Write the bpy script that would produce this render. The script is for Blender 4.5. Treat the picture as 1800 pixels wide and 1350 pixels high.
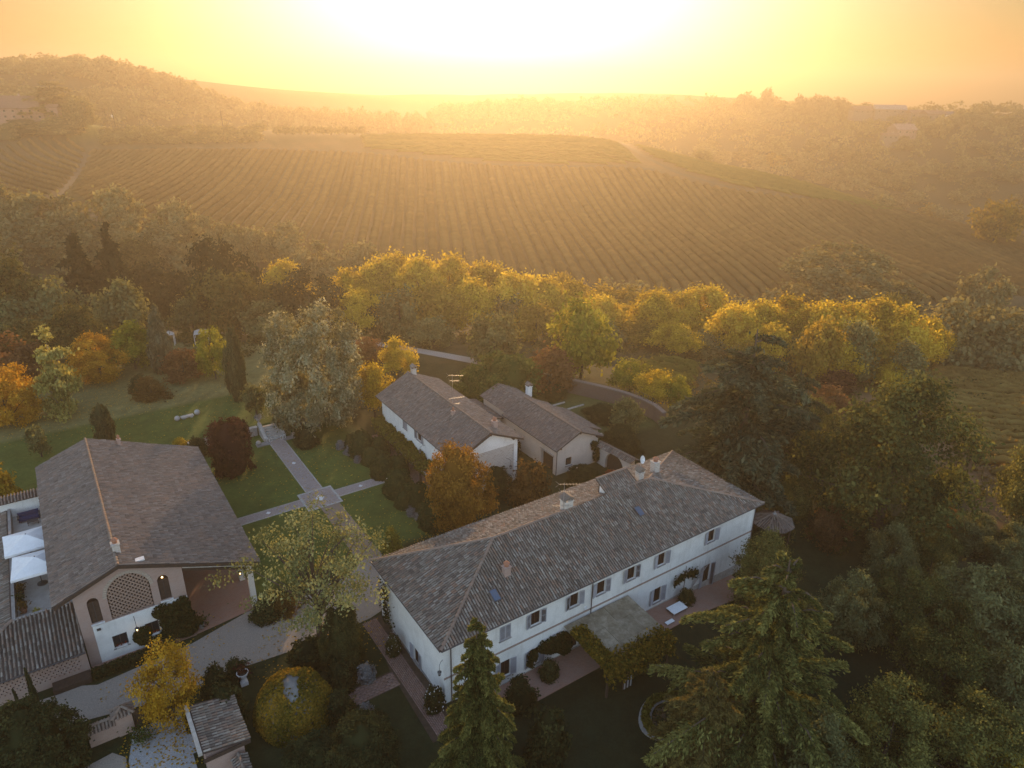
import bpy, math, random
import numpy as np
from mathutils import Vector, Matrix
from mathutils.geometry import tessellate_polygon

S = bpy.context.scene
for o in list(bpy.data.objects):
    bpy.data.objects.remove(o)
COL = S.collection
R = math.radians

# ------------------------------------------------------------------ camera
CAM_H = 48.0
PITCH, ROLL = 23.5, 1.0
cd = bpy.data.cameras.new('camera')
cam = bpy.data.objects.new('camera', cd)
COL.objects.link(cam)
cd.sensor_width = 36.0
cd.lens = 24.98
cd.clip_start = 0.5
cd.clip_end = 12000
cam.matrix_world = Matrix.Translation((0, 0, CAM_H)) @ Matrix.Rotation(R(90 - PITCH), 4, 'X') @ Matrix.Rotation(R(ROLL), 4, 'Z')
S.camera = cam

# ------------------------------------------------------------------ sky, sun, exposure
SUN_EL, SUN_AZ = 10.5, -1.5          # degrees; azimuth from +Y towards +X
w = bpy.data.worlds.new('World')
S.world = w
w.use_nodes = True
nt = w.node_tree
bg = nt.nodes['Background']
sky = nt.nodes.new('ShaderNodeTexSky')
sky.sky_type = 'NISHITA'
sky.sun_disc = False
sky.sun_elevation = R(SUN_EL)
sky.sun_rotation = R(SUN_AZ)
sky.altitude = 200
sky.air_density = 1.3
sky.dust_density = 1.0
sky.ozone_density = 2.2
SKY_STRENGTH = 0.15
bg.inputs['Strength'].default_value = SKY_STRENGTH
# forward-scattered light of the hazy air round the hidden sun
sd = Vector((math.sin(R(SUN_AZ)) * math.cos(R(SUN_EL)), math.cos(R(SUN_AZ)) * math.cos(R(SUN_EL)), math.sin(R(SUN_EL))))
tc = nt.nodes.new('ShaderNodeTexCoord')
dot = nt.nodes.new('ShaderNodeVectorMath'); dot.operation = 'DOT_PRODUCT'
dot.inputs[1].default_value = sd
nt.links.new(tc.outputs['Generated'], dot.inputs[0])
def wmath(op, a, b):
    m = nt.nodes.new('ShaderNodeMath'); m.operation = op
    for i, v in enumerate((a, b)):
        if isinstance(v, (int, float)): m.inputs[i].default_value = v
        else: nt.links.new(v, m.inputs[i])
    return m.outputs[0]
dmax = wmath('MAXIMUM', dot.outputs['Value'], 0.0)
# the sunward half of the sky is seen through kilometres of golden haze
tw = nt.nodes.new('ShaderNodeMapRange'); tw.interpolation_type = 'SMOOTHSTEP'
nt.links.new(dot.outputs['Value'], tw.inputs[0]); tw.inputs[1].default_value = 0.15; tw.inputs[2].default_value = 0.85
tint = nt.nodes.new('ShaderNodeMix'); tint.data_type = 'RGBA'
nt.links.new(tw.outputs[0], tint.inputs['Factor']); tint.inputs[6].default_value = (1.20, .98, .95, 1); tint.inputs[7].default_value = (.125, .090, .055, 1)
mul = nt.nodes.new('ShaderNodeMix'); mul.data_type = 'RGBA'; mul.blend_type = 'MULTIPLY'; mul.inputs['Factor'].default_value = 1.0
nt.links.new(sky.outputs[0], mul.inputs[6]); nt.links.new(tint.outputs[2], mul.inputs[7])
nt.links.new(mul.outputs[2], bg.inputs[0])
g = wmath('ADD', wmath('MULTIPLY', wmath('POWER', dmax, 36.0), 0.28), wmath('MULTIPLY', wmath('POWER', dmax, 14.0), 0.20))
bg2 = nt.nodes.new('ShaderNodeBackground')
bg2.inputs[0].default_value = (1.0, 0.88, 0.76, 1)
nt.links.new(g, bg2.inputs[1])
add = nt.nodes.new('ShaderNodeAddShader')
nt.links.new(bg.outputs[0], add.inputs[0]); nt.links.new(bg2.outputs[0], add.inputs[1])
nt.links.new(add.outputs[0], nt.nodes['World Output'].inputs[0])

sl = bpy.data.lights.new('sun', 'SUN')
sun = bpy.data.objects.new('sun', sl)
COL.objects.link(sun)
sl.energy = 2.0
sl.angle = R(0.53)
sl.color = (1.0, 0.63, 0.30)
sun.rotation_euler = (R(-(90 - SUN_EL)), 0, R(-SUN_AZ))
sun.location = (0, 100, 120)

S.view_settings.view_transform = 'Standard'
S.view_settings.look = 'None'
S.view_settings.gamma = 1.0
S.view_settings.use_curve_mapping = False
S.view_settings.exposure = 2.25
S.cycles.use_denoising = True
S.cycles.max_bounces = 5
S.cycles.diffuse_bounces = 2
S.cycles.transmission_bounces = 3
S.cycles.transparent_max_bounces = 4
S.cycles.volume_bounces = 0
S.cycles.use_adaptive_sampling = False
S.cycles.sample_clamp_indirect = 4.0

HAZE_DENSITY = 0.00098
# ------------------------------------------------------------------ site frame and terrain heights
TH = math.radians(34.3)
UX, UY = math.cos(TH), math.sin(TH)
def W(u, v, z=0.0):                      # estate frame -> world
    return (u * UX - v * UY, u * UY + v * UX, z)
def sstep(x, a, b):
    t = np.clip((np.asarray(x, float) - a) / (b - a), 0, 1)
    return t * t * (3 - 2 * t)
def garden_z(x, y):
    u = x * UX + y * UY; v = -x * UY + y * UX
    z = -1.2 * sstep(u, 20.9, 24.5) * (1 - sstep(v, 38.95, 39.5))
    z = z - 1.0 * sstep(u, 45, 56) * (1 - sstep(v, 39, 58))
    z = z - 0.035 * np.maximum(u - 58, 0) * (1 - sstep(v, 50, 64))
    sharp = sstep(v, 95.32, 95.38); soft = sstep(v, 84, 100)
    k = sstep(u, 5, 11) * (1 - sstep(u, 33, 40))
    z = z + 1.25 * (k * sharp + (1 - k) * soft) * (1 - sstep(u, 30, 40))
    return z
def P_(px, py, Y):                       # a surveyed point: bearing and depression from the viewpoint, at ground distance Y
    f = 1249.0; x = (px - 900) / f; y = (675 - py) / f
    c, s = math.cos(math.radians(1.0)), math.sin(math.radians(1.0)); x, y = c * x - s * y, s * x + c * y
    p = math.radians(23.5)
    d = (x, math.cos(p) + y * math.sin(p), -math.sin(p) + y * math.cos(p))
    k = Y / d[1]
    return (d[0] * k, Y, 48 + d[2] * k)
_C = [P_(*a) for a in (
 (20,275,385),(150,262,400),(400,238,430),(640,234,430),(900,240,425),(1080,248,415),(1200,277,405),(1400,320,390),(1600,377,370),(1800,417,340),(2000,450,320),
 (60,320,320),(200,330,300),(500,350,300),(900,360,300),(1200,380,300),(1500,430,280),(1750,470,270),
 (60,400,225),(300,430,225),(600,450,225),(900,480,215),(1200,505,210),(1500,522,210),(1780,525,212),
 (45,216,430),(150,218,440),(300,228,450),(480,228,455),(-200,230,420),(-200,300,330),
 (0,125,640),(150,122,650),(300,153,660),(420,196,690),(-300,120,640),
 (600,222,640),(460,210,640),
 (770,203,760),(930,198,780),(1100,186,780),(1250,192,770),(1300,198,760),(1450,208,740),(1600,212,700),(1800,222,640),(2000,230,620),
 (1250,260,600),(1400,270,600),(1600,290,560),(1750,310,520),(1900,330,500))]
_C += [(-250,520,-2),(-100,530,-2),(0,540,-4),(100,540,-14),(180,500,-26),(260,440,-32),(330,400,-34),
 (-120,175,-9),(-60,178,-11),(0,178,-12),(60,178,-14),(110,178,-17),(160,178,-19),(-180,190,-4),
 (-120,135,-1),(-60,135,-1.5),(-20,135,-2),(30,140,-4),(75,140,-8),(110,140,-10),(60,115,-4),(90,100,-4.5),(90,70,-4),(80,40,-4),
 (-100,95,1.2),(-75,60,0),(-80,110,1.25),(-40,115,1.2),(0,112,0),(-90,20,0),(0,10,-1),(50,20,-3),(0,70,0),(-40,60,0),(30,100,-.3),(-150,100,2),(-200,60,2),(150,60,-6),(0,-80,-2),(-150,-60,0),(150,-60,-6),(160,110,-12)]
_C = np.array(_C)
def _tpsU(d2):
    return 0.5 * d2 * np.log(d2 + 1e-9)
_SC = 150.0
def _fit():
    X = _C[:, :2] / _SC; n = len(X)
    K = _tpsU(((X[:, None] - X[None]) ** 2).sum(-1)) + 0.002 * np.eye(n)
    Pm = np.hstack([np.ones((n, 1)), X])
    A = np.zeros((n + 3, n + 3)); A[:n, :n] = K; A[:n, n:] = Pm; A[n:, :n] = Pm.T
    return np.linalg.solve(A, np.concatenate([_C[:, 2], np.zeros(3)]))
_TW = _fit()
def ground_z(x, y):
    x = np.asarray(x, float); y = np.asarray(y, float); sh = np.broadcast(x, y).shape
    x = np.broadcast_to(x, sh).ravel(); y = np.broadcast_to(y, sh).ravel()
    out = np.empty(len(x)); XC = _C[:, :2] / _SC
    for i in range(0, len(x), 20000):
        q = np.stack([x[i:i + 20000], y[i:i + 20000]], 1) / _SC
        d2 = ((q[:, None] - XC[None]) ** 2).sum(-1)
        out[i:i + 20000] = _tpsU(d2) @ _TW[:-3] + _TW[-3] + q @ _TW[-2:]
    r = np.hypot(x, y - 350)
    plain = -32.0
    k = sstep(r, 560, 820)
    out = np.clip(out, -60, 75) * (1 - k) + plain * k
    m = (1 - sstep(y, 100, 122)) * sstep(y, -20, 5) * (1 - sstep(x, 45, 75)) * sstep(x, -95, -70)
    out = out * (1 - m) + garden_z(x, y) * m
    return out.reshape(sh)
def gz(x, y):
    return float(ground_z(x, y))
# ------------------------------------------------------------------ mesh helpers
def mesh_from(name, verts, faces, mats=(), midx=None, uv=True, tone=None):
    me = bpy.data.meshes.new(name)
    me.from_pydata([tuple(p) for p in verts], [], [tuple(int(i) for i in f) for f in faces])
    for m in mats: me.materials.append(m)
    if midx is not None: me.polygons.foreach_set('material_index', np.asarray(midx, np.int32))
    if uv: box_uv(me)
    if tone is not None:
        me.attributes.new('tone', 'FLOAT', 'POINT').data.foreach_set('value', np.asarray(tone, np.float32))
    me.update()
    return me
def box_uv(me):
    n = len(me.polygons)
    if not n: return
    co = np.empty(len(me.vertices) * 3, np.float32); me.vertices.foreach_get('co', co); co = co.reshape(-1, 3)
    nr = np.empty(n * 3, np.float32); me.polygons.foreach_get('normal', nr); nr = nr.reshape(-1, 3)
    lt = np.empty(n, np.int32); me.polygons.foreach_get('loop_total', lt)
    li = np.empty(len(me.loops), np.int32); me.loops.foreach_get('vertex_index', li)
    pl = np.repeat(np.arange(n), lt); q = co[li]; m = np.abs(nr[pl])
    uvs = np.where((m[:, 2] > .75)[:, None], q[:, [0, 1]], np.where((m[:, 0] > m[:, 1])[:, None], q[:, [1, 2]], q[:, [0, 2]]))
    me.uv_layers.new(name='UVMap').data.foreach_set('uv', uvs.astype(np.float32).ravel())
def quads_mesh(name, verts, quads, mat, tone=None, smooth=False):
    verts = np.asarray(verts, np.float32); quads = np.asarray(quads, np.int32); k = quads.shape[1]
    me = bpy.data.meshes.new(name)
    me.vertices.add(len(verts)); me.vertices.foreach_set('co', verts.ravel())
    me.loops.add(quads.size); me.loops.foreach_set('vertex_index', quads.ravel())
    me.polygons.add(len(quads)); me.polygons.foreach_set('loop_start', np.arange(0, quads.size, k, dtype=np.int32))
    me.polygons.foreach_set('loop_total', np.full(len(quads), k, np.int32))
    if smooth: me.polygons.foreach_set('use_smooth', np.ones(len(quads), bool))
    for m in (mat if isinstance(mat, (list, tuple)) else [mat]): me.materials.append(m)
    if tone is not None:
        me.attributes.new('tone', 'FLOAT', 'POINT').data.foreach_set('value', np.asarray(tone, np.float32))
    me.update(calc_edges=True)
    return me
class MB:
    def __init__(s): s.v = []; s.f = []; s.m = []
    def add(s, verts, faces, m=0):
        b = len(s.v); s.v += [tuple(p) for p in verts]
        for f in faces: s.f.append(tuple(b + i for i in f)); s.m.append(m)
        return s
    def box(s, x0, x1, y0, y1, z0, z1, m=0):
        return s.add([(x0, y0, z0), (x1, y0, z0), (x1, y1, z0), (x0, y1, z0), (x0, y0, z1), (x1, y0, z1), (x1, y1, z1), (x0, y1, z1)],
              [(0, 3, 2, 1), (4, 5, 6, 7), (0, 1, 5, 4), (1, 2, 6, 5), (2, 3, 7, 6), (3, 0, 4, 7)], m)
    def prism(s, poly, z0, z1, m=0):       # poly in xy, counter-clockwise
        n = len(poly)
        return s.add([(p[0], p[1], z0) for p in poly] + [(p[0], p[1], z1) for p in poly],
              [tuple(range(n))[::-1], tuple(range(n, 2 * n))] + [(i, (i + 1) % n, n + (i + 1) % n, n + i) for i in range(n)], m)
    def tube(s, pts, rad, n=6, m=0, cap=True):
        pts = [Vector(p) for p in pts]; k = len(pts)
        rad = list(rad) if hasattr(rad, '__len__') else [rad] * k
        vs = []; a = None
        for i, p in enumerate(pts):
            t = (pts[min(i + 1, k - 1)] - pts[max(i - 1, 0)]).normalized()
            if a is None: a = t.orthogonal().normalized()
            else: a = (a - t * a.dot(t)); a = a.normalized() if a.length > 1e-6 else t.orthogonal().normalized()
            b = t.cross(a)
            for j in range(n):
                c = 2 * math.pi * j / n
                vs.append(p + a * (math.cos(c) * rad[i]) + b * (math.sin(c) * rad[i]))
        fs = [(i * n + j, i * n + (j + 1) % n, (i + 1) * n + (j + 1) % n, (i + 1) * n + j) for i in range(k - 1) for j in range(n)]
        if cap: fs += [tuple(range(n))[::-1], tuple(range((k - 1) * n, k * n))]
        return s.add(vs, fs, m)
    def lathe(s, prof, n=12, c=(0, 0, 0), m=0):
        vs = [(c[0] + r * math.cos(2 * math.pi * j / n), c[1] + r * math.sin(2 * math.pi * j / n), c[2] + z) for r, z in prof for j in range(n)]
        k = len(prof)
        fs = [(i * n + j, i * n + (j + 1) % n, (i + 1) * n + (j + 1) % n, (i + 1) * n + j) for i in range(k - 1) for j in range(n)]
        fs += [tuple(range(n))[::-1], tuple(range((k - 1) * n, k * n))]
        return s.add(vs, fs, m)
    def poly(s, pts, m=0): return s.add(pts, [tuple(range(len(pts)))], m)
    def mesh(s, name, mats): return mesh_from(name, s.v, s.f, mats if isinstance(mats, (list, tuple)) else [mats], s.m)
    def build(s, name, mats, parent=None, loc=(0, 0, 0), rz=0): return link(name, s.mesh(name, mats), parent, loc, rz)

def link(name, me, parent=None, loc=(0, 0, 0), rz=0.0):
    o = bpy.data.objects.new(name, me); COL.objects.link(o)
    o.location = loc; o.rotation_euler = (0, 0, rz)
    if parent is not None: o.parent = parent
    return o
def tag(o, label, cat, group=None, kind=None):
    if label: o['label'] = label
    if cat: o['category'] = cat
    if group: o['group'] = group
    if kind: o['kind'] = kind
    return o
def thing(name, label, cat, loc=(0, 0, 0), rz=0.0, group=None):
    o = bpy.data.objects.new(name, None); COL.objects.link(o); o.empty_display_size = .3
    o.location = loc; o.rotation_euler = (0, 0, rz)
    return tag(o, label, cat, group)
def estate(name, label, cat, u, v, z=0.0, rz=0.0, group=None): return thing(name, label, cat, W(u, v, z), TH + rz, group)
def structure(o): o['kind'] = 'structure'; return o
def stuff(o): o['kind'] = 'stuff'; return o
def copy_tree(o, parent=None, keep=True):
    c = o.copy(); COL.objects.link(c)
    c.parent = parent
    for ch in list(o.children): copy_tree(ch, c)
    return c

# ------------------------------------------------------------------ materials
def nd(nt, t, **kw):
    n = nt.nodes.new(t)
    for k, v in kw.items(): setattr(n, k, v)
    return n
def setin(nt, sock, v):
    if hasattr(v, 'is_linked') or isinstance(v, bpy.types.NodeSocket): nt.links.new(v, sock)
    elif isinstance(v, tuple) and len(v) == 3 and sock.type == 'RGBA': sock.default_value = (*v, 1)
    else: sock.default_value = v
def mth(nt, op, a, b=0.0, c=None):
    m = nd(nt, 'ShaderNodeMath', operation=op); setin(nt, m.inputs[0], a); setin(nt, m.inputs[1], b)
    if c is not None: setin(nt, m.inputs[2], c)
    return m.outputs[0]
def mixc(nt, f, a, b, mode='MIX'):
    m = nd(nt, 'ShaderNodeMix', data_type='RGBA', blend_type=mode)
    setin(nt, m.inputs['Factor'], f); setin(nt, m.inputs[6], a); setin(nt, m.inputs[7], b)
    return m.outputs[2]
def ramp(nt, f, stops):
    r = nd(nt, 'ShaderNodeValToRGB'); e = r.color_ramp.elements
    while len(e) < len(stops): e.new(.5)
    for k, (p, c) in zip(e, stops): k.position = p; k.color = (*c, 1)
    setin(nt, r.inputs[0], f)
    return r.outputs[0]
def noise(nt, vec, scale, detail=3.0, rough=.6):
    n = nd(nt, 'ShaderNodeTexNoise'); n.inputs['Scale'].default_value = scale; n.inputs['Detail'].default_value = detail
    n.inputs['Roughness'].default_value = rough
    nt.links.new(vec, n.inputs['Vector'])
    return n.outputs['Fac']
def newmat(name, rough=.85, spec=.2):
    m = bpy.data.materials.new(name); m.use_nodes = True; nt = m.node_tree
    b = nt.nodes['Principled BSDF']; b.inputs['Roughness'].default_value = rough; b.inputs['Specular IOR Level'].default_value = spec
    return m, nt, b
def objc(nt): return nd(nt, 'ShaderNodeTexCoord').outputs['Object']
def uvc(nt): return nd(nt, 'ShaderNodeTexCoord').outputs['UV']
def bump(nt, b, h, strength=.4, dist=.05):
    n = nd(nt, 'ShaderNodeBump'); n.inputs['Strength'].default_value = strength; n.inputs['Distance'].default_value = dist
    nt.links.new(h, n.inputs['Height']); nt.links.new(n.outputs[0], b.inputs['Normal'])
def plain(name, c, c2=None, scale=3.0, rough=.85, spec=.2, metal=0.0, bmp=0.0):
    m, nt, b = newmat(name, rough, spec); b.inputs['Metallic'].default_value = metal
    c2 = c2 or tuple(k * .7 for k in c)
    f = noise(nt, objc(nt), scale, 5, .65)
    setin(nt, b.inputs['Base Color'], ramp(nt, f, [(.32, c2), (.68, c)]))
    if bmp: bump(nt, b, f, bmp, .03)
    return m
def plaster(name, c, stain):
    m, nt, b = newmat(name, .92, .1); o = objc(nt)
    f1 = noise(nt, o, .55, 5, .7); f2 = noise(nt, o, 7.0, 4, .7)
    mp = nd(nt, 'ShaderNodeMapping'); mp.inputs['Scale'].default_value = (2.2, 2.2, .25); nt.links.new(o, mp.inputs[0])
    f3 = noise(nt, mp.outputs[0], 1.0, 4, .7)
    col = mixc(nt, ramp(nt, f1, [(.45, (0, 0, 0)), (.75, (.5, .5, .5))]), c, stain)
    col = mixc(nt, ramp(nt, f3, [(.52, (0, 0, 0)), (.8, (.45, .45, .45))]), col, stain)
    col = mixc(nt, mth(nt, 'MULTIPLY', f2, .25), col, tuple(k * .8 for k in c))
    setin(nt, b.inputs['Base Color'], col); bump(nt, b, f2, .25, .02)
    return m
def brickmat(name, c1, c2, mortar, w=.26, h=.075, ms=.012):
    m, nt, b = newmat(name, .9, .15); uv = uvc(nt)
    t = nd(nt, 'ShaderNodeTexBrick'); nt.links.new(uv, t.inputs['Vector'])
    t.inputs['Scale'].default_value = 1.0; t.inputs['Brick Width'].default_value = w; t.inputs['Row Height'].default_value = h
    t.inputs['Mortar Size'].default_value = ms; t.inputs['Bias'].default_value = 0.0
    for k, v in (('Color1', c1), ('Color2', c2), ('Mortar', mortar)): t.inputs[k].default_value = (*v, 1)
    f = noise(nt, objc(nt), .9, 5, .7)
    col = mixc(nt, ramp(nt, f, [(.4, (0, 0, 0)), (.75, (.6, .6, .6))]), t.outputs['Color'], mortar)
    setin(nt, b.inputs['Base Color'], col); bump(nt, b, t.outputs['Fac'], -.3, .015)
    return m
def leafmat(name, dark, mid, light, trans=.45, w_obj=.25):
    m = bpy.data.materials.new(name); m.use_nodes = True; nt = m.node_tree; nt.nodes.remove(nt.nodes['Principled BSDF'])
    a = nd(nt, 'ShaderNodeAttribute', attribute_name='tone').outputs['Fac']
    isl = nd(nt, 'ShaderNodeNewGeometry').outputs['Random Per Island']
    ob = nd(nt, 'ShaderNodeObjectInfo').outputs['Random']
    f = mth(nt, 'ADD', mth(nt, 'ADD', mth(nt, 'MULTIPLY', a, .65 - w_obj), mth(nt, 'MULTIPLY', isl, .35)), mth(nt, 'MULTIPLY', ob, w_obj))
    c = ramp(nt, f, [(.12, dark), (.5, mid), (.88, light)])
    d = nd(nt, 'ShaderNodeBsdfDiffuse'); tr = nd(nt, 'ShaderNodeBsdfTranslucent'); mx = nd(nt, 'ShaderNodeMixShader')
    nt.links.new(c, d.inputs[0]); nt.links.new(mixc(nt, 1.0, c, (1.35, 1.2, .7), 'MULTIPLY'), tr.inputs[0])
    mx.inputs[0].default_value = trans
    nt.links.new(d.outputs[0], mx.inputs[1]); nt.links.new(tr.outputs[0], mx.inputs[2])
    nt.links.new(mx.outputs[0], nt.nodes['Material Output'].inputs[0])
    return m
def tilemat(name, cols, moss=(.11, .10, .075), mossy=.3):
    m, nt, b = newmat(name, .9, .15)
    isl = nd(nt, 'ShaderNodeNewGeometry').outputs['Random Per Island']
    ob = nd(nt, 'ShaderNodeObjectInfo').outputs['Random']
    f = mth(nt, 'FRACT', mth(nt, 'ADD', isl, mth(nt, 'MULTIPLY', ob, 7.31)))
    o = nd(nt, 'ShaderNodeNewGeometry').outputs['Position']
    n = len(cols); c = ramp(nt, f, [(.04 + .92 * i / (n - 1), k) for i, k in enumerate(cols)])
    big = noise(nt, o, .35, 4, .7); fine = noise(nt, o, 9.0, 4, .7)
    c = mixc(nt, ramp(nt, big, [(.42, (0, 0, 0)), (.72, (mossy,) * 3)]), c, moss)
    c = mixc(nt, ramp(nt, fine, [(.45, (0, 0, 0)), (.75, (.5, .5, .5))]), c, tuple(k * .45 for k in cols[0]))
    c = mixc(nt, ramp(nt, noise(nt, o, 14.0, 2, .5), [(.62, (0, 0, 0)), (.74, (.5, .5, .5))]), c, (.36, .34, .29))
    setin(nt, b.inputs['Base Color'], c)
    return m

MAT = {}
MAT['plaster'] = plaster('white plaster', (.78, .76, .71), (.44, .41, .355))
MAT['cream'] = plaster('cream plaster', (.60, .54, .46), (.40, .34, .28))
MAT['stonewall'] = brickmat('old stone wall', (.36, .30, .25), (.46, .41, .35), (.50, .47, .42), .45, .22, .03)
MAT['brick'] = brickmat('old brick', (.34, .20, .15), (.40, .26, .20), (.36, .29, .25))
MAT['redbrick'] = brickmat('red brick', (.26, .115, .075), (.31, .15, .10), (.27, .2, .16))
MAT['darkbrick'] = brickmat('garden wall brick', (.15, .082, .058), (.19, .11, .08), (.16, .125, .10))
MAT['brickplain'] = plain('brick piece', (.36, .25, .19), (.26, .17, .125), 6)
MAT['tile_old'] = tilemat('weathered roof tile', [(.115, .092, .075), (.205, .17, .138), (.165, .125, .098), (.275, .24, .20), (.25, .155, .108), (.18, .15, .125), (.34, .30, .25), (.135, .11, .09)], (.12, .115, .09), .45)
MAT['tile_barn'] = tilemat('brown roof tile', [(.15, .112, .09), (.205, .155, .125), (.175, .138, .112), (.24, .185, .15), (.25, .165, .12), (.19, .155, .13), (.265, .215, .175)], (.125, .105, .085), .4)
MAT['tile_under'] = plain('tile bed', (.085, .06, .05), (.05, .037, .03), 4)
MAT['cap'] = tilemat('ridge cap tile', [(.20, .15, .12), (.26, .18, .135), (.23, .19, .155)], (.2, .17, .13), .3)
MAT['wood'] = plain('dark timber', (.075, .048, .034), (.045, .03, .022), 5)
MAT['darkwood'] = plain('window interior', (.035, .018, .013), (.02, .011, .009), 2)  # near-black brown stands in for the shade inside openings
MAT['shutter'] = plain('grey shutter paint', (.40, .395, .41), (.31, .305, .32), 6, .7)
MAT['brownshutter'] = plain('brown shutter paint', (.13, .075, .05), (.09, .05, .035), 6, .7)
MAT['stone'] = plain('pale stone', (.46, .43, .38), (.31, .28, .245), 2.5, .9, .2, 0, .3)
MAT['greystone'] = plain('grey stone', (.30, .28, .26), (.2, .185, .17), 3, .9, .2, 0, .4)
MAT['whitestone'] = plain('white stone', (.72, .70, .67), (.55, .53, .5), 3)
MAT['concrete'] = plain('terrace floor', (.42, .39, .34), (.33, .30, .26), 1.4)
MAT['metal'] = plain('dark metal', (.045, .042, .042), (.03, .028, .028), 6, .5, .5)
MAT['gutter'] = plain('brown gutter metal', (.07, .055, .05), (.05, .04, .036), 6, .5, .5)
MAT['alu'] = plain('aluminium', (.42, .40, .38), (.33, .31, .3), 6, .4, .5, .6)
MAT['canvas'] = plain('white canvas', (.82, .81, .79), (.74, .73, .71), 2, .8)
MAT['blue'] = plain('blue plastic', (.03, .04, .10), (.02, .03, .075), 4)
MAT['bark'] = plain('bark', (.10, .075, .055), (.055, .04, .03), 4, .95, .1, 0, .5)
MAT['palebark'] = plain('pale bark', (.26, .22, .17), (.15, .12, .09), 4, .95, .1, 0, .5)
MAT['terracotta'] = plain('terracotta', (.36, .17, .10), (.26, .12, .075), 4)
MAT['dirt'] = plain('bare soil', (.085, .06, .042), (.05, .036, .026), 2, .95, .1, 0, .5)
m, nt_, b = newmat('window glass', .08, .5); b.inputs['Base Color'].default_value = (.02, .024, .03, 1); MAT['glass'] = m
m, nt_, b = newmat('sky facing glass', .05, .6); b.inputs['Base Color'].default_value = (.10, .13, .17, 1); b.inputs['Metallic'].default_value = .55; MAT['skylight'] = m
m, nt_, b = newmat('lamp bulb', .5); b.inputs['Emission Color'].default_value = (1, .62, .22, 1); b.inputs['Emission Strength'].default_value = 2.0; MAT['bulb'] = m
m, nt_, b = newmat('pond water', .06, .5); b.inputs['Base Color'].default_value = (.012, .014, .010, 1); MAT['water'] = m
# ------------------------------------------------------------------ the ground, one sheet to the horizon
def axis(lo, hi, step, far, special=()):
    a = list(np.arange(lo, hi + .01, step)); d = step; x = hi
    while x < far: d = min(d * 1.07, 240); x += d; a.append(x)
    d = step; x = lo
    while x > -far: d = min(d * 1.07, 240); x -= d; a.append(x)
    return np.array(sorted(set(np.round(a + list(special), 3))))
ua = axis(-45, 95, 1.5, 4200, (20.5, 21, 22, 23.5, 24.5)); va = axis(18, 125, 1.5, 4200, (38.3, 38.9, 38.95, 39.2, 39.5, 95.31, 95.39))
UU, VV = np.meshgrid(ua, va); GX = UU * UX - VV * UY; GY = UU * UY + VV * UX
GZ = ground_z(GX, GY)
nu, nv = len(ua), len(va)
ii = (np.arange(nv - 1)[:, None] * nu + np.arange(nu - 1)[None]).ravel()
gq = np.stack([ii, ii + 1, ii + nu + 1, ii + nu], 1)
def zone_colours(x, y, u, v):
    n = x.shape; c = np.empty(n + (3,))
    rs = np.random.RandomState(5)
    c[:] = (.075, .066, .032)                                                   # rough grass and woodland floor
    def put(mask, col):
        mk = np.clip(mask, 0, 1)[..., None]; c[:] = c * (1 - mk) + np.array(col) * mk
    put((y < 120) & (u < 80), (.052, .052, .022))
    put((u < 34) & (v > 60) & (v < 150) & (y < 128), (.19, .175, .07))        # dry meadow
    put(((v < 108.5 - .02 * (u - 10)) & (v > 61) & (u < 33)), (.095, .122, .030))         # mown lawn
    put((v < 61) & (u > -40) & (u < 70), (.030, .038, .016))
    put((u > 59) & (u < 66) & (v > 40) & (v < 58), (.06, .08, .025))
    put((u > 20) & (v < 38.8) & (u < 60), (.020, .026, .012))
    put((u > 58) & (u < 73) & (v > 66) & (v < 85), (.10, .115, .04))
    hill = sstep(y, 195, 225) * (1 - sstep(y, 430, 470)) * sstep(x, -330, -300)
    put(hill, (.165, .112, .056))                                               # vineyard soil and dry grass
    put(((y > 398) & (y < 475) & (x < -75) & (x > -330)) * .9, (.085, .072, .036))
    put(sstep(y, 500, 560), (.07, .062, .034))
    put(((u > 78) & (y < 150) & (x > 60)) * .9, (.19, .115, .06))             # near vineyard on the right
    put(((y > 425) & (x > -290) & (x < -240) & (y < 460)) * 1.0, (.19, .21, .05))
    return np.clip(c * (1 + .10 * rs.standard_normal(n)[..., None]), .005, 1)
m, nt_, b = newmat('ground cover', .95, .1)
zc = nd(nt_, 'ShaderNodeAttribute', attribute_name='zone').outputs['Color']; pos = nd(nt_, 'ShaderNodeNewGeometry').outputs['Position']
f1 = noise(nt_, pos, .11, 5, .7); f2 = noise(nt_, pos, 1.3, 5, .75); f3 = noise(nt_, pos, 6.0, 3, .7)
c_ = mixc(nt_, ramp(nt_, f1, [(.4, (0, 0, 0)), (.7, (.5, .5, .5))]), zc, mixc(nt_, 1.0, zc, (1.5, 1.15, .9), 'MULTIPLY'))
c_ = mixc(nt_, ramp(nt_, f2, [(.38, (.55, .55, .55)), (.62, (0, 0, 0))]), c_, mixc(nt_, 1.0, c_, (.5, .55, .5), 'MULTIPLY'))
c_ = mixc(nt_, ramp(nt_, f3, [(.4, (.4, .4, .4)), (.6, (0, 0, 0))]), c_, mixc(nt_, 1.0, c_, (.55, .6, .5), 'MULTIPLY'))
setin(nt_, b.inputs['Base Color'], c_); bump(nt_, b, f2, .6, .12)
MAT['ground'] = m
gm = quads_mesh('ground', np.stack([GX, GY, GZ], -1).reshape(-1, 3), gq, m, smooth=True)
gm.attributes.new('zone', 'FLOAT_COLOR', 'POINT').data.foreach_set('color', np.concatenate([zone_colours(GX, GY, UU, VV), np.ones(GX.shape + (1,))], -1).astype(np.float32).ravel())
structure(link('ground', gm))

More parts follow.
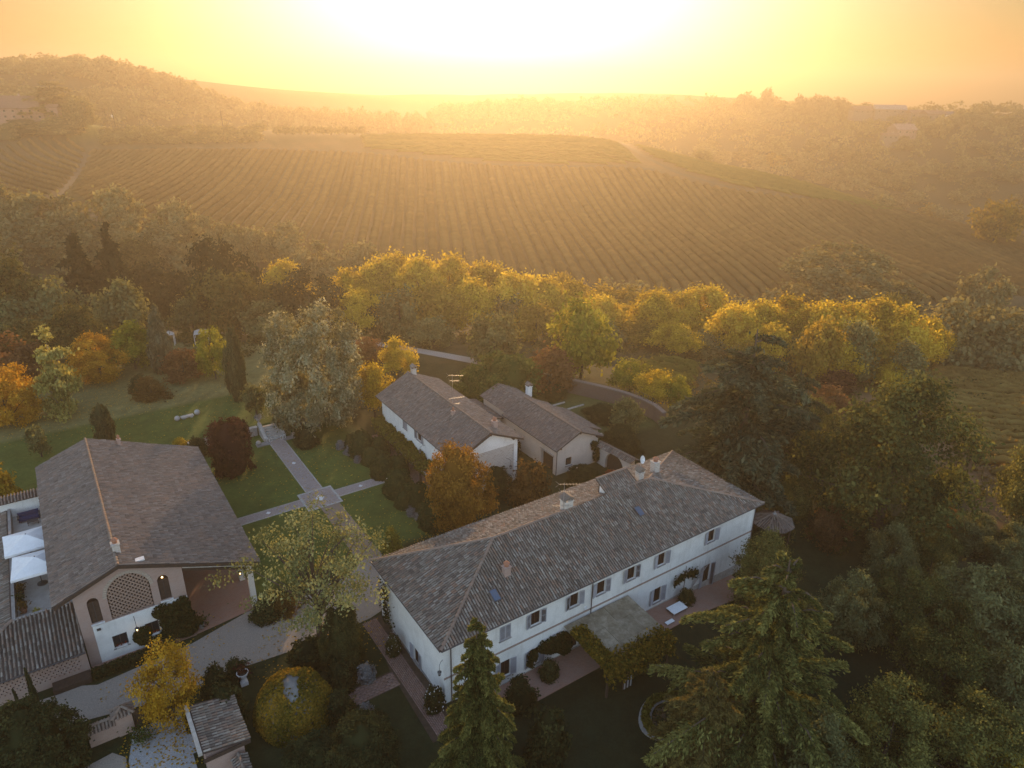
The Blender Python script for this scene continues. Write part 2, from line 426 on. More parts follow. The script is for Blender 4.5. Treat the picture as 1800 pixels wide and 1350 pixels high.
# ------------------------------------------------------------------ hazy air: one closed box round everything
hm = bpy.data.materials.new('golden haze'); hm.use_nodes = True; hn = hm.node_tree
hn.nodes.remove(hn.nodes['Principled BSDF'])
pv = nd(hn, 'ShaderNodeVolumePrincipled')
pv.inputs['Color'].default_value = (.46, .395, .305, 1); pv.inputs['Density'].default_value = HAZE_DENSITY; pv.inputs['Anisotropy'].default_value = .66
hn.links.new(pv.outputs[0], hn.nodes['Material Output'].inputs['Volume'])
zlo = float(GZ.min()) - 1.0
HE = 6200
hz = MB().box(-HE, HE, -HE, HE, zlo, 82.0).build('haze', hm)
stuff(hz)
# ------------------------------------------------------------------ building kit
rng = random.Random(11)
def wall_poly(mb, outer, holes, O, X, inward, depth=.22, m=0, mr=None):
    O = Vector(O); X = Vector(X); N = Vector(inward)
    P3 = lambda a, b: O + X * a + Vector((0, 0, b))
    loops = [[P3(*p) for p in outer]] + [[P3(*p) for p in h] for h in holes]
    tri = tessellate_polygon(loops)
    flat = [p for l in loops for p in l]
    out = []
    for t in tri:
        a, b, c = (flat[i] for i in t)
        out.append(tuple(t) if (b - a).cross(c - a).dot(N) < 0 else tuple(t)[::-1])
    mb.add(flat, out, m)
    for l in loops[1:]:
        n = len(l)
        mb.add(l + [p + N * depth for p in l], [(i, (i + 1) % n, n + (i + 1) % n, n + i) for i in range(n)], m if mr is None else mr)
def arch_hole(x0, x1, z0, zs, top, n=8):
    c = (x0 + x1) / 2; r = (x1 - x0) / 2
    return [(x0, z0), (x1, z0)] + [(c + r * math.cos(math.pi * i / n), zs + (top - zs) * math.sin(math.pi * i / n)) for i in range(n + 1)]
def rect(x0, x1, z0, z1): return [(x0, z0), (x1, z0), (x1, z1), (x0, z1)]

def shutter_mesh(w, h, mat, solid=False):
    b = MB(); t = .045
    b.box(0, .07, 0, t, 0, h).box(w - .07, w, 0, t, 0, h).box(.07, w - .07, 0, t, 0, .08).box(.07, w - .07, 0, t, h - .08, h).box(.07, w - .07, 0, t, h * .52 - .04, h * .52 + .04)
    n = int(h / .13)
    for i in range(n):
        z = .09 + (h - .2) * i / n
        b.add([(.07, .006, z), (w - .07, .006, z), (w - .07, t - .004, z + .10), (.07, t - .004, z + .10)], [(0, 1, 2, 3), (3, 2, 1, 0)])
    return b.mesh('shutter', mat)
def window_proto(w, h, shutters=True, arched=0.0, frame='wood', pane='darkwood', closed=False, angle=14, sill=True, shmat='shutter'):
    f = MB(); d = .16
    f.box(-w / 2, -w / 2 + .06, d, d + .06, 0, h).box(w / 2 - .06, w / 2, d, d + .06, 0, h).box(-w / 2 + .06, w / 2 - .06, d, d + .06, 0, .06).box(-w / 2 + .06, w / 2 - .06, d, d + .06, h - .06, h).box(-.025, .025, d + .005, d + .055, .06, h - .06)
    root = f.build('window', MAT[frame])
    MB().box(-w / 2 - .02, w / 2 + .02, d + .07, d + .12, -.02, h + .02).build('pane', MAT[pane], root)
    if sill: MB().box(-w / 2 - .1, w / 2 + .1, -.10, .02, -.09, -.005).build('sill', MAT['greystone'], root)
    if shutters:
        sm = shutter_mesh(w / 2 + .04, h + .04, MAT[shmat])
        if closed:
            link('shutter', sm, root, (-w / 2 - .03, -.05, 0)); link('shutter', sm, root, (.005, -.05, 0))
        else:
            link('shutter', sm, root, (-w / 2 - .02 - (w / 2 + .04) * math.cos(R(angle)), -.04 - (w / 2 + .04) * math.sin(R(angle)), -.02), R(angle))
            link('shutter', sm, root, (w / 2 + .02, -.045, -.02), R(-angle))
    return root
def put(proto, parent, loc, rz=0.0):
    if not proto.get('placed'):
        o = proto; o['placed'] = 1
    else: o = copy_tree(proto)
    o.parent = parent; o.location = loc; o.rotation_euler = (0, 0, rz)
    return o

def _tile_template(w=.185, h=.10, l=.50, taper=.82):
    a = np.array([math.pi * i / 4 for i in range(5)])
    lo = np.stack([-np.cos(a) * w / 2, np.full(5, -l / 2), np.sin(a) * h + .025], 1)
    hi = np.stack([-np.cos(a) * w / 2 * taper, np.full(5, l / 2), np.sin(a) * h * taper], 1)
    v = np.concatenate([lo, hi]); q = np.array([(i + 1, i, 5 + i, 6 + i) for i in range(4)])
    return v, q
TV, TQ = _tile_template()
def roof(root, planes, matk, caps=(), keep=0, thick=.12, col=.255, row=.41, under='tile_under', cap_objs=True, gutter_edges=(), seed=1, cap_w=.3):
    """planes: 3D polygons in root space, first edge is the eave"""
    rs = np.random.RandomState(seed)
    M = root.matrix_basis
    mb = MB(); pos, XX, TT, NN = [], [], [], []
    for poly in planes:
        P = [Vector(p) for p in poly]
        n = (P[1] - P[0]).cross(P[2] - P[0]).normalized()
        if n.z < 0: P = [P[1], P[0]] + P[:1:-1]; n = -n
        X = (P[1] - P[0]).normalized(); T = n.cross(X)
        k = len(P)
        mb.add(P + [p - n * thick for p in P], [tuple(range(k)), tuple(range(k, 2 * k))[::-1]] + [(i, k + i, k + (i + 1) % k, (i + 1) % k) for i in range(k)])
        q = np.array([((p - P[0]).dot(X), (p - P[0]).dot(T)) for p in P])
        s = np.arange(q[:, 0].min() + col / 2, q[:, 0].max(), col); t = np.arange(.16, q[:, 1].max(), row)
        sg, tg = np.meshgrid(s, t); sg = sg.ravel(); tg = tg.ravel(); ok = np.ones(len(sg), bool)
        for i in range(k):
            a, b = q[i], q[(i + 1) % k]; e = b - a; L = np.hypot(*e)
            if L < 1e-6: continue
            d = (e[0] * (tg - a[1]) - e[1] * (sg - a[0])) / L
            ok &= d > (.02 if i else .05)
        sg = sg[ok] + rs.normal(0, .012, ok.sum()); tg = tg[ok] + rs.normal(0, .018, ok.sum())
        hh = rs.normal(.0, .009, len(sg)) + .022 * (np.sin(sg * .9 + seed) * np.sin(tg * .8 + 2 * seed) + .7 * np.sin(sg * .37 + tg * .5 + seed))
        pos.append(np.array(P[0]) + sg[:, None] * np.array(X) + tg[:, None] * np.array(T) + hh[:, None] * np.array(n))
        for lst, vec in ((XX, X), (TT, T), (NN, n)): lst.append(np.tile(np.array(vec), (len(sg), 1)))
    r = mb.build('roof', MAT[under], root)
    pos, XX, TT, NN = (np.concatenate(a) for a in (pos, XX, TT, NN))
    # small turn of each tile in its plane
    an = rs.normal(0, .02, len(pos))[:, None]; XX, TT = XX * np.cos(an) + TT * np.sin(an), TT * np.cos(an) - XX * np.sin(an)
    wp = np.array([M @ Vector(p) for p in pos]) if keep else None
    single = np.zeros(len(pos), bool)
    if keep:
        view = np.array((0, 0, CAM_H)) - wp; dist = np.linalg.norm(view, axis=1)
        nw = NN @ np.array(M.to_3x3()).T
        f = (wp[:, 1] / dist) * 0
        facing = (nw * view).sum(1) / dist
        # keep those that show largest inside the picture
        yy = wp[:, 1]; inside = np.abs(wp[:, 0]) < yy * .70
        score = np.where((facing > .15) & inside, dist, 1e9)
        single[np.argsort(score)[:keep]] = True
    tm = quads_mesh('roof_tile', TV, TQ, MAT[matk], smooth=False)
    for i in np.nonzero(single)[0]:
        o = bpy.data.objects.new('roof_tile', tm); COL.objects.link(o); o.parent = r
        o.matrix_basis = Matrix(((XX[i, 0], TT[i, 0], NN[i, 0], pos[i, 0]), (XX[i, 1], TT[i, 1], NN[i, 1], pos[i, 1]), (XX[i, 2], TT[i, 2], NN[i, 2], pos[i, 2]), (0, 0, 0, 1)))
    rest = ~single
    if rest.any():
        p, x, t, n = pos[rest], XX[rest], TT[rest], NN[rest]
        V = p[:, None] + TV[None, :, 0:1] * x[:, None] + TV[None, :, 1:2] * t[:, None] + TV[None, :, 2:3] * n[:, None]
        Q = TQ[None] + (np.arange(len(p)) * len(TV))[:, None, None]
        stuff(link('roof_tiles', quads_mesh('roof_tiles', V.reshape(-1, 3), Q.reshape(-1, 4), MAT[matk]), r))
    cv, cq = _tile_template(cap_w, .15, .52, .85)
    cm = quads_mesh('ridge_tile', cv, cq, MAT['cap'])
    for a, b2 in caps:
        a = Vector(a); b2 = Vector(b2); T = (b2 - a).normalized(); L = (b2 - a).length
        X = T.cross(Vector((0, 0, 1))).normalized(); N = X.cross(T)
        nn = max(1, int(L / .45))
        for i in range(nn):
            c = a + T * (L * (i + .5) / nn) + N * (.03 + rng.uniform(-.01, .01)); th = rng.uniform(-.05, .05)
            X2 = X * math.cos(th) + T * math.sin(th); T2 = T * math.cos(th) - X * math.sin(th)
            o = bpy.data.objects.new('ridge_tile', cm); COL.objects.link(o); o.parent = r
            o.matrix_basis = Matrix(((X2.x, T2.x, N.x, c.x), (X2.y, T2.y, N.y, c.y), (X2.z, T2.z, N.z, c.z), (0, 0, 0, 1)))
    for a, b2 in gutter_edges:
        MB().tube([a, b2], .075, 6).build('gutter', MAT['gutter'], root)
    return r

def chimney(root, x, y, z0, z1, w=.55, d=.55, style='gable', mat='brick'):
    c = MB().box(x - w / 2, x + w / 2, y - d / 2, y + d / 2, z0, z1).build('chimney', MAT[mat], root)
    MB().box(x - w / 2 - .06, x + w / 2 + .06, y - d / 2 - .06, y + d / 2 + .06, z1 + .002, z1 + .10).build('chimney_band', MAT[mat], c)
    h = MB()
    if style == 'gable':
        for sx in (-1, 1): h.box(x + sx * (w / 2 - .06) - .06, x + sx * (w / 2 - .06) + .06, y - d / 2, y + d / 2, z1 + .10, z1 + .36)
        zt = z1 + .36
        h.add([(x - w / 2 - .14, y - d / 2 - .1, zt), (x + w / 2 + .14, y - d / 2 - .1, zt), (x, y - d / 2 - .1, zt + .38), (x - w / 2 - .14, y + d / 2 + .1, zt), (x + w / 2 + .14, y + d / 2 + .1, zt), (x, y + d / 2 + .1, zt + .38)],
              [(0, 1, 2), (5, 4, 3), (0, 2, 5, 3), (1, 4, 5, 2), (0, 3, 4, 1)])
    else:
        h.lathe([(w * .33, .1), (w * .30, .35), (w * .5, .40), (w * .28, .55), (.05, .62)], 8, (x, y, z1))
    h.build('chimney_cap', MAT['tile_old'] if style == 'gable' else MAT['terracotta'], c)
    return c
def aerial(parent, x, y, z, h=2.2, rz=.4, name='aerial'):
    b = MB().tube([(0, 0, 0), (0, 0, h)], .022, 5)
    o = b.build(name, MAT['alu'], parent, (x, y, z), rz)
    for zz, L in ((h - .15, 2.0), (h - .95, 1.2)):
        c = MB().tube([(-L * .25, 0, zz), (L * .75, 0, zz)], .014, 4)
        for k in range(7):
            c.tube([(-L * .2 + L * .93 * k / 6, -.22, zz + .01), (-L * .2 + L * .93 * k / 6, .22, zz + .01)], .008, 4)
        for s in (-1, 1): c.tube([(-L * .25, 0, zz), (-L * .42, 0, zz + s * .32)], .012, 4)
        c.build('aerial_array', MAT['alu'], o)
    return o
def lantern(parent, root_pt, lamp_pt, lit=False, power=4):
    """wrought iron bracket and hanging lantern as a part"""
    a, b2 = Vector(root_pt), Vector(lamp_pt)
    top = Vector((b2.x, b2.y, max(a.z, b2.z + .45)))
    o = MB().tube([a, a.lerp(top, .55) + Vector((0, 0, .12)), top, b2 + Vector((0, 0, .33))], .022, 5).build('lantern', MAT['metal'], parent)
    MB().lathe([(.05, .33), (.19, .20), (.19, .17)], 6, b2).build('lantern_roof', MAT['metal'], o)
    f = MB()
    for k in range(6):
        c = 2 * math.pi * k / 6
        f.tube([(b2.x + .16 * math.cos(c), b2.y + .16 * math.sin(c), b2.z + .18), (b2.x + .10 * math.cos(c), b2.y + .10 * math.sin(c), b2.z - .12)], .012, 4)
    f.lathe([(.11, -.15), (.11, -.11)], 6, b2).build('lantern_frame', MAT['metal'], o)
    MB().lathe([(.02, -.08), (.055, .0), (.02, .09)], 6, b2).build('bulb', MAT['bulb'] if lit else MAT['whitestone'], o)
    if lit:
        l = bpy.data.lights.new('lamp_light', 'POINT'); l.energy = power; l.color = (1, .6, .25); l.shadow_soft_size = .06
        lo = bpy.data.objects.new('lamp_light', l); COL.objects.link(lo); lo.parent = o; lo.location = b2 - Vector((0, 0, .22))
    return o

# ------------------------------------------------------------------ main farmhouse
H = estate('farmhouse', 'long white two-storey farmhouse with grey shutters and a hipped tile roof', 'house', 39.4, 45.0)
hx, hy, ez, rz_ = 19.6, 6.7, 6.4, 9.5
wx, wy = 19.1, 6.2
up_u = [29.4, 33.7, 36.85, 40.6, 44.6, 51.75]; WU = lambda u: u - 39.4
w_up = window_proto(1.0, 1.45); w_low = window_proto(1.0, 1.8)
w_closed = window_proto(1.05, 1.45, closed=True); w_door = window_proto(1.05, 2.9, sill=False)
holes = [rect(WU(u) - .5, WU(u) + .5, 3.95, 5.4) for u in up_u] + [rect(WU(26.2) - .52, WU(26.2) + .52, 3.95, 5.4)]
lows = [(26.3, -.3), (29.35, -.55), (33.9, -1.0), (44.6, -.6)]
holes += [rect(WU(u) - .5, WU(u) + .5, z, z + 1.8) for u, z in lows] + [rect(WU(51.85) - .52, WU(51.85) + .52, -1.9, 1.0)]
wb = MB()
wall_poly(wb, rect(-wx, wx, -3.0, 6.45), holes, (0, -wy, 0), (1, 0, 0), (0, 1, 0), .25)
lh = [arch_hole(43.98 - 45 - .5, 43.98 - 45 + .5, .1, 1.4, 1.75)]
lh = [[(-a, b) for a, b in l] for l in lh]
wall_poly(wb, rect(-wy, wy, -3.0, 6.45), [rect(1.02 - .5, 1.02 + .5, .1, 1.75)], (-wx, 0, 0), (0, -1, 0), (1, 0, 0), .25)
wall_poly(wb, rect(-wx, wx, -3.0, 6.45), [], (0, wy, 0), (1, 0, 0), (0, -1, 0))
wall_poly(wb, rect(-wy, wy, -3.0, 6.45), [], (wx, 0, 0), (0, 1, 0), (-1, 0, 0))
wb.build('wall', MAT['plaster'], H)
for u in up_u: put(w_up, H, (WU(u), -wy, 3.95))
put(w_closed, H, (WU(26.2), -wy, 3.95))
for u, z in lows: put(w_low, H, (WU(u), -wy, z))
put(w_door, H, (WU(51.85), -wy, -1.9))
w_left = window_proto(1.0, 1.65, angle=6); put(w_left, H, (-wx, -1.02, .1), -math.pi / 2)
MB().box(-wx - .04, wx + .04, -wy - .05, -wy - .003, 2.66, 2.84).build('string_course', plain('string course', (.34, .25, .2), (.26, .19, .15), 4), H)
MB().box(-wx + .01, wx - .01, -wy - .03, -wy - .002, -3, -1.05).build('plinth', MAT['stone'], H)
MB().box(-wx - .03, -wx - .002, -wy + .01, wy, -.6, .28).build('plinth', MAT['greystone'], H)
MB().box(WU(51.85) - 1.1, WU(51.85) + 1.1, -wy - 1.1, -wy - .04, -2.6, -1.98).build('door_step', MAT['stone'], H)
E_ = [(-hx, -hy, ez), (hx, -hy, ez), (hx, hy, ez), (-hx, hy, ez)]; rl, rr = (-10.5, 0, rz_), (8.9, 0, rz_)
roof(H, [[E_[0], E_[1], rr, rl], [E_[1], E_[2], rr], [E_[2], E_[3], rl, rr], [E_[3], E_[0], rl]], 'tile_old',
     caps=[(rl, (-.9, 0, rz_)), ((3.2, 0, rz_), rr), (E_[0], rl), (E_[3], rl), (E_[1], rr), (E_[2], rr)], keep=300,
     gutter_edges=[((-hx, -hy - .07, ez - .06), (hx, -hy - .07, ez - .06)), ((-hx - .07, -hy, ez - .06), (-hx - .07, hy, ez - .06)), ((hx + .07, -hy, ez - .06), (hx + .07, hy, ez - .06))], seed=3)
MB().box(-hx + .08, hx - .08, -hy + .08, hy - .08, 6.16, 6.262).build('soffit', MAT['wood'], H)
# the front slope carries on past the ridge as a raised strip, open at the back
kf = 3.1 / 6.7
RA = MB(); x0, x1, ext = 3.0, 7.2, 1.7
rp = [(x0, -.9, 9.5 - .9 * kf + .14), (x1, -.9, 9.5 - .9 * kf + .14), (x1, ext, 9.5 + ext * kf + .14), (x0, ext, 9.5 + ext * kf + .14)]
dorm = MB().box(x0 + .25, x1 - .25, ext - .35, ext - .2, 8.4, 9.5 + ext * kf - .15).build('roof_vent', MAT['wood'], H)
for xx in (x0 + .25, x1 - .35):
    MB().add([(xx, -.2, 9.3), (xx + .1, -.2, 9.3), (xx + .1, ext - .36, 9.3 - .8), (xx, ext - .36, 9.3 - .8), (xx, -.2, 9.5), (xx + .1, -.2, 9.5), (xx + .1, ext - .36, 9.4 + ext * kf - .2), (xx, ext - .36, 9.4 + ext * kf - .2)],
             [(0, 3, 2, 1), (4, 5, 6, 7), (0, 1, 5, 4), (1, 2, 6, 5), (2, 3, 7, 6), (3, 0, 4, 7)]).build('vent_cheek', MAT['plaster'], dorm)
roof(H, [rp], 'tile_old', caps=[((x0, ext, 9.5 + ext * kf + .16), (x1, ext, 9.5 + ext * kf + .16))], seed=9, thick=.09)
# skylights in the front slope
def skylight(u, v, w=.75, h=1.15):
    z = 6.4 + (v - 38.3) * kf; th = math.atan(kf)
    o = MB().box(-w / 2, w / 2, -h / 2, h / 2, 0, .13).build('skylight', MAT['gutter'], H)
    MB().box(-w / 2 + .08, w / 2 - .08, -h / 2 + .08, h / 2 - .08, .131, .15).build('pane', MAT['skylight'], o)
    o.location = (WU(u), v - 45, z + .02); o.rotation_euler = (th, 0, 0)
skylight(26.2, 40.45); skylight(44.45, 42.3)
c1 = chimney(H, WU(28.2), 41.7 - 45, 7.5, 8.75, .6, .5, 'pot'); c2 = chimney(H, WU(37.6), .35, 8.9, 10.3, 1.0, .8, 'gable', 'cream')
c3 = chimney(H, WU(47.4), .55, 8.9, 10.25, .65, .65, 'gable', 'stonewall'); chimney(H, WU(50.6), 1.5, 8.0, 10.05, .75, .7, 'pot', 'stonewall')
aerial(H, WU(37.0), .1, 9.4, 3.2, -.55); aerial(H, WU(37.3), -.25, 9.3, 1.0, 2.6)
dsh = MB().tube([(0, 0, 0), (0, 0, .75)], .025, 5).build('satellite_dish', MAT['alu'], H, (WU(47.45), .6, 10.9))
MB().lathe([(.02, -.02), (.25, .02), (.42, .12), (.43, .13), (.25, .045), (.02, .0)], 14).build('dish', MAT['whitestone'], dsh, (0, -.06, .85)).rotation_euler = (R(72), 0, R(15))
MB().tube([(0, -.05, .8), (0, -.5, .72)], .014, 4).build('dish_arm', MAT['alu'], dsh)
for u in (35.7,): MB().tube([(WU(u), -hy - .02, 6.3), (WU(u), -wy - .1, 5.95), (WU(u), -wy - .1, -1.3)], .05, 6).build('downpipe', MAT['gutter'], H)
MB().tube([(-wx + .6, -hy - .02, 6.3), (-wx + .6, -wy - .1, 5.95), (-wx + .6, -wy - .1, -1.3)], .05, 6).build('downpipe', MAT['gutter'], H)
MB().tube([(wx - .1, -hy - .02, 6.3), (wx - .1, -wy - .1, 5.95), (wx - .1, -wy - .1, -2.2)], .05, 6).build('downpipe', MAT['gutter'], H)
lantern(H, (-wx - .02, -wy + .15, 4.7), (-wx - .55, -wy - .25, 3.85))
MB().box(WU(34.9), WU(35.2), -wy - .12, -wy - .003, 3.0, 3.28).build('meter_box', MAT['whitestone'], H)

# ------------------------------------------------------------------ barn restaurant
B = estate('brick_barn', 'big brick barn with a round-headed brick lattice in its gable and an open porch', 'barn', 3.3, 72.0)
bx = lambda u: u - 3.3
fy = 59.1 - 72; by = 85.2 - 72
zl = lambda u: 7.5 + (u + 4.95) * (2.1 / 5.1) if u < .15 else 9.6 - (u - .15) * (4.3 / 11.25)
brk = MB()
gab = [(bx(-3.6), 0), (bx(-2.75), 0), (bx(-2.75), 4.06), (bx(4.85), 4.06), (bx(4.85), zl(4.85) - .14), (bx(.15), zl(.15) - .14), (bx(-3.6), zl(-3.6) - .14)]
lun = arch_hole(bx(-1.2), bx(2.15), 4.12, 6.45, 8.25, 14)
aL, aR = arch_hole(bx(-2.72), bx(-1.85), 4.3, 6.45, 6.92), arch_hole(bx(2.75), bx(3.65), 4.3, 6.5, 6.98)
wall_poly(brk, gab, [lun, aL, aR], (0, fy, 0), (1, 0, 0), (0, 1, 0), .3)
wall_poly(brk, [(fy, 0), (by, 0), (by, 7.9), (fy, 7.9)], [], (bx(-3.6), 0, 0), (0, 1, 0), (1, 0, 0))
wall_poly(brk, [(fy, 0), (by, 0), (by, zl(4.85) - .14), (fy, zl(4.85) - .14)], [], (bx(4.85), 0, 0), (0, 1, 0), (-1, 0, 0))
wall_poly(brk, [(bx(-3.6), 0), (bx(10.6), 0), (bx(10.6), zl(10.6) - .14), (bx(.15), zl(.15) - .14), (bx(-3.6), zl(-3.6) - .14)], [], (0, by, 0), (1, 0, 0), (0, -1, 0))
wall_poly(brk, [(bx(4.85), 0), (bx(10.6), 0), (bx(10.6), zl(10.6) - .14), (bx(4.85), zl(4.85) - .14)], [], (0, 72.5 - 72, 0), (1, 0, 0), (0, 1, 0))
brk.build('wall', MAT['brick'], B)
MB().box(bx(-3.55), bx(4.8), fy + .3, fy + .36, 0, 7.6).build('inner_wall', MAT['darkwood'], B)  # dark sheet stands in for the unlit space behind lattice and arches
ws = MB()
wh = [rect(bx(-1.58), bx(-.43), 1.05, 2.4), rect(bx(1.05), bx(2.15), 1.1, 2.5)]
wall_poly(ws, rect(bx(-2.75), bx(4.85), .0, 4.06), wh, (0, fy - .035, 0), (1, 0, 0), (0, 1, 0), .3)
ws.add([(bx(-2.75), fy - .035, 4.06), (bx(4.85), fy - .035, 4.06), (bx(4.85), fy, 4.06), (bx(-2.75), fy, 4.06)], [(0, 1, 2, 3)])
ws.add([(bx(-2.75), fy - .035, 0), (bx(-2.75), fy - .035, 4.06), (bx(-2.75), fy, 4.06), (bx(-2.75), fy, 0)], [(0, 1, 2, 3)])
ws.build('plaster_front', MAT['plaster'], B)
wb1 = window_proto(1.12, 1.36, shutters=False, frame='metal', pane='glass'); wb2 = window_proto(1.08, 1.4, shutters=False, frame='metal', pane='glass')
for p_, wz, cx in ((wb1, 1.05, -1.005), (wb2, 1.1, 1.6)):
    put(p_, B, (bx(cx), fy, wz))
    fb = MB().box(-.42, .42, -.16, .04, .0, .2).build('flower_box', MAT['whitestone'], p_)
for x0, x1 in ((-2.72, -1.85), (2.75, 3.65)):
    z0 = 4.3
    o = MB().box(bx(x0) + .02, bx(x1) - .02, fy + .16, fy + .2, z0, z0 + 2.15).build('arched_window', MAT['wood'], B)
    MB().box(bx((x0 + x1) / 2) - .02, bx((x0 + x1) / 2) + .02, fy + .13, fy + .159, z0, z0 + 2.15).build('mullion', MAT['metal'], o)
    MB().box(bx(x0) - .08, bx(x1) + .08, fy - .14, fy + .02, z0 - .12, z0 - .01).build('sill', MAT['whitestone'], o)
o = MB().lathe([(.02, 0), (.07, .03), (.07, .1), (.02, .14)], 8, (bx(3.2), fy + .1, 6.62)).build('window_lamp', MAT['bulb'], B)
# brick ring round the lattice and each lattice brick
ring = MB()
for i in range(28):
    t0, t1 = math.pi * i / 28 + .008, math.pi * (i + 1) / 28 - .008; c = bx(.475)
    pts = []
    for rr_ in (0, .3):
        for t in (t0, t1): pts.append((c + (1.68 + rr_) * math.cos(t), 6.45 + (1.81 + rr_) * math.sin(t)))
    (a, b_, c_2, d_) = pts
    ring.add([(p[0], yy, p[1]) for yy in (fy - .03, fy - .002) for p in (a, b_, d_, c_2)], [(0, 1, 2, 3), (4, 7, 6, 5), (0, 4, 5, 1), (1, 5, 6, 2), (2, 6, 7, 3), (3, 7, 4, 0)])
stuff(ring.build('arch_ring', plain('arch brick', (.42, .35, .28), (.34, .27, .21), 8), B))
lb = MB().box(-.165, .165, -.13, 0, -.05, .05).mesh('lattice_brick', MAT['brickplain'])
lat = thing('lattice', None, None); lat.parent = B
g_ = .40
for i in range(-14, 15):
    for j in range(-14, 15):
        for s in (1, -1):
            # midpoints of the segments of a diagonal net
            ax = bx(.475) + (i + j) * g_ / 2 + g_ / 4; az = 6.0 + (i - j) * g_ / 2 + s * g_ / 4
            ex = (ax - bx(.475)) / 1.66; ez_ = (az - 6.45) / 1.8
            if az < 4.2 or abs(ex) > .97 or (az > 6.45 and ex * ex + ez_ * ez_ > .97): continue
            o = bpy.data.objects.new('lattice_brick', lb); COL.objects.link(o); o.parent = lat
            o.location = (ax, fy + .19 + (.02 if s > 0 else -.02), az); o.scale = (.86, 1, 1); o.rotation_euler = (0, -s * math.pi / 4, 0)
bl0, bl1, bg0, bg1, br0, br1 = (bx(-4.95), -13.3, 7.5), (bx(-4.95), 13.5, 7.5), (bx(.15), -13.3, 9.6), (bx(.15), 13.5, 9.6), (bx(11.4), -13.3, 5.3), (bx(11.4), 13.5, 5.3)
roof(B, [[bl1, bl0, bg0, bg1], [br0, br1, bg1, bg0]], 'tile_barn', caps=[(bg0, bg1)], keep=300, gutter_edges=[((bl0[0] - .06, bl0[1], 7.42), (bl1[0] - .06, bl1[1], 7.42)), ((br0[0] + .06, br0[1], 5.22), (br1[0] + .06, br1[1], 5.22))], seed=5, col=.26, row=.42)
vb = MB()
for a, c in ((bl0, bg0), (bg0, br0)):
    vb.add([(a[0], -13.36, a[2] - .34), (c[0], -13.36, c[2] - .34), (c[0], -13.36, c[2] - .02), (a[0], -13.36, a[2] - .02), (a[0], -13.26, a[2] - .34), (c[0], -13.26, c[2] - .34), (c[0], -13.26, c[2] - .02), (a[0], -13.26, a[2] - .02)],
           [(0, 1, 2, 3), (7, 6, 5, 4), (0, 4, 5, 1), (1, 5, 6, 2), (2, 6, 7, 3), (3, 7, 4, 0)])
vb.build('verge_board', MAT['wood'], B)
fa = MB(); za, zb_ = zl(4.9) - .34, zl(10.9) - .34
fa.add([(bx(4.9), fy, za - .42), (bx(10.9), fy, zb_ - .42), (bx(10.9), fy, zb_), (bx(4.9), fy, za), (bx(4.9), fy + .25, za - .42), (bx(10.9), fy + .25, zb_ - .42), (bx(10.9), fy + .25, zb_), (bx(4.9), fy + .25, za)],
       [(0, 1, 2, 3), (7, 6, 5, 4), (0, 4, 5, 1), (1, 5, 6, 2), (2, 6, 7, 3), (3, 7, 4, 0)]).build('porch_lintel', MAT['stone'], B)
MB().add([(bx(4.86), fy + .02, za - .68), (bx(10.4), fy + .02, zb_ - .62), (bx(10.4), fy + .02, zb_ - .43), (bx(4.86), fy + .02, za - .43), (bx(4.86), fy + .24, za - .68), (bx(10.4), fy + .24, zb_ - .62), (bx(10.4), fy + .24, zb_ - .43), (bx(4.86), fy + .24, za - .43)],
         [(0, 1, 2, 3), (7, 6, 5, 4), (0, 4, 5, 1), (1, 5, 6, 2), (2, 6, 7, 3), (3, 7, 4, 0)]).build('porch_beam', MAT['wood'], B)
for yv in (59.35, 64.0, 68.5): MB().box(bx(10.25), bx(10.75), yv - 72 - .25, yv - 72 + .25, 0, zl(10.5) - .2).build('porch_pillar', MAT['cream'], B)
MB().prism([(bx(4.87), fy - .8), (bx(10.9), fy - .1), (bx(10.9), .45), (bx(4.87), .45)], -.05, .05).build('porch_floor', MAT['redbrick'], B)
MB().box(bx(-3.6), bx(4.9), fy - .9, fy - .04, -.1, .09).build('brick_kerb', MAT['redbrick'], B)
chimney(B, bx(.35), 60.9 - 72, 9.2, 10.35, .6, .6, 'pot', 'stonewall'); chimney(B, bx(3.3), 84.4 - 72, 8.2, 9.1, .35, .35, 'pot', 'brick')
MB().box(bx(1.5), bx(2.2), -12.9, -12.4, 9.02, 9.16).build('roof_box', MAT['whitestone'], B)
lantern(B, (bx(.37), fy - .04, 3.75), (bx(.39), fy - .75, 2.75), True, .3)
lantern(B, (bx(9.7), 60.2 - 72, 4.8), (bx(9.75), 60.0 - 72, 3.75), True, 4)
MB().box(bx(-2.5), bx(-2.2), fy - .14, fy - .04, 3.55, 3.75).build('alarm_box', MAT['metal'], B)

# ------------------------------------------------------------------ low annex with roof terrace, left of the barn
A_ = estate('terrace_annex', 'low brick annex left of the barn with lattice wall and a sunken roof terrace', 'annex', -8.0, 66.0)
ax_ = lambda u: u + 8.0; ay_ = lambda v: v - 66.0
aw = MB(); hol = []
for i in range(30):
    for j in range(8):
        x = ax_(-14.6) + .35 * i + (.175 if j % 2 else 0); z = .85 + .25 * j
        if x < ax_(-3.8): hol.append([(x, z - .085), (x + .085, z), (x, z + .085), (x - .085, z)])
wall_poly(aw, rect(ax_(-15), ax_(-3.65), 0, 2.95), hol, (0, ay_(58.4), 0), (1, 0, 0), (0, 1, 0), .15)
wall_poly(aw, rect(ay_(58.4), ay_(84), 0, 2.95), [], (ax_(-15), 0, 0), (0, 1, 0), (1, 0, 0))
aw.build('wall', MAT['brick'], A_)
MB().box(ax_(-14.9), ax_(-3.7), ay_(58.56), ay_(58.62), 0, 2.9).build('inner_wall', MAT['darkwood'], A_)  # dark sheet close behind the holes, in place of interior shade
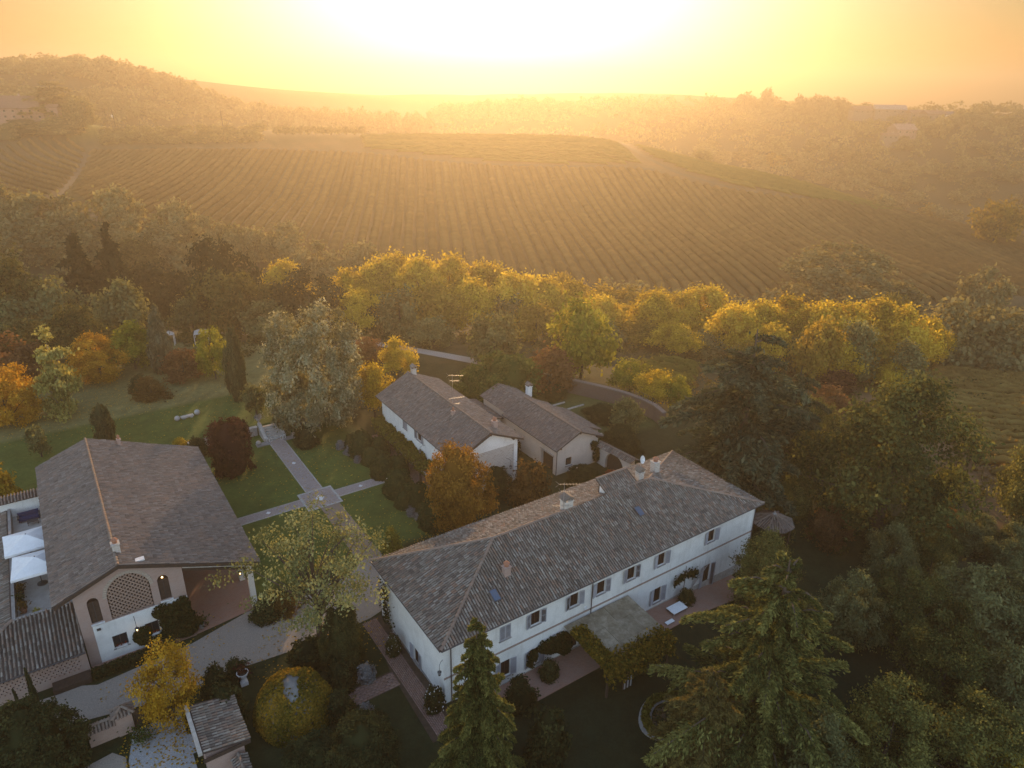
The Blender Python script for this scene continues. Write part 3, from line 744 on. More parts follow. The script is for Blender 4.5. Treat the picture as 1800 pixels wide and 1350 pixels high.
t0, t1, tv0, tv1 = ax_(-8.1), ax_(-3.62), ay_(63.4), ay_(83.2)
roof(A_, [[(ax_(-15.6), ay_(57.8), 2.85), (ax_(-3.62), ay_(57.8), 2.85), (ax_(-3.62), tv0 - .2, 4.35), (ax_(-8.4), tv0 - .2, 4.35), (ax_(-9.4), ay_(62.4), 4.1)],
          [(ax_(-15.6), ay_(84), 2.2), (ax_(-15.6), ay_(57.8), 2.2), (t0 - .25, tv0 - .2, 4.4), (t0 - .25, ay_(84), 4.4)]], 'tile_old', caps=[((ax_(-14), ay_(58.6), 2.75), (t0 - .25, tv0 - .2, 4.4))], keep=300, seed=21, col=.3, row=.44,
     gutter_edges=[((ax_(-15.6), ay_(57.72), 2.78), (ax_(-3.62), ay_(57.72), 2.78))])
tb = MB().box(t0, t1, tv0, tv1, 3.3, 3.45).build('terrace_floor', MAT['concrete'], A_)
MB().box(t0 - .25, t0, tv0 - .25, tv1 + .2, 3.3, 4.5).build('parapet', MAT['greystone'], A_)
MB().box(t0 + .002, t1, tv0 - .25, tv0, 3.3, 4.42).build('parapet', MAT['greystone'], A_)
MB().box(t0 - .9, t1 + .6, tv1, tv1 + .3, 2.0, 5.35).build('terrace_wall', MAT['plaster'], A_)
roof(A_, [[(t0 - 2.2, tv1 - .25, 5.3), (t1 + .4, tv1 - .25, 5.3), (t1 + .4, tv1 + .75, 5.65), (t0 - 2.2, tv1 + .75, 5.65)]], 'cap', seed=33, col=.3, thick=.08)
MB().box(ax_(-6.5), ax_(-3.7), ay_(57.2), ay_(58.3), -.05, .5).build('planter', MAT['wood'], A_)

# ------------------------------------------------------------------ middle house
C = estate('garden_house', 'white house of two floors beyond the lawn with creeper canopy along its front', 'house', 40.3, 74.35)
cx_ = lambda u: u - 40.3; cy_ = lambda v: v - 74.35
cw = MB()
ml = [(rect(77.1 - 74.35, 78.3 - 74.35, 4.55, 5.75)), (rect(73.0 - 74.35, 74.2 - 74.35, 4.55, 5.75)), rect(81.3 - 74.35, 82.3 - 74.35, 0, 2.1), rect(74.4 - 74.35, 75.5 - 74.35, 0, 2.2), rect(77.4 - 74.35, 78.5 - 74.35, .9, 2.1)]
wall_poly(cw, rect(cy_(63.8), cy_(85), -.5, 6.6), ml, (cx_(35.9), 0, 0), (0, 1, 0), (1, 0, 0), .22)
wall_poly(cw, rect(cy_(63.8), cy_(85), -.5, 7.0), [], (cx_(44.4), 0, 0), (0, 1, 0), (-1, 0, 0))
zg_ = lambda u: 6.5 + (u - 35.3) * .5 if u < 40.3 else 9 - (u - 40.3) * (2 / 4.7)
gb = [(cx_(35.9), -.5), (cx_(44.4), -.5), (cx_(44.4), zg_(44.4) - .12), (0, 8.88), (cx_(35.9), zg_(35.9) - .12)]
wall_poly(cw, gb, [], (0, cy_(85), 0), (1, 0, 0), (0, -1, 0))
cw.build('wall', MAT['plaster'], C)
sw = MB(); wall_poly(sw, rect(cx_(35.9), cx_(44.4), -.5, 6.4), [], (0, cy_(63.8), 0), (1, 0, 0), (0, 1, 0)); sw.build('stone_gable', MAT['stonewall'], C)
MB().prism([(cx_(35.9), 0), (cx_(44.4), 0), (cx_(44.4), .08), (cx_(35.9), .08)], 0, .01)
pg = MB(); gp = [(cx_(35.85), 6.4), (cx_(44.45), 6.4), (cx_(44.45), zg_(44.4) - .1), (0, 8.9), (cx_(35.85), zg_(35.9) - .1)]
wall_poly(pg, gp, [], (0, cy_(63.74), 0), (1, 0, 0), (0, 1, 0)); pg.box(cx_(35.85), cx_(44.45), cy_(63.74), cy_(63.8), 6.36, 6.4); pg.build('gable_plaster', MAT['plaster'], C)
MB().box(cx_(35.86), cx_(44.44), cy_(63.72), cy_(63.798), -.4, 2.0).build('gable_base', MAT['plaster'], C)
MB().box(cx_(43.95), cx_(44.45), cy_(63.73), cy_(63.799), 2.0, 6.36).build('corner_strip', MAT['plaster'], C)  # pale strip stands in for light on the gable corner
wm = window_proto(1.15, 1.2, shmat='shutter', angle=8); wmc = window_proto(1.15, 1.2, closed=True)
put(wmc, C, (cx_(35.9), 77.7 - 74.35, 4.55), -math.pi / 2); put(wm, C, (cx_(35.9), 73.6 - 74.35, 4.55), -math.pi / 2)
wd = window_proto(1.0, 2.1, sill=False, shutters=False, frame='shutter', pane='glass'); put(wd, C, (cx_(35.9), 81.8 - 74.35, 0), -math.pi / 2)
wd2 = window_proto(1.08, 2.2, sill=False, angle=25); put(wd2, C, (cx_(35.9), 74.95 - 74.35, 0), -math.pi / 2)
wg = window_proto(1.05, 1.2, shutters=False, pane='glass'); put(wg, C, (cx_(35.9), 77.95 - 74.35, .9), -math.pi / 2)
cl0, cl1, cg0, cg1, cr0, cr1 = (cx_(35.3), cy_(63.2), 6.5), (cx_(35.3), cy_(85.5), 6.5), (0, cy_(63.2), 9), (0, cy_(85.5), 9), (cx_(45.0), cy_(63.2), 7), (cx_(45.0), cy_(85.5), 7)
roof(C, [[cl1, cl0, cg0, cg1], [cr0, cr1, cg1, cg0]], 'tile_barn', caps=[(cg0, cg1)], seed=41, gutter_edges=[((cl0[0] - .06, cl0[1], 6.43), (cl1[0] - .06, cl1[1], 6.43))], cap_w=.26)
for u in (36.6, 40.3, 43.6):
    MB().box(cx_(u) - .1, cx_(u) + .1, cy_(63.25), cy_(63.72), zg_(u) - .42, zg_(u) - .18).build('rafter_end', MAT['wood'], C)
vb = MB()
for a, c in ((cl0, cg0), (cg0, cr0)):
    vb.add([(a[0], a[1] - .05, a[2] - .22), (c[0], c[1] - .05, c[2] - .22), (c[0], c[1] - .05, c[2] - .01), (a[0], a[1] - .05, a[2] - .01), (a[0], a[1] + .05, a[2] - .22), (c[0], c[1] + .05, c[2] - .22), (c[0], c[1] + .05, c[2] - .01), (a[0], a[1] + .05, a[2] - .01)],
           [(0, 1, 2, 3), (7, 6, 5, 4), (0, 4, 5, 1), (1, 5, 6, 2), (2, 6, 7, 3), (3, 7, 4, 0)])
vb.build('verge_board', MAT['wood'], C)
chimney(C, cx_(42.3), cy_(65.7), 7.6, 9.0, .6, .6, 'pot', 'brick'); chimney(C, cx_(40.8), cy_(84.6), 8.4, 9.7, .6, .6, 'gable', 'stonewall'); chimney(C, cx_(39.4), cy_(70.8), 8.2, 9.0, .4, .4, 'pot', 'brick')
aerial(C, cx_(44.2), cy_(79.5), 7.0, 2.9, -.6); aerial(C, cx_(40.6), cy_(73.0), 8.9, .9, -.2)
lantern(C, (cx_(35.88), cy_(72.0), 4.6), (cx_(35.1), cy_(71.9), 3.9)); lantern(C, (cx_(42.8), cy_(63.7), 4.6), (cx_(43.0), cy_(63.0), 3.6))
po = thing('entrance_porch', None, None); po.parent = C
for v in (70.5, 74.0, 77.0, 80.0, 83.2): MB().box(cx_(34.25), cx_(34.45), cy_(v) - .1, cy_(v) + .1, -.1, 2.75).build('porch_post', MAT['wood'], po)
MB().box(cx_(34.2), cx_(34.5), cy_(69.0), cy_(83.4), 2.75, 2.9).build('porch_beam', MAT['wood'], po)
for k in range(24): MB().box(cx_(34.0), cx_(35.9), cy_(69.2 + .6 * k) - .04, cy_(69.2 + .6 * k) + .04, 2.9, 3.0).build('porch_rafter', MAT['wood'], po)

# ------------------------------------------------------------------ outbuilding with garage door
D = estate('outbuilding', 'small whitewashed outbuilding with tiled gable roof and dark garage opening', 'outbuilding', 53.7, 69.0)
dx_ = lambda u: u - 53.7; dy_ = lambda v: v - 69.0
dw = MB()
zd = lambda u: 4 + (u - 49.85) * (1.75 / 3.85) if u < 53.7 else 5.75 - (u - 53.7) * (1.75 / 3.9)
dg = [(dx_(50.3), -.5), (dx_(57.2), -.5), (dx_(57.2), zd(57.2) - .12), (0, 5.63), (dx_(50.3), zd(50.3) - .12)]
wall_poly(dw, dg, [rect(dx_(51.85), dx_(52.85), .95, 2.1)], (0, dy_(63.2), 0), (1, 0, 0), (0, 1, 0), .25)
wall_poly(dw, dg, [], (0, dy_(75), 0), (1, 0, 0), (0, -1, 0))
wall_poly(dw, rect(dy_(63.2), dy_(75), -.5, 4.05), [rect(dy_(63.9), dy_(66.6), -.4, 2.5)], (dx_(50.3), 0, 0), (0, 1, 0), (1, 0, 0), .5)
wall_poly(dw, rect(dy_(63.2), dy_(75), -.5, 4.0), [], (dx_(57.2), 0, 0), (0, 1, 0), (-1, 0, 0))
dw.build('wall', MAT['cream'], D)
MB().box(dx_(50.75), dx_(50.8), dy_(63.8), dy_(66.7), -.4, 2.6).build('garage_door', MAT['wood'], D)
MB().box(dx_(50.22), dx_(50.34), dy_(63.7), dy_(66.8), 2.51, 2.75).build('lintel', MAT['stone'], D)
wdw = window_proto(.98, 1.12, shutters=False, frame='wood', pane='glass'); put(wdw, D, (dx_(52.35), dy_(63.2), .95))
dl0, dl1, dG0, dG1 = (dx_(49.85), dy_(62.6), 4), (dx_(49.85), dy_(75.4), 4), (0, dy_(62.6), 5.75), (0, dy_(75.4), 5.75)
dr0, dr1 = (dx_(57.6), dy_(62.6), 4), (dx_(57.6), dy_(75.4), 4)
roof(D, [[dl1, dl0, dG0, dG1], [dr0, dr1, dG1, dG0]], 'tile_barn', caps=[(dG0, dG1)], seed=51, cap_w=.26, gutter_edges=[((dl0[0] - .06, dl0[1], 3.93), (dl1[0] - .06, dl1[1], 3.93))])
roof(D, [[(dx_(60.2), dy_(66), 2.85), (dx_(60.2), dy_(74), 2.85), (dx_(57.55), dy_(74), 4.03), (dx_(57.55), dy_(66), 4.03)]], 'tile_barn', seed=52)
MB().box(dx_(57.22), dx_(59.9), dy_(66.3), dy_(66.5), -.3, 2.9).build('side_wall', MAT['cream'], D)
MB().box(dx_(59.7), dx_(59.9), dy_(66.5), dy_(74), -.3, 2.85).build('side_wall', MAT['cream'], D)
wz = [(dx_(50.2), dy_(82), 4.3), (dx_(50.2), dy_(75.45), 4.3), (dx_(53.2), dy_(75.45), 5.5), (dx_(53.2), dy_(82), 5.5)]
roof(D, [wz, [(dx_(56.2), dy_(75.45), 4.3), (dx_(56.2), dy_(82), 4.3), (dx_(53.2), dy_(82), 5.5), (dx_(53.2), dy_(75.45), 5.5)]], 'tile_barn', seed=53)
MB().box(dx_(50.6), dx_(55.8), dy_(75.02), dy_(81.6), -.5, 4.25).build('rear_wing', MAT['cream'], D)
for u in (50.6, 53.7, 56.8): MB().box(dx_(u) - .09, dx_(u) + .09, dy_(62.65), dy_(63.15), zd(u) - .38, zd(u) - .16).build('rafter_end', MAT['wood'], D)
MB().tube([(dx_(50.2), dy_(63.0), 3.9), (dx_(50.22), dy_(63.1), -.2)], .05, 6).build('downpipe', MAT['gutter'], D)
chimney(D, dx_(56.6), dy_(78.5), 4.0, 5.6, .7, .7, 'gable', 'plaster')

# lean-to shed between the two
E2 = estate('lean_to_shed', 'low tiled shed tucked between the white house and the outbuilding', 'shed', 47.6, 79.0)
roof(E2, [[(-2.6, 4.0, 4.6), (-2.6, -3.6, 4.6), (2.6, -3.6, 3.3), (2.6, 4.0, 3.3)]], 'tile_barn', seed=61)
MB().box(-2.4, 2.2, -3.2, 3.8, -.4, 3.2).build('wall', MAT['cream'], E2)
MB().box(-.4, 2.0, -3.24, -3.202, -.3, 2.6).build('opening', MAT['wood'], E2)  # flat dark panel on the wall stands in for a shaded opening

# ------------------------------------------------------------------ arched gateway
G = estate('arched_gateway', 'arched gateway wall with sloping tile coping next to the outbuilding', 'gateway', 57.4, 59.6)
gwm = MB(); ah = arch_hole(-1.75, 1.75, -.6, 1.1, 2.75, 12)
zt = lambda y: 3.75 - .07 * y
outl = [(-3.1, -.6), (3.4, -.6), (3.4, zt(3.4) - .6), (-3.1, zt(-3.1) - .6)]
for xx, nx in ((-.3, 1), (.3, -1)): wall_poly(gwm, outl, [ah], (xx, 0, 0), (0, 1, 0), (nx, 0, 0), .3)
gwm.add([(-.3, -3.1, -.6), (.3, -3.1, -.6), (.3, -3.1, zt(-3.1) - .6), (-.3, -3.1, zt(-3.1) - .6)], [(0, 1, 2, 3)])
gwm.build('wall', MAT['cream'], G)
roof(G, [[(-.75, 3.4, zt(3.4) - .75), (-.75, -3.4, zt(-3.4) - .75), (0, -3.4, zt(-3.4) - .35), (0, 3.4, zt(3.4) - .35)], [(.75, -3.4, zt(-3.4) - .75), (.75, 3.4, zt(3.4) - .75), (0, 3.4, zt(3.4) - .35), (0, -3.4, zt(-3.4) - .35)]], 'tile_old', caps=[((0, -3.4, zt(-3.4) - .33), (0, 3.4, zt(3.4) - .33))], seed=71, cap_w=.24)
MB().box(.05, .12, -1.9, 1.9, -.5, 2.9).build('dark_door', MAT['wood'], G)

# ------------------------------------------------------------------ gazebo
Z = estate('gazebo', 'octagonal tiled garden gazebo at the far right end of the white farmhouse', 'gazebo', 64.6, 40.3, -2.5)
oc = [(2.35 * math.cos(math.pi * (k + .5) / 4), 2.35 * math.sin(math.pi * (k + .5) / 4)) for k in range(8)]
ap = (0, 0, 4.4)
roof(Z, [[(oc[k][0], oc[k][1], 3.3), (oc[(k + 1) % 8][0], oc[(k + 1) % 8][1], 3.3), ap] for k in range(8)], 'tile_barn', caps=[((x, y, 3.33), ap) for x, y in oc], seed=81, cap_w=.15, thick=.08)
for x, y in oc: MB().box(x * .85 - .08, x * .85 + .08, y * .85 - .08, y * .85 + .08, -.5, 3.3).build('post', MAT['wood'], Z)
MB().lathe([(.3, 0), (.12, .12), (.05, .35), (.02, .4)], 8, (0, 0, 4.42)).build('finial', MAT['alu'], Z)
MB().prism([(x * .95, y * .95) for x, y in oc], -.6, .1).build('floor', MAT['redbrick'], Z)

# ------------------------------------------------------------------ gatehouse, wall and gate in the foreground
K = estate('gatehouse', 'small brick gate lodge with single tiled slope behind the yellow maple', 'lodge', 3.8, 44.4)
roof(K, [[(1.75, -2.5, 2.5), (1.75, 2.5, 2.5), (-1.45, 2.5, 3.15), (-1.45, -2.5, 3.15)]], 'tile_old', keep=300, seed=91, col=.27, row=.40)
MB().box(-1.75, -1.47, -2.5, 2.5, 2.95, 3.27).build('verge_slab', MAT['stone'], K)
MB().box(-1.3, 1.35, -2.2, 2.2, -.2, 2.42).build('wall', MAT['brick'], K)
MB().box(-1.5, 1.8, -2.56, -2.46, 2.15, 2.47).build('fascia', MAT['wood'], K)
MB().box(-1.34, -1.302, -.4, .7, .0, 1.9).build('door', MAT['wood'], K)
K2 = estate('coping_wall', 'low brick wall with tile coping running forward from the gate lodge', 'wall', 4.6, 40.3)
MB().box(-.25, .25, -2.0, 1.6, -.2, 1.4).build('wall', MAT['brick'], K2)
roof(K2, [[(-.5, 1.6, 1.38), (-.5, -2, 1.38), (0, -2, 1.62), (0, 1.6, 1.62)], [(.5, -2, 1.38), (.5, 1.6, 1.38), (0, 1.6, 1.62), (0, -2, 1.62)]], 'tile_old', caps=[((0, -2, 1.64), (0, 1.6, 1.64))], seed=92, row=.3, cap_w=.22, thick=.06)
L_ = estate('entrance_wall', 'brick entrance wall with tile coping and a capped pillar left of the gate', 'wall', -2.9, 50.2)
MB().box(-1.6, .35, -.25, .25, -.2, 1.55).build('wall', MAT['brick'], L_)
MB().box(.35, 1.5, -.35, .35, -.2, 2.05).build('pillar', MAT['brick'], L_)
roof(L_, [[(-1.65, -.5, 1.5), (.34, -.5, 1.5), (.34, 0, 1.8), (-1.65, 0, 1.8)], [(.34, .5, 1.5), (-1.65, .5, 1.5), (-1.65, 0, 1.8), (.34, 0, 1.8)]], 'cap', caps=[((-1.65, 0, 1.82), (.34, 0, 1.82))], seed=93, cap_w=.24, row=.3, thick=.06)
pa = (.92, 0, 2.6)
pq = [(.2, -.55, 2.05), (1.65, -.55, 2.05), (1.65, .55, 2.05), (.2, .55, 2.05)]
roof(L_, [[pq[i], pq[(i + 1) % 4], pa] for i in range(4)], 'cap', caps=[(q, pa) for q in pq], seed=94, cap_w=.22, thick=.06)
N_ = estate('wooden_gate', 'dark wooden entrance gate between the brick pillar and the yellow maple', 'gate', -.05, 50.1)
for k in range(14): MB().box(-1.3 + .19 * k, -1.12 + .19 * k, -.03, .03, 0, 1.75 + .2 * math.sin(math.pi * k / 13)).build('board', MAT['wood'], N_)
for z in (.3, 1.4): MB().box(-1.3, 1.36, .032, .08, z, z + .14).build('rail', MAT['wood'], N_)
N2 = estate('gate_pillar', 'grey pillar right of the wooden gate under the yellow maple', 'pillar', 1.75, 49.9)
MB().box(-.35, .35, -.35, .35, -.2, 2.0).build('shaft', MAT['greystone'], N2); MB().box(-.42, .42, -.42, .42, 2.003, 2.15).build('cap', MAT['stone'], N2)
# ------------------------------------------------------------------ paths, drives, lawns' furniture
def gravelmat(name, c, c2):
    m, nt, b = newmat(name, .95, .1); p = nd(nt, 'ShaderNodeNewGeometry').outputs['Position']
    f = noise(nt, p, 14, 3, .8); f2 = noise(nt, p, .5, 4, .6)
    col = mixc(nt, ramp(nt, f, [(.35, (0, 0, 0)), (.65, (1, 1, 1))]), c2, c)
    setin(nt, b.inputs['Base Color'], mixc(nt, mth(nt, 'MULTIPLY', f2, .5), col, tuple(k * .75 for k in c))); bump(nt, b, f, .5, .03)
    return m
MAT['gravel'] = gravelmat('gravel', (.37, .315, .255), (.20, .165, .135))
MAT['road'] = gravelmat('pale road', (.42, .37, .31), (.32, .28, .24))
MAT['slab'] = gravelmat('rough pale paving', (.44, .43, .42), (.20, .20, .20))
MAT['dirtpath'] = gravelmat('brown path gravel', (.27, .205, .155), (.2, .15, .11))
MAT['paver'] = tilemat('brick paver', [(.22, .13, .10), (.27, .165, .13), (.24, .15, .125), (.31, .20, .16)], (.2, .15, .12), .3)
MAT['paver2'] = tilemat('pale brick paver', [(.36, .28, .24), (.42, .33, .29), (.38, .31, .28), (.45, .37, .33)], (.32, .27, .24), .3)
SITE = TH
def uvslab(name, poly, z, mat, t=.08):
    o = MB().prism([W(*p)[:2] for p in poly], z - t, z).build(name, mat)
    return structure(o)
def pave(parent, u0, u1, v0, v1, z, bw=.5, bh=.25, mat='paver', gap=.025, along='u'):
    """bedded bricks as real pieces, joined into one part"""
    V, Q = [], []; rs = np.random.RandomState(int(abs(u0 * 31 + v0 * 7)))
    T = np.array([(-1, -1, 0), (1, -1, 0), (1, 1, 0), (-1, 1, 0), (-1, -1, 1), (1, -1, 1), (1, 1, 1), (-1, 1, 1)], float)
    F = np.array([(4, 5, 6, 7), (0, 1, 5, 4), (1, 2, 6, 5), (2, 3, 7, 6), (3, 0, 4, 7)])
    if along == 'v': u0, u1, v0, v1, sw = v0, v1, u0, u1, True
    else: sw = False
    nr = int((v1 - v0) / bh)
    for r_ in range(nr):
        off = (r_ % 2) * bw / 2
        n = int((u1 - u0) / bw)
        for k in range(n + 1):
            a = max(u0, u0 + k * bw - off); b_ = min(u1, u0 + (k + 1) * bw - off)
            if b_ - a < .08: continue
            cu, cv = (a + b_) / 2, v0 + (r_ + .5) * bh
            hs = np.array([(b_ - a - gap) / 2, (bh - gap) / 2, .02 + rs.uniform(0, .012)])
            p = T * hs + np.array([cu, cv, z])
            if sw: p = p[:, [1, 0, 2]]
            x = p[:, 0] * UX - p[:, 1] * UY; y = p[:, 0] * UY + p[:, 1] * UX
            Q.append(F[:, ::-1] + len(V) * 8 if sw else F + len(V) * 8); V.append(np.stack([x, y, p[:, 2]], 1))
    stuff(link('paving_bricks', quads_mesh('paving_bricks', np.concatenate(V), np.concatenate(Q), MAT[mat]), parent))

uvslab('gravel_drive', [(-16, 53.6), (-4.3, 53.0), (2.2, 51.6), (7.6, 51.9), (14.1, 51.3), (19.2, 51.6), (22.4, 52.5), (24.2, 60), (22, 60.2), (19, 58.6), (14.2, 58.2), (9.6, 58.8), (4.3, 57.3), (-3.4, 56.6), (-4.5, 57.2), (-16, 57.6)], .03, MAT['gravel'])
uvslab('gravel_drive', [(-14, 36), (-2.9, 36), (-2.4, 47.6), (-3.2, 48.6), (-14, 47.0)], .025, MAT['gravel'])
o = uvslab('forecourt', [(-2.3, 43), (1.9, 43.2), (1.9, 49.4), (1.2, 49.9), (-1.6, 49.9), (-2.3, 47)], .04, MAT['slab'])
o = uvslab('forecourt', [(1.9, 45.2), (2.35, 45.2), (2.35, 47.2), (1.9, 47.2)], .036, MAT['slab'])
# the path cross on the lawn
pc = uvslab('garden_path', [(20.4, 72.3), (24.7, 72.3), (24.7, 76.6), (20.4, 76.6)], .03, MAT['stone'])
pave(pc, 20.65, 24.45, 72.55, 76.35, .03, .24, .12, 'paver2'); 
dm = MB().prism([W(22.0, 74.45)[:2], W(22.55, 73.7)[:2], W(23.1, 74.45)[:2], W(22.55, 75.2)[:2]], .03, .066).build('inlay_diamond', MAT['whitestone'], pc)
for nm, (u0, u1, v0, v1), al in (('n', (21.5, 23.7, 76.6, 92.4), 'u'), ('e', (24.7, 31.0, 73.5, 75.3), 'v'), ('w', (12.2, 20.4, 73.7, 75.4), 'v')):
    q = uvslab('garden_path', [(u0, v0), (u1, v0), (u1, v1), (u0, v1)], .026, MAT['stone'])
    pave(q, u0 + (.12 if al == 'u' else 0), u1 - (.12 if al == 'u' else 0), v0 + (.12 if al == 'v' else 0), v1 - (.12 if al == 'v' else 0), .026, .24, .12, 'paver2', along=al)
    cu, cv = ((u0 + u1) / 2, (v0 + v1) / 2)
    MB().prism([W(cu - .3, cv)[:2], W(cu, cv - .3)[:2], W(cu + .3, cv)[:2], W(cu, cv + .3)[:2]], .03, .062).build('inlay_diamond', MAT['whitestone'], q)
uvslab('dirt_path', [(21.6, 59.5), (24.3, 60), (24.2, 72.28), (21.9, 72.28)], .028, MAT['dirtpath'])
wp = uvslab('brick_walk', [(17.7, 36), (20.28, 36), (20.28, 51.5), (19.1, 51.5), (18.0, 44.6)], .024, MAT['dirt'])
pave(wp, 18.25, 19.75, 36.2, 51.3, .024, .32, .16, 'paver', along='v')
cp = uvslab('brick_walk', [(12.5, 42.6), (17.9, 42.6), (18.0, 44.5), (12.5, 44.5)], .02, MAT['dirt'])
pave(cp, 12.6, 18.1, 42.65, 44.45, .022, .5, .24, 'paver')
tp = uvslab('house_terrace', [(32.6, 66.5), (35.88, 66.5), (35.88, 86.5), (32.2, 86.5)], .022, MAT['dirt'])
pave(tp, 32.8, 35.8, 66.7, 86.3, .022, .32, .16, 'paver', along='v')
su = np.arange(24.6, 57.6, 1.5); V_ = []; F_ = []
for k, u in enumerate(su):
    z = max(gz(*W(u, v)[:2]) for v in (35.8, 37.3, 38.4)) + .07
    V_ += [(*W(u, 35.7)[:2], z), (*W(u, 38.77)[:2], z), (*W(u, 35.7)[:2], z - .4)]
    if k: a, b_ = 3 * k - 3, 3 * k; F_ += [(a, b_, b_ + 1, a + 1), (a + 2, b_ + 2, b_, a)]
structure(MB().add(V_, F_).build('south_terrace', MAT['redbrick']))
# road beyond the estate
ra = [(-62, 141), (-50.8, 139.3), (-40, 138.2), (-29.5, 133.2), (-22, 129.4), (-15, 125.8), (-6.6, 121.6), (4, 117)]
rv = []
for i, (x, y) in enumerate(ra):
    a, b_ = ra[max(i - 1, 0)], ra[min(i + 1, len(ra) - 1)]; d = Vector((b_[0] - a[0], b_[1] - a[1])).normalized(); n = Vector((-d.y, d.x))
    for s in (-1.7, 1.7): px, py = x + n.x * s, y + n.y * s; rv.append((px, py, gz(px, py) + .12))
structure(mesh_o := MB().add(rv, [(2 * i, 2 * i + 2, 2 * i + 3, 2 * i + 1) for i in range(len(ra) - 1)]).build('road', MAT['road']))
# vineyard track on the hill
def strip(name, pts, w, mat, lift=.25):
    vs, n = [], len(pts)
    P = []
    for i in range(n - 1):
        for k in range(10): P.append((pts[i][0] + (pts[i + 1][0] - pts[i][0]) * k / 10, pts[i][1] + (pts[i + 1][1] - pts[i][1]) * k / 10))
    P.append(pts[-1]); P = np.array(P); d = np.gradient(P, axis=0); d /= np.linalg.norm(d, axis=1)[:, None]; nn = np.stack([-d[:, 1], d[:, 0]], 1) * w / 2
    A, B2 = P - nn, P + nn; zA, zB = ground_z(A[:, 0], A[:, 1]) + lift, ground_z(B2[:, 0], B2[:, 1]) + lift
    v = np.stack([np.column_stack([A, zA]), np.column_stack([B2, zB])], 1).reshape(-1, 3); k = np.arange(len(P) - 1) * 2
    return structure(link(name, quads_mesh(name, v, np.stack([k, k + 2, k + 3, k + 1], 1), mat)))

# retaining wall, steps and their ornaments
rw = estate('retaining_wall', 'low stone retaining wall left of the garden steps', 'wall', 16.3, 95.3)
MB().box(-4.6, 4.6, -.25, .2, -.2, 1.25).build('wall', MAT['greystone'], rw); MB().box(-4.65, 4.65, -.32, .27, 1.253, 1.36).build('coping', MAT['stone'], rw)
rw2 = estate('retaining_wall', 'low stone retaining wall right of the garden steps', 'wall', 27.6, 95.3)
MB().box(-3.2, 4.2, -.25, .2, -.2, 1.25).build('wall', MAT['greystone'], rw2); MB().box(-3.2, 4.25, -.32, .27, 1.253, 1.36).build('coping', MAT['stone'], rw2)
stp = estate('garden_steps', 'stone steps with sloping side walls up to the upper lawn', 'steps', 22.6, 94.0)
for k in range(7): MB().box(-1.0, 1.0, -1.55 + .38 * k, -1.55 + .38 * (k + 1) + .06, 0 if k == 0 else .178 * k - .05, .178 * (k + 1)).build('step', MAT['stone'], stp)
for s in (-1, 1):
    x0, x1 = sorted((s * 1.02, s * 1.5))
    MB().add([(x0, -1.6, 0), (x1, -1.6, 0), (x1, 1.5, 0), (x0, 1.5, 0), (x0, -1.6, .5), (x1, -1.6, .5), (x1, 1.3, 1.7), (x0, 1.3, 1.7), (x1, 1.5, 1.7), (x0, 1.5, 1.7)],
             [(0, 3, 2, 1), (4, 5, 6, 7), (7, 6, 8, 9), (0, 1, 5, 4), (1, 2, 8, 6, 5), (3, 0, 4, 7, 9), (2, 3, 9, 8)]).build('side_wall', MAT['stone'], stp)
    MB().box(s * 1.9 - .9, s * 1.9 + .9, -2.6, -1.62, -.05, .12).build('plinth', MAT['greystone'], stp)
def lathe_thing(name, label, cat, prof, mat, u, v, z, group=None, n=16):
    me = MB().lathe(prof, n).mesh(name, MAT[mat]); o = link(name, me, None, W(u, v, z), TH); return tag(o, label, cat, group)
ball = lambda r, n=8: [(max(.02, r * math.sin(math.pi * i / n)), r - r * math.cos(math.pi * i / n)) for i in range(n + 1)]
lathe_thing('stone_ball', 'pale stone ball at the left foot of the garden steps', 'stone ball', ball(.33), 'stone', 20.1, 91.9, .12)
lathe_thing('stone_ball', 'pale stone ball at the right foot of the garden steps', 'stone ball', ball(.33), 'stone', 25.0, 91.9, .12)
lathe_thing('stone_ball', 'white stone ball on the far side of the path end by the clipped shrubs', 'stone ball', ball(.42), 'whitestone', 31.0, 75.75, 0)
lathe_thing('stone_ball', 'white stone ball on the near side of the path end by the clipped shrubs', 'stone ball', ball(.34), 'whitestone', 31.1, 73.3, 0)
for i, (du, lab) in enumerate(((-1.15, 'outer pair left'), (-.75, 'inner left'), (.75, 'inner right'), (1.15, 'outer right'))):
    z_ = estate('iron_hoop', ['outermost pale hoop ornament left of the step foot', 'pale hoop ornament left of the step foot, nearer the path', 'pale hoop ornament right of the step foot, nearer the path', 'outermost pale hoop ornament right of the step foot'][i], 'ornament', 22.6 + du, 92.0)
    MB().tube([(.17 * math.cos(a), 0, .36 + .34 * math.sin(a)) for a in np.linspace(-1.5, 4.78, 14)], .035, 5, cap=False).build('ring', MAT['whitestone'], z_); MB().box(-.05, .05, -.05, .05, 0, .05).build('foot', MAT['stone'], z_)
urnp = [(.18, 0), (.2, .05), (.08, .14), (.12, .28), (.30, .5), (.36, .72), (.40, .78), (.34, .78), (.30, .7), (.02, .68)]
ur = estate('garden_urn', 'white pedestal urn between dark bushes and the creeper-covered mound', 'urn', 7.0, 50.0)
MB().box(-.3, .3, -.3, .3, 0, .35).build('pedestal', MAT['whitestone'], ur); MB().lathe([(r * 1.25, .35 + z * 1.2) for r, z in urnp], 18).build('bowl', MAT['whitestone'], ur); MB().lathe([(.4, 1.18), (.39, 1.20), (.02, 1.22)], 14).build('soil', MAT['dirt'], ur)
for i, s in enumerate((-1, 1)):
    q = estate('planted_urn', ['stone urn with pale flowers on the left wall of the garden steps', 'stone urn with pale flowers on the right wall of the garden steps'][i], 'urn', 22.6 + s * 1.26, 95.45, 1.7)
    MB().lathe(urnp, 12).build('bowl', MAT['stone'], q)
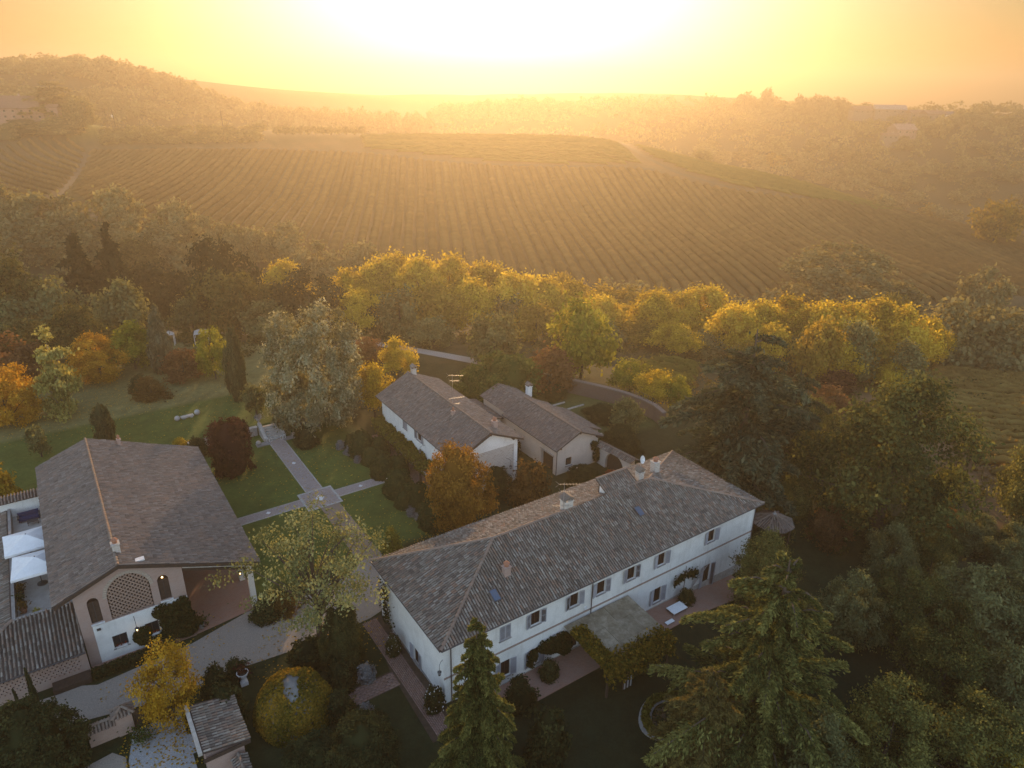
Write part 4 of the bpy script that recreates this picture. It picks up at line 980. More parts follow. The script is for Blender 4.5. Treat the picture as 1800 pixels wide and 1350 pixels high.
# stone bench ends and slab on the upper lawn
bz = gz(*W(13.4, 103.7)[:2])
bn = estate('stone_bench', 'white stone slab bench lying on the upper lawn', 'bench', 13.4, 103.6, bz - .05, R(4))
MB().box(-1.0, .75, -.32, .32, .2, .42).build('slab', MAT['stone'], bn); MB().box(-.8, -.4, -.25, .25, -.1, .2).build('support', MAT['stone'], bn); MB().box(.25, .6, -.25, .25, -.1, .2).build('support', MAT['stone'], bn)
lathe_thing('stone_ball', 'stone ball at the left end of the slab bench on the upper lawn', 'stone ball', ball(.4), 'stone', 11.9, 103.3, bz - .03)
lathe_thing('stone_ball', 'stone ball at the right end of the slab bench on the upper lawn', 'stone ball', ball(.42), 'stone', 14.75, 103.95, bz - .03)
# two white parasols on the roof terrace
def parasol(u, v, z, label, rz=0.0, s=1.95):
    t = estate('parasol', label, 'parasol', u, v, z, rz, 'white parasols on the roof terrace')
    MB().tube([(0, 0, .1), (0, 0, 2.95)], .035, 8).build('pole', MAT['metal'], t)
    MB().lathe([(.42, 0), (.42, .08), (.1, .14), (.05, .3)], 16).build('base', MAT['metal'], t)
    n = 8; V = []; F = []
    ring = [(-s, -s), (0, -s), (s, -s), (s, 0), (s, s), (0, s), (-s, s), (-s, 0)]
    prof = ((.12, 2.98), (.5, 2.72), (1.0, 2.38))
    for k, z2 in prof: V += [(x * k * (1 if (abs(x) == abs(y)) else .985), y * k * (1 if abs(x) == abs(y) else .985), z2 - (.05 if k == .5 and abs(x) != abs(y) else 0)) for x, y in ring]
    V += [(x, y, 2.16) for x, y in ring]; V.append((0, 0, 3.06))
    for r_ in range(3): F += [(r_ * 8 + i, r_ * 8 + (i + 1) % 8, (r_ + 1) * 8 + (i + 1) % 8, (r_ + 1) * 8 + i)[::-1] for i in range(8)]
    F += [(i, (i + 1) % 8, 32) for i in range(8)]
    MB().add(V, F).build('canopy', MAT['canvas'], t)
    MB().lathe([(.03, 0), (.05, .05), (.02, .12)], 8, (0, 0, 3.05)).build('finial', MAT['metal'], t)
    for x, y in ring: MB().tube([(0, 0, 2.9), (x * .97, y * .97, 2.36)], .014, 4).build('rib', MAT['alu'], t)
parasol(-6.6, 73.4, 3.45, 'white square parasol on the terrace, the one farther from the lattice gable', R(2))
parasol(-6.05, 68.9, 3.45, 'white square parasol on the terrace, the one nearer the lattice gable', R(-3))
for i, (u, v, lab) in enumerate(((-6.6, 81.7, 'dark blue lounge sofa against the back wall of the roof terrace'), (-5.0, 82.0, 'dark blue armchair right of the lounge sofa on the roof terrace'))):
    t = estate('lounge_seat', lab, 'sofa', u, v, 3.45)
    w_ = .95 if i == 0 else .45
    MB().box(-w_, w_, -.4, .4, .12, .42).build('seat', MAT['blue'], t); MB().box(-w_, w_, .3, .45, .423, .85).build('backrest', MAT['blue'], t)
    for s in (-1, 1): MB().box(s * w_ - .08, s * w_ + .08, -.4, .4, .42, .6).build('armrest', MAT['metal'], t)
    for sx in (-.8, .8):
        for sy in (-.33, .33): MB().box(sx * w_ - .03, sx * w_ + .03, sy - .03, sy + .03, 0, .12).build('leg', MAT['metal'], t)
t = estate('coffee_table', 'low dark table with white cups before the terrace sofa', 'table', -6.3, 80.6, 3.45)
MB().box(-.5, .5, -.3, .3, .36, .4).build('top', MAT['metal'], t)
for sx in (-.45, .45):
    for sy in (-.25, .25): MB().box(sx - .02, sx + .02, sy - .02, sy + .02, 0, .36).build('leg', MAT['metal'], t)
def pot(u, v, z, label, r=.28, h=.4, mat='terracotta'):
    t = estate('plant_pot', label, 'pot', u, v, z)
    MB().lathe([(r * .7, 0), (r, h), (r * 1.1, h), (r * 1.1, h + .05), (r * .9, h + .05), (r * .9, h - .05), (.02, h - .06)], 12).build('pot', MAT[mat], t)
    return t
POTS = [pot(-7.6, 65.2, 3.45, 'terracotta pot with a reddish plant on the terrace edge'), pot(-7.75, 66.6, 3.45, 'dark pot plant along the terrace parapet, middle one', .24, .36, 'metal'), pot(-7.7, 68.2, 3.45, 'dark pot plant along the terrace parapet, nearest the parasol foot', .24, .36, 'metal'), pot(-6.6, 64.0, 3.45, 'small white pot at the front corner of the roof terrace', .2, .26, 'whitestone')]
POTS2 = [pot(5.5, 58.9, .09, 'pot with a spiky dark plant at the porch corner beside the ivy', .3, .45, 'greystone'), pot(-1.1, 48.4, .04, 'round pot with a dark shrub on the pale forecourt', .45, .4, 'greystone')]

# ------------------------------------------------------------------ creeper pergola on the south front
PG = estate('pergola', 'reed-roofed pergola against the white farmhouse, overgrown with creeper at its front', 'pergola', 36.4, 35.6, -1.2)
pz0, pz1 = 3.55, 3.1
m, nt_, b = newmat('reed matting', .95, .05); o_ = objc(nt_)
mp = nd(nt_, 'ShaderNodeMapping'); mp.inputs['Scale'].default_value = (14, 1.0, 1); nt_.links.new(o_, mp.inputs[0])
f1 = noise(nt_, mp.outputs[0], 1.2, 4, .7); f2 = noise(nt_, o_, .9, 5, .75); f3 = nd(nt_, 'ShaderNodeObjectInfo').outputs['Random']
cc = ramp(nt_, f2, [(.3, (.12, .10, .07)), (.48, (.28, .235, .16)), (.66, (.46, .40, .30))])
cc = mixc(nt_, mth(nt_, 'MULTIPLY', f1, .6), cc, (.10, .085, .06)); cc = mixc(nt_, mth(nt_, 'MULTIPLY', f3, .45), cc, (.15, .12, .085)); setin(nt_, b.inputs['Base Color'], cc); bump(nt_, b, f1, .5, .03); MAT['reed'] = m
for i in range(5):
    for j in range(3):
        x0 = -3.9 + 1.56 * i; y0 = -2.95 + 2.0 * j
        zz = lambda y: pz1 + (pz0 - pz1) * (y + 3.1) / 6.2 + .012 * ((i + j) % 2)
        ya, yb = y0, y0 + 1.98
        sg_ = rng.uniform(-.02, .03)
        MB().add([(x0, ya, zz(ya)), (x0 + 1.54, ya, zz(ya) + sg_), (x0 + 1.54, yb, zz(yb)), (x0, yb, zz(yb) + sg_), (x0, ya, zz(ya) - .05), (x0 + 1.54, ya, zz(ya) - .05), (x0 + 1.54, yb, zz(yb) - .05), (x0, yb, zz(yb) - .05)],
                 [(0, 1, 2, 3), (7, 6, 5, 4), (0, 4, 5, 1), (1, 5, 6, 2), (2, 6, 7, 3), (3, 7, 4, 0)]).build('reed_mat', MAT['reed'], PG)
for x in (-3.6, -1.2, 1.2, 3.6): MB().box(x - .09, x + .09, -2.9, -2.72, -.3, pz1 - .12).build('post', MAT['wood'], PG)
MB().box(-3.9, 3.9, -2.9, -2.7, pz1 - .12, pz1 - .06).build('beam', MAT['wood'], PG)
for k in range(6): MB().box(-1.9 + .18 * k, -1.78 + .18 * k, -3.0, -2.94, -.3, 1.2).build('screen_slat', MAT['shutter' if k % 2 else 'wood'], PG)

# furniture by the south front
for nm, lab, (u, v, z), dims in (('garden_table', 'bluish-white low garden table on the terrace below the shuttered window', (45.9, 37.2, -1.32), (.95, .55, .55)), ('garden_bench', 'small pale bench beside the low garden table', (44.0, 36.3, -1.3), (.5, .2, .35))):
    t = estate(nm, lab, nm.split('_')[1], u, v, z)
    a, b_, h = dims
    MB().box(-a, a, -b_, b_, h - .05, h).build('top', MAT['canvas'], t)
    for sx in (-1, 1):
        for sy in (-1, 1): MB().box(sx * (a - .06) - .03, sx * (a - .06) + .03, sy * (b_ - .06) - .03, sy * (b_ - .06) + .03, 0, h - .05).build('leg', MAT['alu'], t)
t = estate('garden_stool', 'small pale stool at the near end of the low table', 'stool', 47.3, 37.5, -1.35)
MB().box(-.25, .25, -.2, .2, .36, .42).build('seat', MAT['canvas'], t)
for sx in (-1, 1):
    for sy in (-1, 1): MB().box(sx * .2 - .025, sx * .2 + .025, sy * .15 - .025, sy * .15 + .025, 0, .36).build('leg', MAT['alu'], t)

# ------------------------------------------------------------------ kidney-shaped lily pond
pd = estate('lily_pond', 'kidney-shaped garden pond with pale stone rim and leafy edge planting', 'pond', 36.2, 28.0, -1.15)
def kidney(s): return [(s * 2.9 * math.cos(a) * (1 + .12 * math.cos(2 * a)), s * 2.3 * math.sin(a) * (1 - .12 * math.cos(a)) + .3) for a in np.linspace(0, 2 * math.pi, 40)[:-1]]
for nm, so, si, z0, z1 in (('outer_rim', 1.0, .91, -.2, .14), ('inner_rim', .70, .62, -.2, .10)):
    A1, A2 = kidney(so), kidney(si); n = len(A1)
    V = [(x, y, z1) for x, y in A1] + [(x, y, z1) for x, y in A2] + [(x, y, z0) for x, y in A1] + [(x, y, z0) for x, y in A2]
    F = [(i, (i + 1) % n, n + (i + 1) % n, n + i) for i in range(n)] + [(2 * n + i, 2 * n + (i + 1) % n, (i + 1) % n, i) for i in range(n)] + [(n + i, n + (i + 1) % n, 3 * n + (i + 1) % n, 3 * n + i) for i in range(n)]
    MB().add(V, F).build(nm, MAT['greystone'], pd)
MB().add([(x, y, .0) for x, y in kidney(.63)], [tuple(range(39))]).build('water', MAT['water'], pd)
MB().add([(x, y, .01) for x, y in kidney(.92)] + [(x, y, .01) for x, y in kidney(.69)], [(i, (i + 1) % 39, 39 + (i + 1) % 39, 39 + i) for i in range(39)]).build('soil', MAT['dirt'], pd)
st_ = estate('garden_statue', 'small white statue standing on the pond rim', 'statue', 34.3, 27.6, -1.05)
MB().lathe([(.14, 0), (.12, .1), (.09, .2), (.11, .4), (.15, .6), (.06, .72), (.09, .82), (.08, .92), (.02, .98)], 10).build('body', MAT['whitestone'], st_)
MB().lathe([(.2, -.12), (.2, 0)], 10).build('foot', MAT['stone'], st_)

# ------------------------------------------------------------------ walled kitchen garden
gw = estate('curved_garden_wall', 'tall curved brick wall round the kitchen garden', 'wall', 69, 76)
cpts = [(66.2, 87.5), (67.6, 84.6), (69.4, 81.2), (71.2, 77.6), (72.5, 74.2), (73.1, 71.2), (73.1, 68.4), (72.4, 65.8)]
cp2 = []
for i in range(len(cpts) - 1):
    for k in range(4): cp2.append((cpts[i][0] + (cpts[i + 1][0] - cpts[i][0]) * k / 4 - 69, cpts[i][1] + (cpts[i + 1][1] - cpts[i][1]) * k / 4 - 76))
cp2.append((cpts[-1][0] - 69, cpts[-1][1] - 76))
def ribbon(mb, pts, w, z0, z1):
    P = np.array(pts); d = np.gradient(P, axis=0); d /= np.linalg.norm(d, axis=1)[:, None]; n = np.stack([-d[:, 1], d[:, 0]], 1) * w / 2
    A, B2 = P + n, P - n; k = len(P)
    V = [(*a, z0) for a in A] + [(*a, z0) for a in B2] + [(*a, z1) for a in A] + [(*a, z1) for a in B2]
    F = []
    for i in range(k - 1): F += [(2 * k + i, 3 * k + i, 3 * k + i + 1, 2 * k + i + 1), (i, i + 1, 2 * k + i + 1, 2 * k + i)[::-1], (k + i, k + i + 1, 3 * k + i + 1, 3 * k + i)]
    F += [(0, k, 3 * k, 2 * k), (k - 1, 2 * k - 1, 4 * k - 1, 3 * k - 1)[::-1]]
    mb.add(V, F)
mb = MB(); ribbon(mb, cp2, .45, -2.5, 2.3); mb.build('wall', MAT['darkbrick'], gw)
mb = MB(); ribbon(mb, cp2, .75, 2.303, 2.48); mb.build('coping', MAT['tile_barn'], gw)
for i, (u, v, lu, lv, lab) in enumerate(((62.6, 80.5, 2.6, .12, 'pale board edging along the far vegetable bed'), (63.5, 76.0, .12, 3.0, 'pale board edging across the middle of the kitchen garden'), (66.5, 73.2, 1.5, .14, 'pale plank lying on the kitchen garden grass'), (64.2, 78.2, 3.0, .12, 'pale board edging along the near vegetable bed'), (63.0, 66.5, .14, 2.6, 'pale kerb beside the outbuilding side roof'))):
    t = tag(MB().box(-lu, lu, -lv, lv, -.3, .18).build('bed_edging', MAT['stone'], None, W(u, v, gz(*W(u, v)[:2])), TH), lab, 'edging')
tr = estate('iron_railing', 'thin iron railing on top of the curved brick wall', 'railing', 73.1, 69.5, 2.48)
for k in range(6): MB().tube([(-.1, -2.5 + k, -.05), (-.1, -2.5 + k, .95)], .03, 5).build('post', MAT['metal'], tr)
for z in (.45, .92): MB().tube([(-.1, -2.6, z), (-.1, 2.6, z)], .022, 5).build('rail', MAT['metal'], tr)
fz = gz(*W(60.5, 88.0)[:2])
fe = estate('timber_fence', 'short timber post fence behind the outbuilding roof', 'fence', 60.5, 86.5, fz)
for k in range(4): MB().box(-2 + 1.3 * k - .07, -2 + 1.3 * k + .07, -.07, .07, -.3, 1.5).build('post', MAT['wood'], fe)
for z in (.6, 1.2): MB().box(-2.2, 2.1, .072, .12, z, z + .12).build('rail', MAT['wood'], fe)
TREES = [
 ('spruce_near', -2.0, 36.0, -0.15, 16.2, 8.6, 'tall drooping spruce before the near corner of the white farmhouse', 'tree', None),
 ('cedar_near', 19.4, 40.0, -1.35, 19.4, 18.9, 'big yellow-green cedar with sweeping branches before the pond', 'tree', None),
 ('larch', 14.8, 38.5, -1.35, 10.6, 8.4, 'feathery brownish larch beside the lily pond', 'tree', None),
 ('cedar_dark', 28.0, 76.8, -1.01, 23.3, 23.8, 'tall dark cedar with tiered branches behind the white farmhouse', 'tree', None),
 ('cedar_dark', 35.9, 81.6, -1.37, 17.2, 11.3, 'slimmer leaning cedar right of the tall dark cedar', 'tree', None),
 ('oak_near', 44.0, 71.6, -3.01, 22.0, 18.6, 'broad dark oak with open crown right of the white farmhouse', 'tree', None),
 ('oak_near', 63.6, 72.7, -3.06, 17.8, 11.5, 'bushy oak cut by the right edge above the undergrowth', 'tree', None),
 ('oak_near', 25.5, 57.8, -2.23, 9.9, 7.6, 'round olive-green tree at the far right corner of the white farmhouse', 'tree', None),
 ('olive', 41.1, 63.0, -2.75, 8.0, 5.9, 'small grey-green tree on the dark lawn below the broad oak', 'tree', None),
 ('garden_pale', -16.9, 49.5, -0.15, 15.8, 12.9, 'pale green spreading tree with bare lower limbs between barn and farmhouse', 'tree', None),
 ('maple', -26.1, 40.6, -0.15, 8.7, 5.6, 'golden yellow maple beside the wooden gate', 'tree', None),
 ('orange', -5.8, 67.9, -0.15, 11.6, 7.7, 'dense orange-brown tree by the gable of the garden house', 'tree', None),
 ('purple', -36.0, 79.9, -0.15, 7.8, 5.2, 'dark purple beech of rounded column shape on the lawn', 'tree', None),
 ('silver', -28.3, 93.1, -0.15, 19.0, 13.0, 'tall silvery poplar beside the garden steps', 'tree', None),
 ('ragged', -58.3, 109.9, 1.19, 12.2, 4.6, 'ragged grey-green cypress at the back of the upper lawn', 'tree', None),
 ('cypress', -42.1, 99.5, 1.1, 12.5, 3.3, 'slim dark cypress on the edge of the upper lawn', 'tree', None),
 ('cypress', -53.8, 83.3, 1.09, 7.5, 2.7, 'broad cypress close behind the barn ridge', 'tree', None),
 ('birch', -65.5, 93.6, 1.1, 14.3, 8.4, 'pale yellow-green tree with layered branches on the upper lawn', 'tree', None),
 ('fiery', -66.6, 105.6, 1.14, 8.2, 8.8, 'bright orange-yellow tree behind the pale layered tree', 'tree', None),
 ('fiery', -71.2, 89.7, 1.1, 9.7, 8.9, 'fiery orange tree at the left edge', 'tree', None),
 ('lime', -48.7, 107.2, 1.19, 9.2, 5.8, 'yellow-green young tree left of the slim cypress', 'tree', None),
 ('goldcone', -59.0, 69.2, 0.29, 8.6, 5.9, 'golden conifer at the left edge beside the roof terrace', 'tree', None),
 ('rust', -78.7, 102.9, 1.16, 8.8, 10.0, 'rusty brown tree above the fiery orange one', 'tree', None),
 ('lime', -63.7, 111.0, 1.16, 8.6, 8.7, 'yellow-tipped green tree left of the ragged cypress', 'tree', None),
 ('rust', -53.6, 106.7, 1.18, 5.7, 6.5, 'reddish brown shrubby tree between the ragged cypress and the young yellow-green tree', 'tree', None),
 ('rust', 6.1, 107.2, -0.11, 7.9, 8.9, 'rust red tree behind the outbuilding', 'tree', None),
 ('magnolia', -0.8, 102.3, -0.13, 9.1, 10.9, 'glossy dark green magnolia behind the garden house roof', 'tree', None),
 ('magnolia', -5.8, 101.2, -0.14, 7.3, 6.7, 'smaller glossy tree left of the big magnolia', 'tree', None),
 ('lime', 11.9, 114.2, -0.42, 14.4, 11.4, 'bright lime green tree beyond the curved garden wall', 'tree', None),
 ('olive', -3.4, 121.1, -0.77, 10.7, 9.6, 'grey-green round tree below the golden valley row', 'tree', None),
 ('olive', -15.6, 131.1, -1.65, 6.6, 8.4, 'low grey-green tree beside the pale road', 'tree', None),
 ('locust', -19.2, 110.1, 0.22, 7.4, 6.7, 'thin golden tree rising behind the garden house chimney', 'tree', None),
 ('locust', -20.7, 96.8, -0.09, 8.8, 6.9, 'golden shrubby tree between the silvery poplar and the garden house', 'tree', None),
 ('rust', -25.6, 117.2, 0.38, 5.4, 6.1, 'copper shrub tree between the silvery poplar and the pale road', 'tree', None),
 ('lime', 19.5, 108.2, -0.21, 5.9, 6.6, 'yellow-green bushy tree right of the lime green tree', 'tree', None),
 ('locust', 22.9, 103.4, -0.16, 6.1, 7.3, 'golden brown bush beyond the iron railing', 'tree', None),
 ('lime', 25.7, 101.7, -0.15, 5.8, 5.4, 'green bush left of the tall dark cedar', 'tree', None),
 ('olive', 16.9, 93.6, -0.15, 5.5, 5.0, 'dark green bush in the kitchen garden against the curved wall', 'bush', None),
 ('spruce', -84.2, 146, -4.44, 23.8, 12.4, 'tall dark spruce on the wooded bank, the taller of the pair', 'tree', 'trees on the wooded left bank'),
 ('spruce', -91.5, 146, -4.37, 22.0, 13.9, 'olive spruce on the wooded bank, the lower of the pair', 'tree', 'trees on the wooded left bank'),
 ('oakdark', -61.4, 146, -4.34, 21.7, 15.4, 'dark round oak standing out before the hazy vineyard', 'tree', 'trees on the wooded left bank'),
 ('oakdark', -82.7, 158.6, -7.3, 15.8, 16.8, 'dense dark oak below the spruce pair', 'tree', 'trees on the wooded left bank'),
 ('oak', -57.4, 137.9, -2.33, 14.7, 13.5, 'brown-green oak behind the slim cypress', 'tree', 'trees on the wooded left bank'),
 ('olive', -75.6, 130.3, -1.1, 12.7, 10.6, 'grey-green tree with yellow top below the dense dark oak', 'tree', 'trees on the wooded left bank'),
 ('olive', -88.0, 129.7, -1.13, 13.8, 11.1, 'grey-green tree on the bank left of centre among dark oaks', 'tree', 'trees on the wooded left bank'),
 ('oak', -95.4, 128.7, -0.93, 17.5, 12.1, 'grey-brown tree at the left edge of the wooded bank', 'tree', 'trees on the wooded left bank'),
 ('oakdark', -42.4, 141.3, -3.25, 14.8, 13.8, 'dark oak at the left end of the golden valley row', 'tree', 'trees on the wooded left bank'),
 ('locust', -58.3, 174.6, -10.73, 15.3, 14.0, 'golden tree half hidden behind the dark oak at the row end', 'tree', 'trees on the wooded left bank'),
 ('olive', -65.6, 137.4, -2.29, 8.6, 8.2, 'olive tree behind the ragged cypress', 'tree', 'trees on the wooded left bank'),
 ('oak', -73.6, 113.2, 1.02, 10.4, 8.8, 'dark green tree behind the bright orange-yellow tree', 'tree', 'trees on the wooded left bank'),
 ('oak', -82.4, 113.1, 0.9, 8.3, 8.8, 'shadowy green tree above the rusty brown tree', 'tree', 'trees on the wooded left bank'),
 ('olive', -48.5, 131.9, -1.14, 8.3, 9.0, 'grey-olive tree left of the dark row-end oak', 'tree', 'trees on the wooded left bank'),
 ('oak', -32.0, 144.2, -4.07, 9.6, 9.8, 'dark green tree before the golden row, above the silvery poplar', 'tree', 'trees on the wooded left bank'),
 ('oak', -105.1, 196.3, -8.45, 13.1, 13.0, 'hazy dark tree between the spruce pair and the round oak', 'tree', 'trees on the wooded left bank'),
 ('olive', -92.0, 124.6, -0.36, 10.0, 10.2, 'dull green tree between the left-edge tree and the orange one', 'tree', 'trees on the wooded left bank'),
 ('oak', -49.9, 139.4, -2.72, 11.1, 8.3, 'brownish tree between two oaks on the bank', 'tree', 'trees on the wooded left bank'),
 ('hazy', -139.5, 186.8, -6.44, 12.5, 13.9, 'hazy tree at the foot of the vineyard hill, first from the left', 'tree', 'hazy trees at the foot of the hill'),
 ('hazy', -154.5, 215.6, -0.45, 16.7, 13.9, 'hazy tree at the foot of the vineyard hill, second from the left', 'tree', 'hazy trees at the foot of the hill'),
 ('hazy', -144.5, 205.7, -3.04, 12.4, 13.4, 'hazy tree at the foot of the vineyard hill, third from the left', 'tree', 'hazy trees at the foot of the hill'),
 ('hazy', -143.4, 214.0, -1.52, 15.6, 15.6, 'hazy tree at the foot of the vineyard hill, fourth from the left', 'tree', 'hazy trees at the foot of the hill'),
 ('hazy', -134.7, 204.1, -4.36, 10.9, 15.8, 'hazy tree at the foot of the vineyard hill, fifth from the left', 'tree', 'hazy trees at the foot of the hill'),
 ('hazy', -134.0, 217.0, -2.02, 14.6, 14.0, 'hazy tree at the foot of the vineyard hill, sixth from the left', 'tree', 'hazy trees at the foot of the hill'),
 ('hazy', -123.8, 203.5, -5.69, 12.5, 14.2, 'hazy tree at the foot of the vineyard hill, seventh from the left', 'tree', 'hazy trees at the foot of the hill'),
 ('hazy', -124.7, 224.8, -1.93, 16.4, 13.6, 'hazy tree at the foot of the vineyard hill, eighth from the left', 'tree', 'hazy trees at the foot of the hill'),
 ('hazy', -112.1, 202.9, -6.94, 11.7, 11.7, 'hazy tree at the foot of the vineyard hill, ninth from the left', 'tree', 'hazy trees at the foot of the hill'),
 ('hazy', -114.1, 214.8, -4.71, 12.4, 14.8, 'hazy tree at the foot of the vineyard hill, tenth from the left', 'tree', 'hazy trees at the foot of the hill'),
 ('hazy', -103.2, 209.0, -6.69, 12.0, 13.7, 'hazy tree at the foot of the vineyard hill, eleventh from the left', 'tree', 'hazy trees at the foot of the hill'),
 ('hazy', -105.0, 222.0, -4.47, 15.6, 12.6, 'hazy tree at the foot of the vineyard hill, twelfth from the left', 'tree', 'hazy trees at the foot of the hill'),
 ('hazy', -93.2, 202.9, -8.29, 10.1, 11.7, 'hazy tree at the foot of the vineyard hill, thirteenth from the left', 'tree', 'hazy trees at the foot of the hill'),
 ('hazy', -95.3, 219.9, -5.63, 12.4, 12.5, 'hazy tree at the foot of the vineyard hill, fourteenth from the left', 'tree', 'hazy trees at the foot of the hill'),
 ('hazy', -84.2, 213.1, -7.32, 13.0, 10.4, 'hazy tree at the foot of the vineyard hill, fifteenth from the left', 'tree', 'hazy trees at the foot of the hill'),
 ('hazy', -78.3, 213.6, -7.5, 12.3, 10.5, 'hazy tree at the foot of the vineyard hill, sixteenth from the left', 'tree', 'hazy trees at the foot of the hill'),
 ('hazy', -69.2, 215.2, -7.54, 13.4, 12.3, 'hazy tree at the foot of the vineyard hill, seventeenth from the left', 'tree', 'hazy trees at the foot of the hill'),
 ('hazy', -57.5, 203.4, -9.53, 12.6, 11.7, 'hazy tree at the foot of the vineyard hill, eighteenth from the left', 'tree', 'hazy trees at the foot of the hill'),
 ('hazy', -50.7, 195.4, -10.56, 10.7, 11.3, 'hazy tree at the foot of the vineyard hill, nineteenth from the left', 'tree', 'hazy trees at the foot of the hill'),
 ('hazy', -44.2, 204.0, -9.59, 12.8, 12.6, 'hazy tree at the foot of the vineyard hill, twentieth from the left', 'tree', 'hazy trees at the foot of the hill'),
 ('locust', -37.4, 153, -6.2, 13.9, 13.1, 'golden locust tree in the valley row, first from the left', 'tree', 'golden trees in the valley row'),
 ('locust', -32.7, 157, -7.22, 16.0, 14.1, 'golden locust tree in the valley row, second from the left', 'tree', 'golden trees in the valley row'),
 ('locust', -28.1, 161, -8.21, 19.3, 14.5, 'golden locust tree in the valley row, third from the left', 'tree', 'golden trees in the valley row'),
 ('locust', -20.7, 154, -6.75, 18.0, 13.2, 'golden locust tree in the valley row, fourth from the left', 'tree', 'golden trees in the valley row'),
 ('locust', -14.6, 158, -7.93, 18.1, 15.0, 'golden locust tree in the valley row, fifth from the left', 'tree', 'golden trees in the valley row'),
 ('locust', -6.8, 162, -9.13, 17.7, 15.4, 'golden locust tree in the valley row, sixth from the left', 'tree', 'golden trees in the valley row'),
 ('locust', 0.2, 155, -7.55, 16.1, 14.0, 'golden locust tree in the valley row, seventh from the left', 'tree', 'golden trees in the valley row'),
 ('locust', 7.1, 159, -8.56, 14.1, 14.3, 'golden locust tree in the valley row, eighth from the left', 'tree', 'golden trees in the valley row'),
 ('locust', 14.1, 163, -9.4, 12.7, 13.9, 'golden locust tree in the valley row, ninth from the left', 'tree', 'golden trees in the valley row'),
 ('locust', 19.5, 150, -6.3, 10.4, 12.1, 'golden locust tree in the valley row, tenth from the left', 'tree', 'golden trees in the valley row'),
 ('locust', 26.3, 154, -7.38, 8.5, 12.4, 'golden locust tree in the valley row, eleventh from the left', 'tree', 'golden trees in the valley row'),
 ('locust', 30.2, 147, -5.82, 12.0, 13.3, 'golden locust tree in the valley row, twelfth from the left', 'tree', 'golden trees in the valley row'),
 ('locust', 36.9, 151, -7.24, 11.4, 12.2, 'golden locust tree in the valley row, thirteenth from the left', 'tree', 'golden trees in the valley row'),
 ('locust', 43.6, 155, -8.76, 14.1, 16.2, 'golden locust tree in the valley row, fourteenth from the left', 'tree', 'golden trees in the valley row'),
 ('locust', 44.8, 136, -4.98, 12.3, 11.1, 'golden locust tree in the valley row, fifteenth from the left', 'tree', 'golden trees in the valley row'),
 ('locust', 51.0, 140, -6.34, 13.0, 12.8, 'golden locust tree in the valley row, sixteenth from the left', 'tree', 'golden trees in the valley row'),
 ('locust', 58.3, 144, -7.81, 13.7, 13.8, 'golden locust tree in the valley row, seventeenth from the left', 'tree', 'golden trees in the valley row'),
 ('locust', 61.1, 137, -6.76, 13.7, 11.2, 'golden locust tree in the valley row, eighteenth from the left', 'tree', 'golden trees in the valley row'),
 ('locust', 67.9, 141, -7.95, 15.0, 15.6, 'golden locust tree in the valley row, nineteenth from the left', 'tree', 'golden trees in the valley row'),
 ('locust', 78.2, 145, -9.36, 15.4, 13.3, 'golden locust tree in the valley row, twentieth from the left', 'tree', 'golden trees in the valley row'),
 ('locust', 80.3, 138, -8.14, 13.9, 12.7, 'golden locust tree in the valley row, twenty-first from the left', 'tree', 'golden trees in the valley row'),
 ('locust', 87.6, 142, -9.31, 12.1, 9.6, 'golden locust tree in the valley row, twenty-second from the left', 'tree', 'golden trees in the valley row'),
 ('locust', -32.0, 142, -3.53, 10.9, 10.0, 'shaded tree in front of the golden valley row, first from the left', 'tree', 'shaded trees in front of the golden row'),
 ('olive', -24.1, 144, -4.15, 11.7, 11.4, 'shaded tree in front of the golden valley row, second from the left', 'tree', 'shaded trees in front of the golden row'),
 ('locustdark', -16.0, 146, -4.87, 12.6, 12.3, 'shaded tree in front of the golden valley row, third from the left', 'tree', 'shaded trees in front of the golden row'),
 ('locust', -8.9, 148, -5.59, 13.3, 11.8, 'shaded tree in front of the golden valley row, fourth from the left', 'tree', 'shaded trees in front of the golden row'),
 ('olive', -1.6, 150, -6.26, 10.7, 11.2, 'shaded tree in front of the golden valley row, fifth from the left', 'tree', 'shaded trees in front of the golden row'),
 ('locustdark', 5.0, 143, -4.65, 9.4, 10.0, 'shaded tree in front of the golden valley row, sixth from the left', 'tree', 'shaded trees in front of the golden row'),
 ('locust', 11.8, 145, -5.12, 7.5, 9.5, 'shaded tree in front of the golden valley row, seventh from the left', 'tree', 'shaded trees in front of the golden row'),
 ('olive', 18.5, 139, -3.81, 5.7, 10.4, 'shaded tree in front of the golden valley row, eighth from the left', 'tree', 'shaded trees in front of the golden row'),
 ('locustdark', 27.0, 141, -4.31, 5.7, 11.2, 'shaded tree in front of the golden valley row, ninth from the left', 'tree', 'shaded trees in front of the golden row'),
 ('locust', 32.5, 134, -3.42, 6.7, 10.7, 'shaded tree in front of the golden valley row, tenth from the left', 'tree', 'shaded trees in front of the golden row'),
 ('olive', 39.4, 136, -4.37, 5.9, 10.3, 'shaded tree in front of the golden valley row, eleventh from the left', 'tree', 'shaded trees in front of the golden row'),
 ('locustdark', 45.8, 126, -3.72, 6.6, 10.2, 'shaded tree in front of the golden valley row, twelfth from the left', 'tree', 'shaded trees in front of the golden row'),
 ('locust', 49.2, 128, -4.32, 10.5, 8.5, 'shaded tree in front of the golden valley row, thirteenth from the left', 'tree', 'shaded trees in front of the golden row'),
 ('olive', 54.8, 130, -5.15, 7.9, 11.1, 'shaded tree in front of the golden valley row, fourteenth from the left', 'tree', 'shaded trees in front of the golden row'),
 ('locustdark', 56.4, 123, -4.5, 13.0, 9.4, 'shaded tree in front of the golden valley row, fifteenth from the left', 'tree', 'shaded trees in front of the golden row'),
